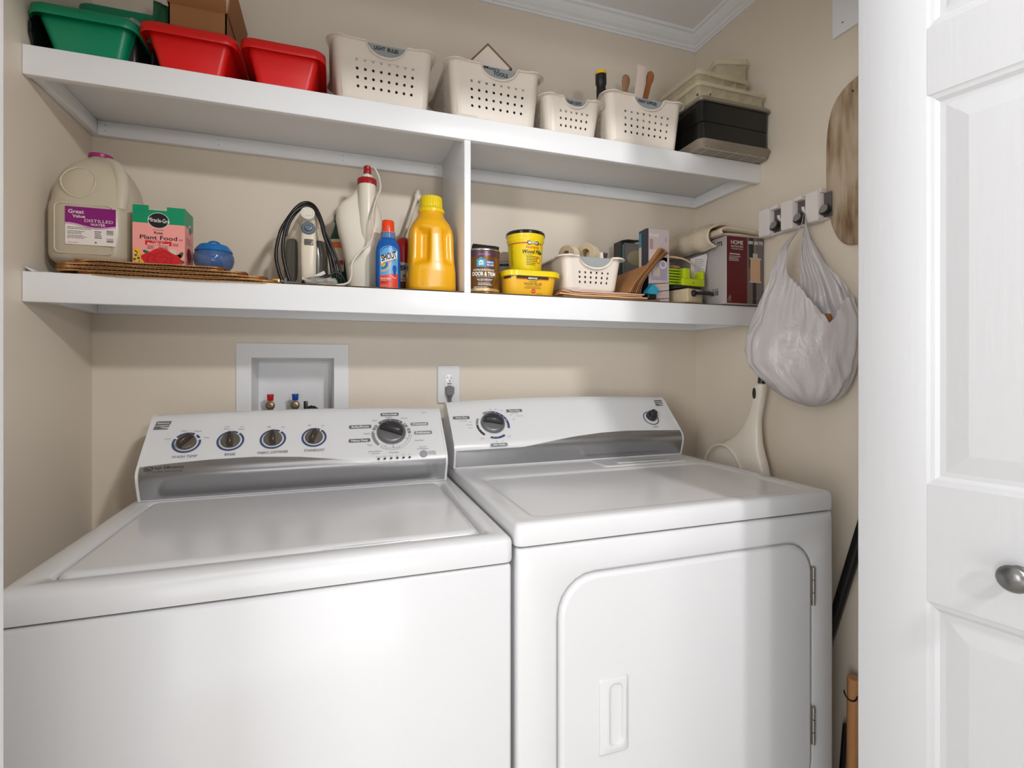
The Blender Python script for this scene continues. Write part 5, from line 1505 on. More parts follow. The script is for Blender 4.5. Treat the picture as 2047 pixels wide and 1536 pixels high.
P.fan([(-.0190, z0_ + .0600), (.0215, z0_ + .0760), (.0225, z0_ + .0960), (-.0215, z0_ + .0790)], 2, 3)
P.text('SHOUT', .0005, z0_ + .0800, .0150, 3, 5, w=.0395, bold=.035, rot=.32, shear=.12)
P.text('ADVANCED', .0025, z0_ + .0675, .0034, 4, 4, w=.033, rot=.32, bold=.01)
P.text('Set-In Stain', -.0080, z0_ + .0235, .0038, 2, 2, w=.027, bold=.02); P.text('Scrubber', -.0130, z0_ + .0190, .0028, 2, 2, w=.014)
P.lines(-.0210, .008, z0_ + .0160, .003, 2, .0010, 3, 2); P.text('8.7 FL OZ', -.013, z0_ + .0050, .0030, 2, 2, w=.015)
P.arc(.016, z0_ + .036, .010, .0112, 200, 290, 2, 2, 10)
P.arc(.001, z0_ + .080, .0225, .0245, 25, 155, 6, 2, 16)
P.done('label', [mat('label_sky', (96, 168, 222), .3), mat('label_coral', (232, 74, 48), .35), M_print_white, mat('label_black', (18, 18, 20), .4), mat('label_crimson', (188, 30, 40), .4), mat('label_lime', (168, 196, 70), .4), M_blb, mat('label_amber', (240, 168, 72), .4)], sb_)

# ---- red spray can behind
cx, cy = .1730, 1.415
ORG[0] = Vector((cx, cy, ZB))
rc = thing('spray_can', 'dark red spray can half hidden between the blue bottle and the yellow jug', 'can', ORG[0])
g = G(); g.lathe([(.022, ZB + .0006), (.0235, ZB + .002), (.0235, ZB + .095), (.0215, ZB + .100), (.001, ZB + .101)], 28, (cx, cy)); g.done('can_body', mat('dark_can', (60, 26, 24), .3, metal=.3), rc, auto=40)
g = G(); g.lathe([(.0238, ZB + .086), (.0238, ZB + .125), (.0225, ZB + .138), (.0160, ZB + .152), (.010, ZB + .157), (.001, ZB + .158)], 28, (cx, cy)); g.done('cap', mat('deep_red_cap', (156, 10, 24), .3), rc, auto=50)
P = Print(cyl(.0235, (cx, cy))); P.rect(-.018, .020, ZB + .068, ZB + .088, 0, 1, 8); P.rect(-.018, .020, ZB + .034, ZB + .080, 0, 1, 8); P.text('SH', .000, ZB + .072, .0130, 1, 3, w=.020, bold=.04, rot=.08)
P.text('SH', .004, ZB + .0505, .0075, 1, 3, w=.014, bold=.03); P.lines(-.012, .016, ZB + .042, .006, 4, .0022, 2, 2); P.done('label', [mat('label_grey', (186, 180, 172), .4), M_ink, mat('label_brick', (186, 60, 36), .4)], rc)

# ---- yellow detergent jug with side handle
cx, cy = .2375, 1.360
ORG[0] = Vector((cx, cy, ZB))
yj = thing('detergent_jug', 'big yellow detergent jug with ribbed cap and molded handle, next to the divider', 'jug', ORG[0])
M_yj = mat('golden_yellow_plastic', (240, 176, 8), .28, coat=.15); M_yc = mat('lemon_cap', (238, 208, 14), .3)
hw0 = .0640
def yr(z, hw, dp, sq=.72, dx=0, dy=0, n=40): return [(cx + dx + hw * math.copysign(abs(math.cos(a)) ** sq, math.cos(a)), cy + dy + dp * math.copysign(abs(math.sin(a)) ** sq, math.sin(a)), ZB + z) for a in [2 * PI * k / n for k in range(n)]]
prf = [(.0006, .058, .050, .72), (.004, .062, .054, .72), (.012, .0650, .056, .72), (.055, .0640, .056, .72), (.072, .0625, .055, .74), (.082, .0615, .054, .78), (.110, .0605, .053, .84), (.150, .0600, .052, .88), (.168, .0570, .050, .9), (.185, .0490, .046, .95), (.197, .0400, .039, 1), (.206, .0345, .034, 1), (.212, .0330, .033, 1), (.218, .0330, .033, 1)]
def pj_(z):
    for a, b in zip(prf, prf[1:]):
        if z <= b[0]:
            t = (z - a[0]) / (b[0] - a[0]); return [a[k] + (b[k] - a[k]) * t for k in (1, 2, 3)]
    return prf[-1][1:]
def sst(a, b, x): return ease(min(1, max(0, (x - a) / (b - a))))
R = []
for q in range(75):
    z = .0006 + (.218 - .0006) * q / 74
    hw, dp, sq = pj_(z); ring = []
    for k in range(120):
        a = 2 * PI * k / 120; deg = math.degrees(a)
        dl = 1 - min(1, abs(deg - 240) / 24) ** 4; dr_ = 1 - min(1, abs(deg - 305) / 16) ** 4
        zw = sst(.066, .090, z) * (1 - sst(.148, .172, z))
        k_ = 1 - (.40 * max(0, dl) + .22 * max(0, dr_)) * zw
        ring.append((cx + .002 + hw * k_ * math.copysign(abs(math.cos(a)) ** sq, math.cos(a)), cy + dp * k_ * math.copysign(abs(math.sin(a)) ** sq, math.sin(a)), ZB + z))
    R.append(ring)
g = G(); g.loft(R, 0, True, (True, True), True)
g.done('jug_body', M_yj, yj)
g = G(); g.lathe([(.0345, ZB + .214), (.0350, ZB + .221), (.0325, ZB + .226), (.0300, ZB + .228)], 40, (cx + .003, cy)); 
g.lathe([(.0295, ZB + .226), (.0285, ZB + .252), (.0275, ZB + .256), (.0245, ZB + .257), (.0225, ZB + .252), (.001, ZB + .252)], 96, (cx + .003, cy), flute=32, fd=.012)
g.done('cap', M_yc, yj, auto=30)
# label on the left flank
P = Print(lambda u, v, L: tuple(Vector((cx, cy, 0)) + Vector((-(.0645 + .0002 * L) * math.cos(u / .058) * 1.0, -(.0565 + .0002 * L) * math.sin(u / .058), v))))
P.rect(.004, .046, ZB + .014, ZB + .055, 0, 0, 8); P.fan([(.006, ZB + .030), (.044, ZB + .020), (.040, ZB + .062), (.016, ZB + .068)], 1, 1); P.text('Arm', .024, ZB + .045, .012, 2, 2, w=.022, bold=.03, rot=.2); P.fan([(.030, ZB + .020), (.040, ZB + .020), (.040, ZB + .030), (.030, ZB + .030)], 1, 2)
P.done('label', [mat('label_pale_orange', (238, 160, 40), .35), mat('label_blue', (50, 86, 160), .35), M_print_white], yj)
# second yellow bottle peeking out behind, right
ORG[0] = Vector((.285, 1.49, ZB)); cx2, cy2 = .284, 1.500
g = G(); g.lathe([(.020, ZB + .0006), (.0235, ZB + .004), (.0235, ZB + .055), (.018, ZB + .070), (.010, ZB + .078), (.010, ZB + .09), (.001, ZB + .091)], 28, (cx2, cy2)); o = g.done('yellow_bottle', mat('ochre_plastic', (214, 150, 20), .35), loc=ORG[0], auto=50); tag(o, 'small ochre bottle standing behind the yellow jug beside the divider', 'bottle')

# ---- white long brush leaning in the corner behind the yellow jug
ORG[0] = Vector((.16, 1.54, ZB))
wb = thing('cleaning_brush', 'whitish long handled brush leaning against the back wall behind the yellow jug', 'brush', ORG[0])
g = G(); g.tube([(.135, 1.520, ZB + .03), (.165, 1.53, ZB + .12), (.205, 1.548, ZB + .235), (.230, 1.556, ZB + .315), (.236, 1.557, ZB + .340)], .006, 12, rfn=lambda t: .0055 + .0035 * max(0, 1 - abs(t - .97) * 10)); g.done('handle', M_wj, wb)
g = G(); g.ball((.236, 1.557, ZB + .322), .0125, 0, 1.0, .5, 1.0, 3); g.done('hanging_knob', M_wj, wb)
g = G(); g.tube([(.128, 1.519, ZB + .004), (.138, 1.522, ZB + .045)], .020, 16); g.done('bristles', M_wj, wb)
ORG[0] = Vector((0, 0, 0))
# ------------------------------------------------------------------ lower shelf, right bay
ORG[0] = Vector((.80, 1.40, ZL))
g = G()
X0_, X1_ = .3315, 1.262
g.box(X0_, X1_, 1.2795, 1.55, ZL, ZL + .0006); g.box(X0_, X1_, 1.2795, 1.55, ZL + .0026, ZL + .0032)
n = 320
g.loft([[(X0_ + (X1_ - X0_) * k / n, 1.2800, ZL + (.0026 if k % 2 else .0006)), (X0_ + (X1_ - X0_) * k / n, 1.55, ZL + (.0026 if k % 2 else .0006))] for k in range(n + 1)], 0, False, (False, False), False)
o = g.done('cardboard_liner', mat('grey_brown_board', (150, 128, 104)), loc=ORG[0]); tag(o, 'thin corrugated liner under the tins and boxes, right of the divider', 'cardboard liner')

# ---- paint can
cx, cy = .3765, 1.338
ORG[0] = Vector((cx, cy, ZB))
pc = thing('paint_can', 'bronze quart paint can marked DOOR & TRIM, right beside the divider', 'paint can', ORG[0])
M_bronze = mat('bronze_label', (134, 92, 44), .26, metal=.55)
M_steel = mat('tin_steel', (176, 172, 166), .3, metal=.9)
R0 = .0460
g = G(); g.lathe([(R0 - .001, ZB + .0006), (R0 + .0008, ZB + .001), (R0 + .0008, ZB + .004), (R0, ZB + .005), (R0, ZB + .110), (R0 - .001, ZB + .113)], 64, (cx, cy), caps=(True, False)); g.done('can_body', M_bronze, pc, auto=40)
g = G(); g.lathe([(R0 - .001, ZB + .1125), (R0 + .0012, ZB + .1135), (R0 + .0015, ZB + .1165), (R0 + .0005, ZB + .1185), (R0 - .003, ZB + .1185), (R0 - .004, ZB + .115), (.001, ZB + .115)], 64, (cx, cy)); g.done('rim', M_steel, pc, auto=40)
P = Print(cyl(R0 + .0002, (cx, cy), a0=-PI / 2 - .45))
zz = ZB
P.rect(-.06, .075, zz + .097, zz + .111, 6, 0, 40); 
P.lines(-.004, .030, zz + .103, .0025, 1, .0012, 4, 1, 0, 3)
P.fan([(-.0080, zz + .0690), (.0160, zz + .0690), (.0160, zz + .0880), (.0040, zz + .0950), (-.0080, zz + .0880)], 0, 1)
P.fan([(-.0020, zz + .0735), (.0105, zz + .0735), (.0105, zz + .0840), (.0043, zz + .0875), (-.0020, zz + .0840)], 1, 2); P.text('HGTV', .0042, zz + .0800, .0042, 0, 3, w=.0105, bold=.03); P.text('HOME', .0042, zz + .0752, .0026, 0, 3, w=.009)
P.rect(.0170, .0400, zz + .0700, .0 + zz + .0860, 2, 1, 8); P.text('SHERWIN', .0290, zz + .0815, .0048, 1, 2, w=.019, bold=.02); P.text('WILLIAMS', .0290, zz + .0745, .0048, 1, 2, w=.020, bold=.02)
P.text('INTERIOR/EXTERIOR', .0120, zz + .0610, .0052, 1, 2, w=.058, bold=.01)
P.text('DOOR & TRIM', .0120, zz + .0510, .0098, 1, 2, w=.064, bold=.04)
P.text('ACRYLIC LATEX ENAMEL', .0140, zz + .0430, .0022, 1, 2, w=.046)
P.rect(-.0090, .0370, zz + .0300, zz + .0390, 3, 1, 12); P.text('FACTORY-LIKE FINISH', .0140, zz + .0362, .0032, 1, 2, w=.041, bold=.02); P.text('SUPERB DURABILITY', .0140, zz + .0322, .0022, 1, 2, w=.036)
P.lines(-.004, .034, zz + .0270, .0042, 2, .0016, 1, 2, .2, 5); P.lines(-.016, .036, zz + .0170, .0034, 3, .0013, 1, 2, .4, 6)
P.rect(-.060, .070, zz + .0060, zz + .0130, 5, 0, 30)
P.done('label', [mat('label_turquoise', (44, 150, 186), .35), M_print_white, mat('label_royal', (40, 74, 160), .35), mat('label_brown', (54, 36, 26), .4), mat('label_lilac_line', (190, 150, 190), .4), mat('label_sand', (206, 170, 104), .35, metal=.3), mat('label_plum', (96, 66, 84), .3, metal=.4)], pc)
ORG[0] = Vector((.384, 1.345, ZB + .119))
g = G(); g.M = g.M @ Matrix.Translation((.383, 1.345, ZB + .1187)) @ Matrix.Rotation(-.25, 4, 'Z')
g.loft([[(-.030, -.022, .0), (.036, -.022, .0), (.036, .022, .0), (-.030, .022, .0)], [(-.034, -.026, .012), (.040, -.026, .009), (.040, .024, .009), (-.034, .024, .012)], [(-.030, -.022, .0185), (.030, -.022, .0125), (.030, .02, .0125), (-.030, .02, .0185)]], 0, True, (True, True), False)
o = g.done('sanding_block', mat('black_sponge', (30, 27, 24), .9, bump=.5, bscale=400), loc=ORG[0]); tag(o, 'black wedge shaped sanding block on top of the bronze paint can', 'sanding block')

# ---- round bleach tub behind
cx, cy = .4840, 1.465
ORG[0] = Vector((cx, cy, ZB))
kt = thing('powder_tub', 'white and navy tub with a red letter K, behind the can and the yellow tubs', 'tub', ORG[0])
g = G(); g.lathe([(.036, ZB + .0006), (.038, ZB + .003), (.038, ZB + .118), (.036, ZB + .120)], 40, (cx, cy)); g.done('tub_body', mat('white_tub', (220, 208, 200), .35), kt, auto=40)
g = G(); g.lathe([(.0385, ZB + .116), (.0395, ZB + .117), (.0395, ZB + .134), (.037, ZB + .137), (.020, ZB + .139), (.015, ZB + .150), (.001, ZB + .151)], 40, (cx, cy)); g.done('lid', mat('beige_lid', (204, 184, 168), .4), kt, auto=40)
P = Print(cyl(.0382, (cx, cy))); P.rect(-.055, .03, ZB + .003, ZB + .055, 0, 1, 20); P.rect(-.055, .03, ZB + .103, ZB + .110, 0, 1, 20); P.text('K', -.0060, ZB + .081, .020, 1, 2, w=.017, bold=.05)
P.done('label', [mat('label_navy', (22, 44, 104), .35), mat('label_ruby', (178, 20, 44), .35)], kt)

# ---- rectangular yellow tub
ORG[0] = Vector((.503, 1.345, ZB))
M_yt = mat('wood_filler_yellow', (240, 184, 44), .35); M_yb = mat('bright_yellow_plastic', (240, 210, 20), .28, coat=.2)
M_yr = mat('label_orange_line', (226, 120, 30), .4); M_brn = mat('dark_brown_ink', (66, 34, 30), .4)
rt_ = thing('wood_filler_tub', 'wide rectangular yellow wood filler tub with a bright yellow lid, under the round tub', 'tub', ORG[0])
g = G()
g.loft([rr3(.4340, .5690, 1.2940, 1.404, .028, ZB + .0006, 8), rr3(.4310, .5720, 1.2910, 1.407, .03, ZB + .003, 8), rr3(.4290, .5785, 1.2850, 1.413, .032, ZB + .052, 8)], 0, True, (True, True), True); g.done('tub_body', M_yt, rt_, auto=50)
g = G(); g.loft([rr3(.4285, .5795, 1.2840, 1.414, .032, ZB + .0500, 8), rr3(.4230, .5880, 1.2770, 1.421, .036, ZB + .0505, 8), rr3(.4225, .5885, 1.2765, 1.4215, .036, ZB + .0630, 8), rr3(.4245, .5860, 1.2790, 1.419, .034, ZB + .0655, 8), rr3(.4270, .5820, 1.2830, 1.415, .032, ZB + .0658, 8), rr3(.4285, .5800, 1.2850, 1.413, .032, ZB + .0630, 8)], 0, True, (True, True), True)
g.done('lid', M_yb, rt_, auto=40)
g = G(); g.loft([rr3(.4285, .5800, 1.2850, 1.413, .032, ZB + .0632, 8), rr3(.4285, .5800, 1.2850, 1.413, .032, ZB + .0668, 8)], 0, True, (True, True), False); g.done('lid_top', mat('brown_lid_top', (58, 36, 34), .3), rt_)
yfun = lambda u, v, L: (.4550 + u, 1.2910 - (v / .052) * .0060 - .0003 - .0002 * L, ZB + v)
P = Print(yfun)
P.rect(0, .0930, .0430, .0500, 2, 1); P.rect(0, .0930, .0405, .0430, 1, 1)
P.rr(.0310, .0640, .0405, .0495, .003, 3, 2); P.text('MINWAX', .0475, .0450, .0052, 4, 3, w=.027, bold=.03)
P.text('STAINABLE', .0480, .0365, .0028, 2, 2, w=.023); P.text('WOOD FILLER', .0480, .0300, .0072, 2, 2, w=.052)
P.text('Interior / Exterior', .0480, .0240, .0024, 2, 2, w=.036); P.lines(.024, .074, .0215, .0030, 2, .0008, 2, 1, .2, 3)
P.disc(.0500, .0110, .0062, 5, 2, 20); P.text('NEW', .0500, .0110, .0020, 4, 3, w=.008); P.text('32 FL OZ', .0680, .0048, .0026, 2, 2, w=.016)
P.done('label', [M_yt, M_yr, M_brn, mat('logo_black', (24, 20, 20), .4), M_print_white, mat('seal_red', (206, 66, 40), .4)], rt_)
P = Print(lambda u, v, L: (.4290 + .0297 * (1 - math.cos(u)) + .0063 * (1 - v / .052) - (.0004 + .0002 * L) * math.cos(u), 1.3165 - .0300 * math.sin(u) + .0050 * (1 - v / .052) - (.0004 + .0002 * L) * math.sin(u), ZB + v))
P.rect(.10, 1.50, .0430, .0500, 1, 1, 8); P.rect(.10, 1.50, .0405, .0430, 0, 1, 8); P.rect(.62, 1.20, .004, .024, 2, 1, 4); P.bars(.68, 1.14, .006, .022, 9, 3, 2); P.lines(.2, 1.2, .034, .004, 2, .001, 1, 1, .3, 2)
P.done('side_label', [M_yr, M_brn, mat('label_cream', (232, 206, 130), .4), M_print_dk], rt_)

# ---- round yellow tub on top
cx, cy, zr0 = .5000, 1.338, ZB + .0672
ORG[0] = Vector((cx, cy, zr0))
rd = thing('wood_filler_tub', 'round yellow wood filler tub with a black rimmed lid, standing on the rectangular tub', 'tub', ORG[0])
g = G(); g.lathe([(.0430, zr0), (.0445, zr0 + .002), (.0490, zr0 + .080), (.0520, zr0 + .084), (.0525, zr0 + .089), (.0505, zr0 + .090), (.0530, zr0 + .095), (.0535, zr0 + .1000), (.0520, zr0 + .101)], 56, (cx, cy)); g.done('tub_body', M_yb, rd, auto=50)
g = G(); g.lathe([(.0515, zr0 + .0995), (.0548, zr0 + .1000), (.0550, zr0 + .1060), (.0520, zr0 + .1095), (.0500, zr0 + .1097), (.0490, zr0 + .1060), (.001, zr0 + .1060)], 56, (cx, cy)); g.done('lid', mat('gloss_black_lid', (26, 20, 22), .15, coat=.4), rd, auto=40)
P = Print(cyl(.0445, (cx, cy), a0=-PI / 2 - .34, rfn=lambda v: .0447 + (v - zr0 - .002) / .078 * .0045))
P.rect(-.06, .05, zr0 + .0725, zr0 + .0760, 1, 1, 24); P.rr(.004, .036, zr0 + .0690, zr0 + .0800, .003, 2, 2); P.text('MINWAX', .0200, zr0 + .0748, .0062, 3, 3, w=.027, bold=.03)
P.text('Stainable', .0190, zr0 + .0635, .0070, 4, 2, w=.037, shear=.2, bold=.02); P.text('Wood Filler', .0220, zr0 + .0510, .0100, 5, 2, w=.062, shear=.2, bold=.03)
P.lines(.002, .040, zr0 + .0390, .0045, 6, .0016, 5, 2, .4, 3); P.rect(-.004, .020, zr0 + .0420, zr0 + .0426, 5, 2, 4)
P.disc(.0380, zr0 + .0290, .0085, 4, 2, 18); P.disc(.0380, zr0 + .0290, .0055, 0, 3, 18)
P.lines(-.046, -.034, zr0 + .069, .0040, 14, .0012, 5, 1, .3, 7)
P.done('label', [M_yb, mat('label_rust', (196, 84, 24), .4), mat('logo_black', (24, 20, 20)), M_print_white, mat('label_vermilion', (226, 92, 28), .4), mat('ink_brown_black', (44, 30, 22), .4)], rd)

# ---- folders lying flat under the small basket
M_kraft = [mat('kraft_%s' % k, c, .7, bump=.15, bscale=80, var=.04) for k, c in (('tan', (196, 148, 104)), ('buff', (226, 178, 128)), ('pink', (206, 172, 160)), ('brown', (132, 92, 66)))]
labs = ['thick brown folder at the very bottom of the pile under the small basket', 'buff folder, second from the bottom of the pile under the small basket', 'tan folder, third from the bottom, curling up at its left corner', 'pinkish paper folder directly under the small basket']
for i, (m, xa, xb, ya, lift) in enumerate(((3, .590, .905, 1.283, .0), (1, .583, .868, 1.284, .003), (0, .590, .842, 1.286, .006), (2, .618, .850, 1.288, .002))):
    zi = ZB + .0050 * i + .0001
    ORG[0] = Vector(((xa + xb) / 2, 1.40, zi))
    g = G(); n = 24
    rows = []
    for k in range(n + 1):
        s = k / n; x = xa + (xb - xa) * s
        z = zi + lift * max(0, 1 - s * 6) ** 1.3 + .0006 * math.sin(7 * s + i) ** 2
        rows.append([(x, ya + .004 * math.sin(2 * s + i), z), (x, ya + .004 * math.sin(2 * s + i), z + .0036), (x, 1.50, zi + .0036), (x, 1.50, zi)])
    g.loft(rows, 0, True, (True, True), False)
    o = g.done('paper_folder', M_kraft[m], loc=ORG[0]); tag(o, labs[i], 'folder', 'folders lying under the small basket')
ZF = ZB + .0050 * 4 + .0006
basket('ivory perforated basket with unmarked grey grip on the lower shelf, holding tape rolls', .6900, 1.2935, .186, .235, .098, ZF, 6, 3, None, zr_scoop=.032, sh=.36, gp='ivory perforated basket kept on the lower shelf')
# tape rolls and bits in it
M_tape = mat('cream_tape', (222, 208, 180), .45); M_tape_s = mat('tape_side', (190, 168, 134), .6, bump=.6, bscale=300, var=.1)
def roll(x, y, z, r, w, ax, lab, group='tape rolls in the small basket', inner=.5):
    ORG[0] = Vector((x, y, z))
    t = thing('tape_roll', lab, 'tape', ORG[0], 0, group)
    g = G(); g.M = ax
    g.lathe([(r * inner, -w / 2), (r, -w / 2 + .0005), (r, w / 2 - .0005), (r * inner, w / 2)], 36, caps=(False, False)); g.done('tape', M_tape, t, auto=40)
    g = G(); g.M = ax
    g.lathe([(r * inner - .0015, w / 2 + .0003), (r * inner - .0015, -w / 2 - .0003), (r * inner, -w / 2 - .0003), (r * inner, w / 2 + .0003)], 36, caps=(False, False))
    for q in (-1, 1): g.lathe([(r * inner, q * (w / 2 + .0002)), (r * .98, q * (w / 2 + .0002))], 36, caps=(False, False))
    g.done('core', M_tape_s, t, auto=40)
rz = lambda a, b=0: Matrix.Rotation(a, 4, 'Z') @ Matrix.Rotation(b, 4, 'Y')
roll(.656, 1.385, ZF + .118, .030, .026, rz(.5, PI / 2 - .15), 'cream tape roll at the left of the small basket')
roll(.712, 1.372, ZF + .122, .0310, .034, rz(.62, PI / 2), 'wide cream tape roll standing highest in the small basket')
ORG[0] = Vector((.74, 1.37, ZF + .02))
pb = thing('paper_tube', 'cream rolled paper marked b next to the tape rolls', 'paper roll', ORG[0])
g = G(); g.M = g.M @ Matrix.Translation((.738, 1.368, ZF + .10)) @ Matrix.Rotation(-.4, 4, 'Z'); g.loft([[(-.024, 0, -.05), (.026, 0, -.05), (.026, .02, -.05), (-.024, .02, -.05)], [(-.024, 0, .030), (.020, 0, .028), (.020, .02, .028), (-.024, .02, .030)], [(-.020, .006, .034), (.016, .006, .032), (.016, .016, .032), (-.020, .016, .034)]], 0, True, (True, True), True); g.done('roll', M_tape, pb, auto=40)
P = Print(lambda u, v, L: tuple(Matrix.Translation((.738, 1.368, ZF + .10)) @ Matrix.Rotation(-.4, 4, 'Z') @ Vector((u, -.0004 * L, v)))); P.text('b', -.008, .014, .0090, 0, 2, bold=.03); P.done('letter', [M_ink], pb)
ORG[0] = Vector((.777, 1.375, ZF + .02))
tp = thing('tape_packet', 'rust brown packet with a dark corner at the right of the small basket', 'packet', ORG[0])
g = G(); g.M = g.M @ Matrix.Translation((.768, 1.385, ZF + .04)) @ Matrix.Rotation(.14, 4, 'Y'); g.box(-.008, .006, 0, .004, -.03, .096); g.done('packet_edge', mat('rust_card', (168, 84, 44), .5), tp)
g = G(); g.M = g.M @ Matrix.Translation((.768, 1.385, ZF + .04)) @ Matrix.Rotation(.14, 4, 'Y'); g.loft([[(-.020, -.002, .088), (.004, -.002, .095), (.002, -.002, .072), (-.008, -.002, .070)], [(-.020, 0, .088), (.004, 0, .095), (.002, 0, .072), (-.008, 0, .070)]], 0, True, (True, True), False); g.done('dark_corner', mat('slate_corner', (62, 60, 78), .4), tp)
ORG[0] = Vector((.69, 1.40, ZF + .005))
g = G(); g.box(.628, .752, 1.330, 1.49, ZF + .0055, ZF + .062, bev=.006); o = g.done('sandpaper_pack', M_cont, loc=ORG[0]); tag(o, 'brown sandpaper pack showing through the holes of the small basket', 'pack')

# ---- kraft envelopes leaning to the right
for i in range(6):
    off = .0075 * i
    crv = bez([(.7990 + off * .9, ZF + .0010), (.8130 + off * .8, ZF + .026 + off * .1), (.8370 + off * .7, ZF + .055 + off * .1), (.8730 + off * .62, ZF + .096), (.9060 + off * .75, ZF + .138 - off * .3)], 5)
    ORG[0] = Vector((.86, 1.40, ZF))
    g = G(); th = .0022
    R = []
    for k, (x, z) in enumerate([(c[0], c[1]) for c in crv] if len(crv[0]) == 2 else [(c[0], c[1]) for c in crv]):
        fy = 1.2800 + .0005 * i
        by = 1.480 - .004 * i if x + th < .868 else 1.2990
        R.append([(x, fy, z), (x + th, fy, z - .0004), (x + th, by, z - .0004), (x, by, z)])
    g.loft(R, 0, True, (True, True), False)
    nm = ['leftmost', 'second', 'third', 'fourth', 'fifth', 'rightmost'][i]
    o = g.done('kraft_envelope', mat('kraft_brown_%d' % (i % 3), ((182, 128, 78), (150, 100, 60), (126, 82, 50))[i % 3], .75, bump=.15, bscale=80, var=.05), loc=ORG[0])
    tag(o, nm + ' of the brown envelopes leaning right between the small basket and tall box', 'envelope', 'brown envelopes leaning beside the small basket')

# ---- teal clip with a black base
ORG[0] = Vector((.872, 1.292, ZB + .005))
tcl = thing('tape_dispenser', 'small teal dispenser with scrolled ends and a black base in front of the envelopes', 'dispenser', (.872, 1.292, ZB + .0052))
M_teal = mat('teal_plastic', (46, 150, 176), .35)
zt0 = ZB + .0054
g = G(); g.loft([[(.8560 + a, 1.2795, zt0 + b) for a, b in ((0, .016), (.004, .026), (.012, .034), (.020, .044), (.028, .040), (.040, .026), (.041, .017), (.030, .014), (.012, .014))], [(.8560 + a, 1.300, zt0 + b) for a, b in ((0, .016), (.004, .026), (.012, .034), (.020, .044), (.028, .040), (.040, .026), (.041, .017), (.030, .014), (.012, .014))]], 0, True, (True, True), True)
g.done('shell', M_teal, tcl, auto=40)
for (a, b) in ((.0035, .018), (.036, .021)):
    g = G(); g.tube([(.8560 + a + (.0052 - .0005 * k) * math.cos(k * .75), 1.2785, zt0 + b + (.0052 - .0005 * k) * math.sin(k * .75)) for k in range(9)], .0014, 8); g.done('scroll', M_teal, tcl)
g = G(); g.box(.8600, .8900, 1.2815, 1.300, zt0, zt0 + .0155, bev=.003); g.done('base', M_black, tcl)

# ---- tall photo box, with a blister pack behind it
ORG[0] = Vector((.909, 1.315, ZB))
xb0, xb1, yb0_, yb1_, zb1_ = .8995, .9460, 1.300, 1.350, 1.6295
xb0 = .8745
tb = thing('photo_box', 'tall slim box with a pale picture on the front, standing beside the lime green frame', 'box', (.91, 1.325, ZB))
ORG[0] = Vector((.91, 1.325, ZB))
g = G(); g.box(xb0, xb1, yb0_, yb1_, ZB + .0004, zb1_ - .002); g.loft([[(xb0, yb0_ + .002, zb1_ - .002), (xb1, yb0_ + .002, zb1_ - .002), (xb1, yb1_, zb1_ - .002), (xb0, yb1_, zb1_ - .002)], [(xb0, yb0_ + .010, zb1_ + .0015), (xb1, yb0_ + .010, zb1_ + .0005), (xb1, yb1_, zb1_), (xb0, yb1_, zb1_)]], 0, True, (False, True), False)
g.done('carton', mat('box_slate', (60, 62, 72), .5), tb)
P = Print(flat((xb0, yb0_ - .0002, ZB), (1, 0, 0), (0, 0, 1))); Wb = xb1 - xb0; Hb = zb1_ - ZB - .002
P.rect(0, Wb, 0, Hb, 0, 0); P.rect(0, Wb, Hb * .56, Hb * .72, 1, 1)
P.rect(.003, .034, Hb - .022, Hb - .014, 3, 1); P.lines(.006, .030, Hb - .0155, .0030, 2, .0010, 4, 2, .2); P.rect(.004, .016, Hb * .72, Hb * .86, 5, 1); P.rect(.058, .063, Hb * .84, Hb * .90, 4, 1); P.rect(.0595, .0615, Hb * .85, Hb * .89, 0, 2)
P.rect(.010, .065, Hb * .30, Hb * .55, 6, 1); P.fan([(.030, Hb * .55), (.065, Hb * .55), (.065, Hb * .62), (.045, Hb * .62)], 6, 1)
for k in range(12): P.rect(.016 + .002 * k, .0172 + .002 * k, Hb * .34 + .002 * (k % 3), Hb * .50 - .003 * ((k * 7) % 4), 7, 2)
P.disc(.050, Hb * .52, .013, 8, 2, 20); P.disc(.050, Hb * .52, .008, 6, 3, 20)
for k in range(5): P.fan([(0, Hb * .245 - .0115 * k), (Wb, Hb * .275 - .0115 * k), (Wb, Hb * .268 - .0115 * k), (0, Hb * .232 - .0115 * k)], (2, 9)[k % 2], 2)
P.fn = flat((xb0 - .0002, yb1_, ZB), (0, -1, 0), (0, 0, 1)); P.rect(0, yb1_ - yb0_, 0, Hb, 10, 0); P.rect(0, .014, Hb * .78, Hb * .98, 11, 1); P.rect(0, .014, 0, Hb * .78, 12, 1)
P.done('printed_faces', [mat('picture_mauve', (190, 174, 174), .4), mat('picture_blush', (204, 188, 180), .4), M_brn, mat('sticker_pale', (216, 208, 200), .4), M_print_mid, mat('picture_rose', (164, 134, 136), .4), mat('picture_lilac', (158, 148, 164), .4), mat('picture_tassel', (206, 186, 158), .5), mat('picture_cotton', (208, 200, 206), .5), mat('picture_sand', (206, 170, 142), .5), mat('box_midnight', (26, 38, 58), .4), mat('box_teal', (40, 130, 150), .4), mat('box_cream_edge', (200, 186, 166), .5)], tb)
ORG[0] = Vector((.95, 1.51, ZB))
bp_ = thing('blister_pack', 'smoky clear blister pack in a dark frame behind the tall photo box', 'package', ORG[0])
g = G(); cv = [(.896, .2260), (.905, .2290), (.924, .2325), (.942, .2320), (.963, .2330), (.985, .2400), (1.005, .243)]
g.loft([[(x, 1.490, ZB + z - .0022), (x, 1.490, ZB + z + .0010), (x, 1.535, ZB + z + .0010), (x, 1.535, ZB + z - .0022)] for x, z in cv], 0, True, (True, True), False); g.box(.8950, .9000, 1.490, 1.535, ZB + .0004, ZB + .226); g.done('dark_frame', mat('pack_frame', (44, 44, 50), .4), bp_)
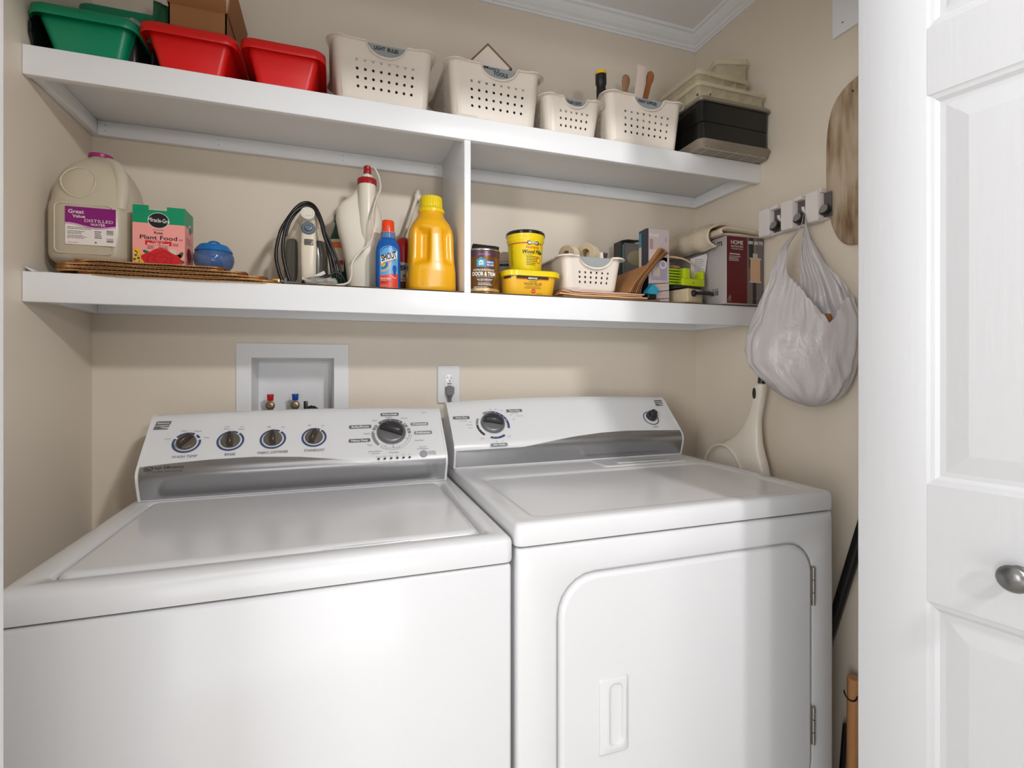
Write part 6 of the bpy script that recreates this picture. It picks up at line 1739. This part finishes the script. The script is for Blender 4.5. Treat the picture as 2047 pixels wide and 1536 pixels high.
g = G(); g.box(.9010, .9065, 1.488, 1.492, ZB + .0004, ZB + .214); g.done('teal_edge', mat('pack_teal_edge', (86, 120, 122), .4), bp_)
g = G(); g.loft([rr3(.908, 1.005, 1.494, 1.535, .006, ZB + .001), rr3(.908, 1.005, 1.494, 1.535, .006, ZB + .204), rr3(.915, 1.000, 1.50, 1.53, .006, ZB + .224)], 0, True, (True, True), True); g.done('blister', mat('smoky_blister', (130, 128, 124), .15, alpha=.85, spec=.8), bp_, auto=40)
g = G(); g.ball((.963, 1.4935, ZB + .172), .038, 0, 1.1, .10, .75, 3); g.done('pale_insert', mat('khaki_insert', (164, 152, 124), .4), bp_)

# ---- pendant lamp carton
cx0, cx1, cy0, cy1, cz0, cz1 = 1.1200, 1.2625, 1.2555, 1.535, ZB + .0005, 1.6170
ORG[0] = Vector((1.19, 1.40, cz0))
hb = thing('lamp_carton', 'large dark red and grey lamp carton against the right wall, towel folded on top', 'box', ORG[0])
g = G(); g.box(cx0, cx1, cy0, cy1, cz0, cz1, bev=.0008, seg=1); g.done('carton', mat('carton_grey', (176, 168, 166), .5, var=.03), hb)
M_mar = mat('carton_maroon', (92, 14, 20), .4)
P = Print(flat((cx0, cy0 - .0002, cz0), (1, 0, 0), (0, 0, 1))); Wc, Hc = cx1 - cx0, cz1 - cz0
P.rect(0.001, Wc * .55, .001, Hc - .001, 0, 0); P.rect(Wc * .55, Wc - .001, .001, Hc - .001, 1, 0)
P.rect(Wc * .70, Wc * .80, .001, Hc * .35, 2, 1); P.rect(Wc * .60, Wc * .72, Hc * .55, Hc - .001, 2, 1)
P.text('HOME', Wc * .275, Hc - .0185, .0125, 3, 2, w=.046, bold=.0); P.text('DECORATORS', Wc * .275, Hc - .0310, .0050, 3, 2, w=.046); P.text('COLLECTION', Wc * .275, Hc - .0385, .0034, 3, 2, w=.044)
P.text('Mini-Pendant', Wc * .22, Hc - .0540, .0046, 3, 2, w=.038, bold=.02); P.lines(.009, .056, Hc - .0610, .0042, 4, .0012, 3, 2, .3, 4)
P.lines(.016, .058, .0350, .004, 1, .0008, 4, 2, 0, 2)
P.text('1001 500 775', Wc * .775, Hc - .0150, .0095, 3, 2, w=.056, bold=.03)
P.rect(Wc * .755, Wc * .765, Hc - .048, Hc - .001, 5, 2); P.rr(Wc * .70, Wc * .83, Hc - .062, Hc - .048, .002, 6, 3)
P.rect(Wc * .635, Wc * .905, Hc * .345, Hc * .690, 7, 2); P.rect(Wc * .61, Wc * .93, Hc * .675, Hc * .700, 6, 3); P.rect(Wc * .61, Wc * .93, Hc * .325, Hc * .350, 6, 3)
P.arc(Wc * .76, .022, .012, .0128, 160, 380, 6, 2, 14, .4)
for k, (a, b) in enumerate(((.003, .012), (.008, .016), (.016, .010))): P.fan([(a, .006), (a + .0012, .006), (b + .0012, .026 - .003 * k), (b, .026 - .003 * k)], 6, 2)
carton_mats = [M_mar, mat('carton_taupe', (112, 98, 94), .4), mat('carton_near_black', (40, 30, 30), .4), M_print_white, mat('maroon_line', (140, 60, 60), .4), mat('pendant_rod', (170, 160, 156), .4), mat('pendant_metal', (190, 176, 166), .4), mat('pendant_shade', (206, 166, 130), .4), M_print_dk]
P.done('front_print', carton_mats, hb)
P = Print(None)
P.fn = flat((cx0 - .0002, cy1, cz0), (0, -1, 0), (0, 0, 1)); Dc = cy1 - cy0
P.text('1001 500 775', Dc - .060, Hc - .020, .013, 2, 1, w=.085, bold=.03); P.bars(Dc - .064, Dc - .034, .028, .044, 14, 8, 1); P.text('1001-500-775', Dc - .049, .048, .0032, 2, 1, w=.030, bold=.02)
P.text('HOME', Dc - .205, .120, .015, 2, 1, w=.055); P.lines(Dc - .235, Dc - .17, .105, .005, 3, .0014, 2, 1, .3, 3)
P.done('side_print', carton_mats, hb)

# ---- knit towel folded over the carton
M_tow = mat('knit_cotton', (218, 200, 178), .9, bump=.9, bscale=240, stretch=(.25, 1, 1), var=.05, vscale=50)
ORG[0] = Vector((1.18, 1.38, cz1))
tw_ = thing('folded_towel', 'cream ribbed towel folded on top of the dark red lamp carton', 'towel', (1.18, 1.38, cz1 + .001))
ORG[0] = Vector((1.18, 1.38, cz1 + .001))
def cloth(path, y0, y1, th, nm, ph=0):
    g = G(); R = []
    path = bez(path, 6); n = len(path)
    for j in range(n):
        x, z = path[j][0], path[j][1]
        a = Vector(path[max(j - 1, 0)][:2]); b = Vector(path[min(j + 1, n - 1)][:2]); d = (b - a).normalized(); nx, nz = -d.y, d.x
        ring = []
        m = 14
        for k in range(m + 1):
            s = k / m; y = y0 + (y1 - y0) * s
            q = .0022 * math.sin(21 * s + ph) + .0016 * math.sin(9 * s + x * 60 + ph)
            ring.append((x + nx * (th / 2 + q), y, z + nz * (th / 2 + q)))
        for k in range(m + 1):
            s = 1 - k / m; y = y0 + (y1 - y0) * s
            ring.append((x - nx * th / 2 * .9, y, z - nz * th / 2 * .9))
        R.append(ring)
    g.loft(R, 0, True, (True, True), True)
    return g.done(nm, M_tow, tw_, subd=1)
zt_ = cz1 + .001
cloth([(1.118, zt_ + .006), (1.125, zt_ + .0065), (1.140, zt_ + .007), (1.160, zt_ + .006), (1.200, zt_ + .0065), (1.240, zt_ + .006), (1.258, zt_ + .006)], 1.262, 1.500, .0085, 'lower_fold')
cloth([(1.104, zt_ + .004), (1.099, zt_ + .011), (1.106, zt_ + .0185), (1.128, zt_ + .0215), (1.155, zt_ + .021), (1.190, zt_ + .020), (1.225, zt_ + .0175), (1.256, zt_ + .0155)], 1.250, 1.510, .0090, 'middle_fold', 1.5)
cloth([(1.100, zt_ - .030), (1.080, zt_ - .022), (1.070, zt_ - .004), (1.076, zt_ + .018), (1.100, zt_ + .033), (1.130, zt_ + .040), (1.150, zt_ + .036), (1.185, zt_ + .031), (1.220, zt_ + .028), (1.250, zt_ + .0245)], 1.275, 1.520, .0095, 'upper_fold', 3)
cloth([(1.096, zt_ + .036), (1.115, zt_ + .047), (1.135, zt_ + .055), (1.152, zt_ + .050), (1.180, zt_ + .043), (1.215, zt_ + .039)], 1.330, 1.520, .0085, 'top_fold', 4)

# ---- lime green frame resting on the small cases
ORG[0] = Vector((1.02, 1.34, ZB))
M_lime = mat('lime_plastic', (186, 204, 14), .3, coat=.2)
bc_ = thing('beige_adapter', 'beige block with a black hinged lever lying under the lime green frame', 'adapter', (1.01, 1.34, ZB + .0004))
ORG[0] = Vector((1.01, 1.34, ZB + .0004))
Mx = Matrix.Translation((1.02, 1.293, ZB + .0005)) @ Matrix.Rotation(.30, 4, 'Z')
g = G(); g.M = g.M @ Mx; g.box(-.020, .055, -.004, .100, .002, .044, bev=.0025); g.done('block', mat('beige_block', (206, 186, 152), .4), bc_)
g = G(); g.M = g.M @ Mx @ Matrix.Translation((.005, -.006, .030)) @ Matrix.Rotation(PI / 2, 4, 'X'); g.lathe([(.0100, -.004), (.0105, .002), (.0085, .006), (.0001, .0065)], 24); g.done('hinge_knob', M_black, bc_, auto=40)
g = G(); g.M = g.M @ Mx; g.tube([(.010, -.012, .030), (.040, -.014, .0330), (.070, -.012, .035), (.098, -.010, .033)], .006, 12, rfn=lambda t: .0045 + .0035 * math.sin(PI * t) * (1 if t > .4 else .4)); g.done('lever', M_black, bc_)
ORG[0] = Vector((1.00, 1.34, ZB + .046))
g = G(); g.M = g.M @ Matrix.Translation((1.00, 1.350, ZB + .0480)) @ Matrix.Rotation(.24, 4, 'Z'); g.box(-.052, .068, -.050, .060, .0, .0065, bev=.002); o = g.done('black_folder', mat('navy_black_case', (22, 24, 32), .4), loc=ORG[0]); tag(o, 'flat black case between the lime green frame and the beige block', 'case')
zl0 = ZB + .0552
ORG[0] = Vector((1.03, 1.34, zl0))
lf = thing('lime_frame', 'lime green plastic U shaped frame with ribbed side in front of the lamp carton', 'frame', (1.03, 1.34, zl0))
Mx = Matrix.Translation((1.000, 1.300, zl0)) @ Matrix.Rotation(.10, 4, 'Z')
g = G(); g.M = g.M @ Mx; g.box(-.004, .084, .0, .060, .0, .022, bev=.0018); g.box(.002, .026, .0, .060, .022, .053, bev=.0018); g.box(.073, .084, .0, .060, .022, .049, bev=.0018); g.done('frame_body', M_lime, lf)
g = G(); g.M = g.M @ Mx
for k in range(6): g.box(-.058, -.004, .006, .060, .001 + .0085 * k, .006 + .0085 * k, bev=.0006)
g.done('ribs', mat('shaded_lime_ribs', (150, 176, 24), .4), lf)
g = G(); g.M = g.M @ Mx; g.box(.0365, .0385, -.0004, .001, .007, .012); g.done('slot', M_print_dk, lf)
# leaflet and flat cream cable
ORG[0] = Vector((1.09, 1.36, zl0 + .024))
lft = thing('leaflet', 'white printed leaflet leaning on the lamp carton inside the lime green frame', 'leaflet', (1.09, 1.36, zl0 + .024))
O_ = Vector((1.062, 1.345, zl0 + .0225)); U_ = Vector((.040, -.012, .0)); V_ = Vector((.008, .0, .088))
g = G(); q = [O_, O_ + U_ * .4 + V_ * .0, O_ + U_ * 1.0 + V_ * .28, O_ + U_ * 1.1 + V_ * .90, O_ + U_ * 1.0 + V_ * 1.0, O_ + U_ * -.2 + V_ * .80]
nn = U_.cross(V_).normalized() * .0006
g.loft([[tuple(p) for p in q], [tuple(p + nn) for p in q]], 0, True, (True, True), False); g.done('sheet', mat('leaflet_white', (214, 206, 206), .5), lft)
P = Print(lambda u, v, L: tuple(O_ + U_ * u + V_ * v - U_.cross(V_).normalized() * (-.0010 - .0001 * L))); 
P = Print(lambda u, v, L: tuple(O_ + U_ * u + V_ * v + U_.cross(V_).normalized() * (.0010 + .0001 * L) * 1.0)); P.lines(.15, .90, .80, .07, 7, .022, 0, 1, .3, 5); P.done('print', [M_print_mid], lft)
ORG[0] = Vector((1.02, 1.33, zl0 + .06))
g = G(); pth = bez([(.952, 1.325, zl0 + .088), (.985, 1.322, zl0 + .088), (1.020, 1.318, zl0 + .082), (1.048, 1.314, zl0 + .064), (1.054, 1.313, zl0 + .046), (1.046, 1.314, zl0 + .030)], 6)
g.loft([[(x, y - .001, z - .0028), (x, y + .001, z - .0028), (x, y + .001, z + .0028), (x, y - .001, z + .0028)] for x, y, z in pth], 0, True, (True, True), True)
o = g.done('flat_cable', mat('cream_cable', (208, 178, 142), .5), loc=ORG[0]); tag(o, 'flat cream cable arching over the lime green frame', 'cable')
ORG[0] = Vector((.98, 1.36, zl0 + .05))
g = G(); r = random.Random(8)
for k in range(6):
    x = .955 + .009 * k; g.tube(bez([(x, 1.345, zl0 + .054), (x + .006, 1.340, zl0 + .064), (x + .016, 1.343, zl0 + .060 + .004 * r.random()), (x + .020, 1.35, zl0 + .054)], 4), .0032, 8)
o = g.done('rope_bundle', mat('jute_rope', (168, 138, 102), .8, bump=.5, bscale=300), loc=ORG[0]); tag(o, 'tan bundle of cord lying on the ribbed end of the lime green frame', 'cord')
ORG[0] = Vector((0, 0, 0))
# ------------------------------------------------------------------ right wall
M_hold = mat('white_holder_plastic', (226, 218, 216), .35)
ORG[0] = Vector((XR, 1.14, 1.66))
hd = thing('broom_holder', 'white wall mounted broom holder with three grey gripper wheels on the right wall', 'broom holder', ORG[0])
g = G()
y0_, y1_ = 1.0300, 1.246
g.loft([[(x, y, z) for y, z in rrect(y0_ + i, y1_ - i, 1.618 + i, 1.690 - i, .010, 5)] for x, i in ((XR - .0004, 0), (XR - .018, 0), (XR - .020, .002))], 0, True, (True, True), False)
g.done('wall_bar', M_hold, hd, auto=40)
for i, yc in enumerate((1.2200, 1.1370, 1.0540)):
    g = G()
    g.loft([[(x, y, z) for y, z in rrect(yc - .017 + i2, yc + .024 - i2, 1.614 + i2, 1.698 - i2, .008, 5)] for x, i2 in ((XR - .0195, 0), (XR - .040, 0), (XR - .0425, .002))], 0, True, (True, True), True)
    g.box(XR - .040, XR - .0195, yc - .044 if i < 2 else yc - .0235, yc - .0168, 1.688, 1.7000, bev=.003)
    g.done('housing', M_hold, hd, auto=40)
    g = G(); g.box(XR - .0215, XR - .0200, yc - .0400, yc - .0172, 1.622, 1.688); g.done('slot_back', mat('slot_shadow_grey', (92, 84, 82), .6), hd)
    g = G(); g.M = g.M @ Matrix.Translation((XR - .034, yc - .0290, 1.640)) @ Matrix.Rotation(-PI / 2 + .35, 4, 'Y'); g.lathe([(.0145, -.008), (.0150, -.003), (.0150, .003), (.0130, .0045)], 32); w_ = g.done('rubber_ring', M_black, hd, auto=40)
    g = G(); g.M = g.M @ Matrix.Translation((XR - .034, yc - .0290, 1.640)) @ Matrix.Rotation(-PI / 2 + .35, 4, 'Y'); g.lathe([(.0125, .004), (.0125, .0052), (.001, .0060)], 32); g.done('gripper_wheel', mat('grey_wheel', (134, 130, 128), .35), hd, auto=40)
for yc in (1.1680, 1.0850):
    g = G(); g.tube([(XR - .018, yc, 1.652), (XR - .034, yc, 1.650), (XR - .040, yc, 1.656), (XR - .042, yc, 1.664)], .0042, 10); g.done('hook', M_hold, hd)

# ---- stained ironing pad hanging by the door
ORG[0] = Vector((1.262, .90, 1.745))
M_pad = mat('stained_pad', (186, 166, 140), .85, bump=.4, bscale=140)
def stain(m):
    nt = m.node_tree; b = nt.nodes['Principled BSDF']
    tc = nt.nodes.new('ShaderNodeTexCoord'); mp = nt.nodes.new('ShaderNodeMapping'); mp.inputs['Scale'].default_value = (1, 9, 1.6)
    nt.links.new(tc.outputs['Object'], mp.inputs['Vector'])
    n = nt.nodes.new('ShaderNodeTexNoise'); n.inputs['Scale'].default_value = 5.5; n.inputs['Detail'].default_value = 5; nt.links.new(mp.outputs[0], n.inputs['Vector'])
    n2 = nt.nodes.new('ShaderNodeTexNoise'); n2.inputs['Scale'].default_value = 4.5; n2.inputs['Detail'].default_value = 3; nt.links.new(tc.outputs['Object'], n2.inputs['Vector'])
    mx = nt.nodes.new('ShaderNodeMath'); mx.operation = 'MULTIPLY'; nt.links.new(n.outputs['Fac'], mx.inputs[0]); nt.links.new(n2.outputs['Fac'], mx.inputs[1])
    cr = nt.nodes.new('ShaderNodeValToRGB'); nt.links.new(mx.outputs[0], cr.inputs[0])
    e = cr.color_ramp.elements; e[0].position = .17; e[0].color = (*lin((190, 172, 150)), 1); e[1].position = .42; e[1].color = (*lin((120, 92, 66)), 1)
    k = cr.color_ramp.elements.new(.28); k.color = (*lin((168, 146, 118)), 1)
    nt.links.new(cr.outputs[0], b.inputs['Base Color'])
stain(M_pad)
pad = thing('ironing_pad', 'stained beige fabric ironing pad with rounded top hanging on the right wall by the door', 'pad', ORG[0])
g = G()
pts = [(.740, 1.60), (.745, 1.575), (.775, 1.545), (.86, 1.532), (.960, 1.531), (.985, 1.538), (1.006, 1.560), (1.022, 1.595), (1.032, 1.640), (1.0385, 1.700), (1.0395, 1.800), (1.036, 1.860), (1.026, 1.905), (1.008, 1.935), (.975, 1.957), (.93, 1.966), (.88, 1.968), (.82, 1.964), (.775, 1.945), (.750, 1.905), (.742, 1.85)]
cyy = .89; czz = 1.745
R = []
for k, x in ((.985, 1.2700), (1.0, 1.2680), (1.004, 1.2640), (1.0, 1.2605), (.975, 1.2590), (.5, 1.2582)):
    R.append([(x - .0006 * math.sin(40 * p[0]), cyy + (p[0] - cyy) * k, czz + (p[1] - czz) * k) for p in pts])
g.loft(R, 0, True, (True, True), True); g.done('padding', M_pad, pad, subd=1)
g = G(); g.M = g.M @ Matrix.Translation((1.2580, .9600, 1.928)) @ Matrix.Rotation(PI / 2, 4, 'Y'); g.lathe([(.0028, -.001), (.0028, .0006), (.0015, .0008)], 12); g.done('eyelet', M_print_dk, pad)

# ---- plastic carrier bag on the hook
cX, cY = 1.168, 1.030
rx_, ry_ = .683, -.730
nx_, ny_ = -.730, -.683
hookp = Vector((XR - .042, 1.0785, 1.655))
px = .001324
# (z, half width along the wall-ish direction, lateral centre offset, half thickness)
prof = [(1.114, .010, 15, .010), (1.120, .036, 16, .026), (1.1365, .068, 14, .044), (1.150, .082, 12, .052), (1.170, .096, 9, .058), (1.200, .113, 1, .062), (1.229, .126, -7, .062), (1.262, .134, -7, .060), (1.300, .132, -1, .056), (1.342, .126, 5, .050), (1.395, .106, 5, .042), (1.448, .082, 5, .034), (1.500, .062, -2, .028), (1.567, .034, -4, .018), (1.610, .014, 2, .010), (1.640, .008, 2, .006)]
def samp(z):
    for i in range(len(prof) - 1):
        if z <= prof[i + 1][0]:
            t = (z - prof[i][0]) / (prof[i + 1][0] - prof[i][0]); t = min(max(t, 0), 1)
            return [prof[i][k] + (prof[i + 1][k] - prof[i][k]) * t for k in range(1, 4)]
    return list(prof[-1][1:])
hh = [(0, 1.400), (39, 1.392), (57, 1.358), (66, 1.326), (76, 1.362), (96, 1.421), (115, 1.450), (121, 1.470), (128, 1.530), (135, 1.600), (140, 1.640), (190, 1.640), (200, 1.600), (215, 1.480), (240, 1.420), (262, 1.450), (272, 1.540), (278, 1.640), (312, 1.640), (318, 1.580), (328, 1.490), (345, 1.430), (360, 1.400)]
def htop(th):
    for i in range(len(hh) - 1):
        if th <= hh[i + 1][0]:
            t = (th - hh[i][0]) / (hh[i + 1][0] - hh[i][0]); return hh[i][1] + (hh[i + 1][1] - hh[i][1]) * t
    return 1.40
ORG[0] = Vector((cX, cY, 1.114))
cb_ = thing('carrier_bag', 'filled white plastic carrier bag hanging from the broom holder on the right wall', 'bag', ORG[0])
M_sack = mat('carrier_film', (206, 200, 200), .32, alpha=.86, bump=.0, spec=.5)
nt = M_sack.node_tree; b = nt.nodes['Principled BSDF']
tc = nt.nodes.new('ShaderNodeTexCoord'); vo = nt.nodes.new('ShaderNodeTexVoronoi'); vo.inputs['Scale'].default_value = 22; vo.feature = 'DISTANCE_TO_EDGE'
ns = nt.nodes.new('ShaderNodeTexNoise'); ns.inputs['Scale'].default_value = 12; ns.inputs['Distortion'].default_value = 1.5; ns.inputs['Detail'].default_value = 4
mpp = nt.nodes.new('ShaderNodeMapping'); mpp.inputs['Scale'].default_value = (1, 1, .5); nt.links.new(tc.outputs['Object'], mpp.inputs[0]); nt.links.new(mpp.outputs[0], ns.inputs['Vector'])
bmpn = nt.nodes.new('ShaderNodeBump'); bmpn.inputs['Strength'].default_value = .55; bmpn.inputs['Distance'].default_value = .012; nt.links.new(ns.outputs['Fac'], bmpn.inputs['Height']); nt.links.new(bmpn.outputs[0], b.inputs['Normal'])
from mathutils import noise as mnoise
g = G()
NT, NZ = 150, 60
cols = []
for i in range(NT):
    th = 360 * i / NT; a = math.radians(th)
    zt2_ = htop(th) + .0035 * math.sin(th * .9) * (1 if 40 < th < 120 else 0)
    col = []
    for j in range(NZ + 1):
        t = j / NZ; z = 1.114 + (zt2_ - 1.114) * t ** .95
        w_, off, tk = samp(z)
        fade = min(1, (z - 1.112) / .03) * min(1, max(.15, (1.62 - z) / .10))
        p = Vector((w_ * math.cos(a) * 1.0, tk * math.sin(a), 0))
        cr1 = 1 - 2 * abs(mnoise.noise(Vector((math.cos(a) * 1.7 + 3, math.sin(a) * 1.7, z * 8)))); cr2 = 1 - 2 * abs(mnoise.noise(Vector((math.cos(a) * 3.6 + z * 3, math.sin(a) * 3.6, z * 14 + 5))))
        fold = .0105 * (cr1 - .6) + .0050 * (cr2 - .6) + .0020 * math.sin(th * .21 + z * 26) * math.sin(th * .052 + 1.3)
        rad = 1 + (fold * fade) / max(w_, .02)
        # radiating pleats under the handles
        pl = .0028 * math.sin(th * .41 + 1.5 * math.sin(th * .07)) * max(0, (z - 1.25) / .3) * fade
        k1 = p.x * rad; k2 = p.y * rad + pl
        X = cX + rx_ * (k1 + off * px) + nx_ * k2; Y = cY + ry_ * (k1 + off * px) + ny_ * k2
        # gather on the hook
        if z > 1.52:
            q = ease(min(1, (z - 1.52) / .12)); hx = hookp.x; hy = hookp.y
            tx = hx + rx_ * (k1 * .35) ; ty = hy + ry_ * (k1 * .35)
            X = X + (tx - X) * q * .85; Y = Y + (ty - Y) * q * .85
        X = min(X, XR - .0035)
        col.append(g.v((X, Y, z)))
    cols.append(col)
for i in range(NT):
    for j in range(NZ):
        k = (i + 1) % NT
        g.face([cols[i][j], cols[k][j], cols[k][j + 1], cols[i][j + 1]], 0, True)
g.face([cols[i][0] for i in range(NT)], 0)
g.done('film', M_sack, cb_, solid=.0006)
g = G(); r = random.Random(6)
for (u_, k_, z_, s_) in ((.045, .0, 1.175, .052), (-.045, .004, 1.190, .050), (.070, -.004, 1.225, .042), (.0, 0, 1.235, .052), (-.07, 0, 1.25, .040)):
    g.ball((min(cX + rx_ * u_ + nx_ * k_, XR - s_ * .8), cY + ry_ * u_ + ny_ * k_, z_), s_ * .84, 0, .72, 1.0, .85, 3)
g.done('filling', mat('grey_filling', (96, 92, 90), .6, var=.4, vscale=18), cb_)
g = G(); g.M = g.M @ Matrix.Translation((cX + rx_ * .035, cY + ry_ * .035, 1.30)) @ Matrix.Rotation(.82, 4, 'Z') @ Matrix.Rotation(.15, 4, 'Y'); g.box(-.014, .014, -.030, .030, -.07, .055, bev=.004); g.done('brown_carton', mat('inner_brown_card', (150, 92, 44), .6, var=.2, vscale=30), cb_)

# ---- long handled dustpan between dryer and wall
ORG[0] = Vector((1.205, 1.30, 0))
dpn = thing('dustpan', 'cream long handled dustpan standing between the dryer and the right wall', 'dustpan', (1.205, 1.30, 0))
ORG[0] = Vector((1.205, 1.30, 0))
M_dust = mat('cream_dustpan', (232, 222, 208), .35)
rows = [(1.166, 1.2300, 1.1965, .0160), (1.150, 1.2330, 1.1985, .0155), (1.122, 1.2405, 1.2035, .0150), (1.090, 1.2500, 1.2105, .0145), (1.060, 1.2640, 1.2170, .0150), (1.030, 1.2840, 1.2170, .0170), (1.005, 1.3080, 1.2150, .0200), (.985, 1.3350, 1.2130, .0240), (.970, 1.3640, 1.2090, .0280), (.955, 1.3900, 1.2050, .0300), (.930, 1.4200, 1.1960, .0320), (.895, 1.4420, 1.1860, .0340), (.85, 1.455, 1.180, .034), (.78, 1.462, 1.176, .034), (.70, 1.465, 1.174, .033), (.64, 1.462, 1.176, .028)]
g = G()
R = []
for z, yl, yr_, hx in rows:
    c_, h_ = (yl + yr_) / 2, (yl - yr_) / 2
    R.append([(1.212 + hx * math.copysign(abs(math.cos(a)) ** .8, math.cos(a)), c_ + h_ * math.copysign(abs(math.sin(a)) ** .8, math.sin(a)), z) for a in [2 * PI * k / 32 for k in range(32)]])
g.loft(list(reversed(R)), 0, True, (True, True), True); g.done('scoop', M_dust, dpn, auto=70)
g = G(); g.tube(bez([(1.192, 1.440, .86), (1.186, 1.425, .915), (1.184, 1.395, .950), (1.183, 1.3580, .9640), (1.182, 1.322, .9620), (1.181, 1.288, .9400), (1.180, 1.262, .905), (1.180, 1.250, .86), (1.180, 1.246, .78)], 8), .0045, 12); g.done('rim', M_dust, dpn)
g = G(); g.M = g.M @ Matrix.Translation((1.1962, 1.2250, 1.138)) @ Matrix.Rotation(-PI / 2, 4, 'Y') @ Matrix.Rotation(.0, 4, 'Z'); g.lathe([(.0165, -.001), (.0165, .0012), (.0001, .0012)], 28, sy=.38); g.done('hang_hole', mat('slot_dark', (50, 40, 36), .7), dpn)
# pole from the socket up to the holder, with a yellow grip
ORG[0] = Vector((1.215, 1.21, 0))
pl_ = thing('broom_pole', 'black pole with a yellow grip standing in the dustpan socket, partly hidden by the bag', 'pole', (1.213, 1.212, 1.10))
ORG[0] = Vector((1.213, 1.212, 1.10))
g = G(); g.tube([(1.212, 1.213, 1.168), (1.216, 1.208, 1.25), (1.222, 1.202, 1.42)], .0105, 18); g.done('tube', M_black, pl_)
g = G(); g.tube([(1.220, 1.2035, 1.352), (1.221, 1.2025, 1.37), (1.2225, 1.201, 1.415), (1.223, 1.200, 1.425)], .0125, 18, rfn=lambda t: .0105 + .004 * math.sin(PI * t)); g.done('grip', mat('yellow_grip', (238, 184, 0), .3), pl_)
# ---- leaning handles in the gap
ORG[0] = Vector((1.22, .95, 0))
def lean(name, lab, cat, a, b, r, m, rf=None):
    ORG[0] = Vector(a)
    t = thing(name, lab, cat, a)
    g = G(); g.tube([tuple(Vector(a) + (Vector(b) - Vector(a)) * k / 10) for k in range(11)], r, 16, rfn=rf); g.done('handle', m, t)
    return t
t = lean('mop_handle', 'black mop handle leaning diagonally in the gap beside the dryer', 'mop', (1.232, 1.150, .002), (1.205, .800, 1.16), .0135, M_black)
g = G(); g.box(1.18, 1.262, 1.10, 1.20, .002, .03, bev=.006); g.done('mop_head', mat('grey_mop', (130, 130, 128), .9), t)
t = lean('wooden_handle', 'pale wooden handle with a black cord loop upright in the gap beside the dryer', 'handle', (1.222, .940, .002), (1.222, .930, .442), .014, mat('pale_orange_wood', (204, 146, 96), .45, var=.08, vscale=20, stretch=(1, 1, .1)), lambda q: .010 + .0045 * q)
g = G(); g.tube([(1.208 - .0030 * math.cos(a), .928 + .0145 * math.cos(a), .410 + .017 * math.sin(a) - .004) for a in [PI + PI * k / 10 for k in range(11)]], .0020, 8); g.done('cord_loop', M_black, t)
t = lean('black_rod', 'black rod standing behind the wooden handle beside the dryer', 'rod', (1.235, .985, .002), (1.236, .962, .30), .007, M_black)
ORG[0] = Vector((0, 0, 0))
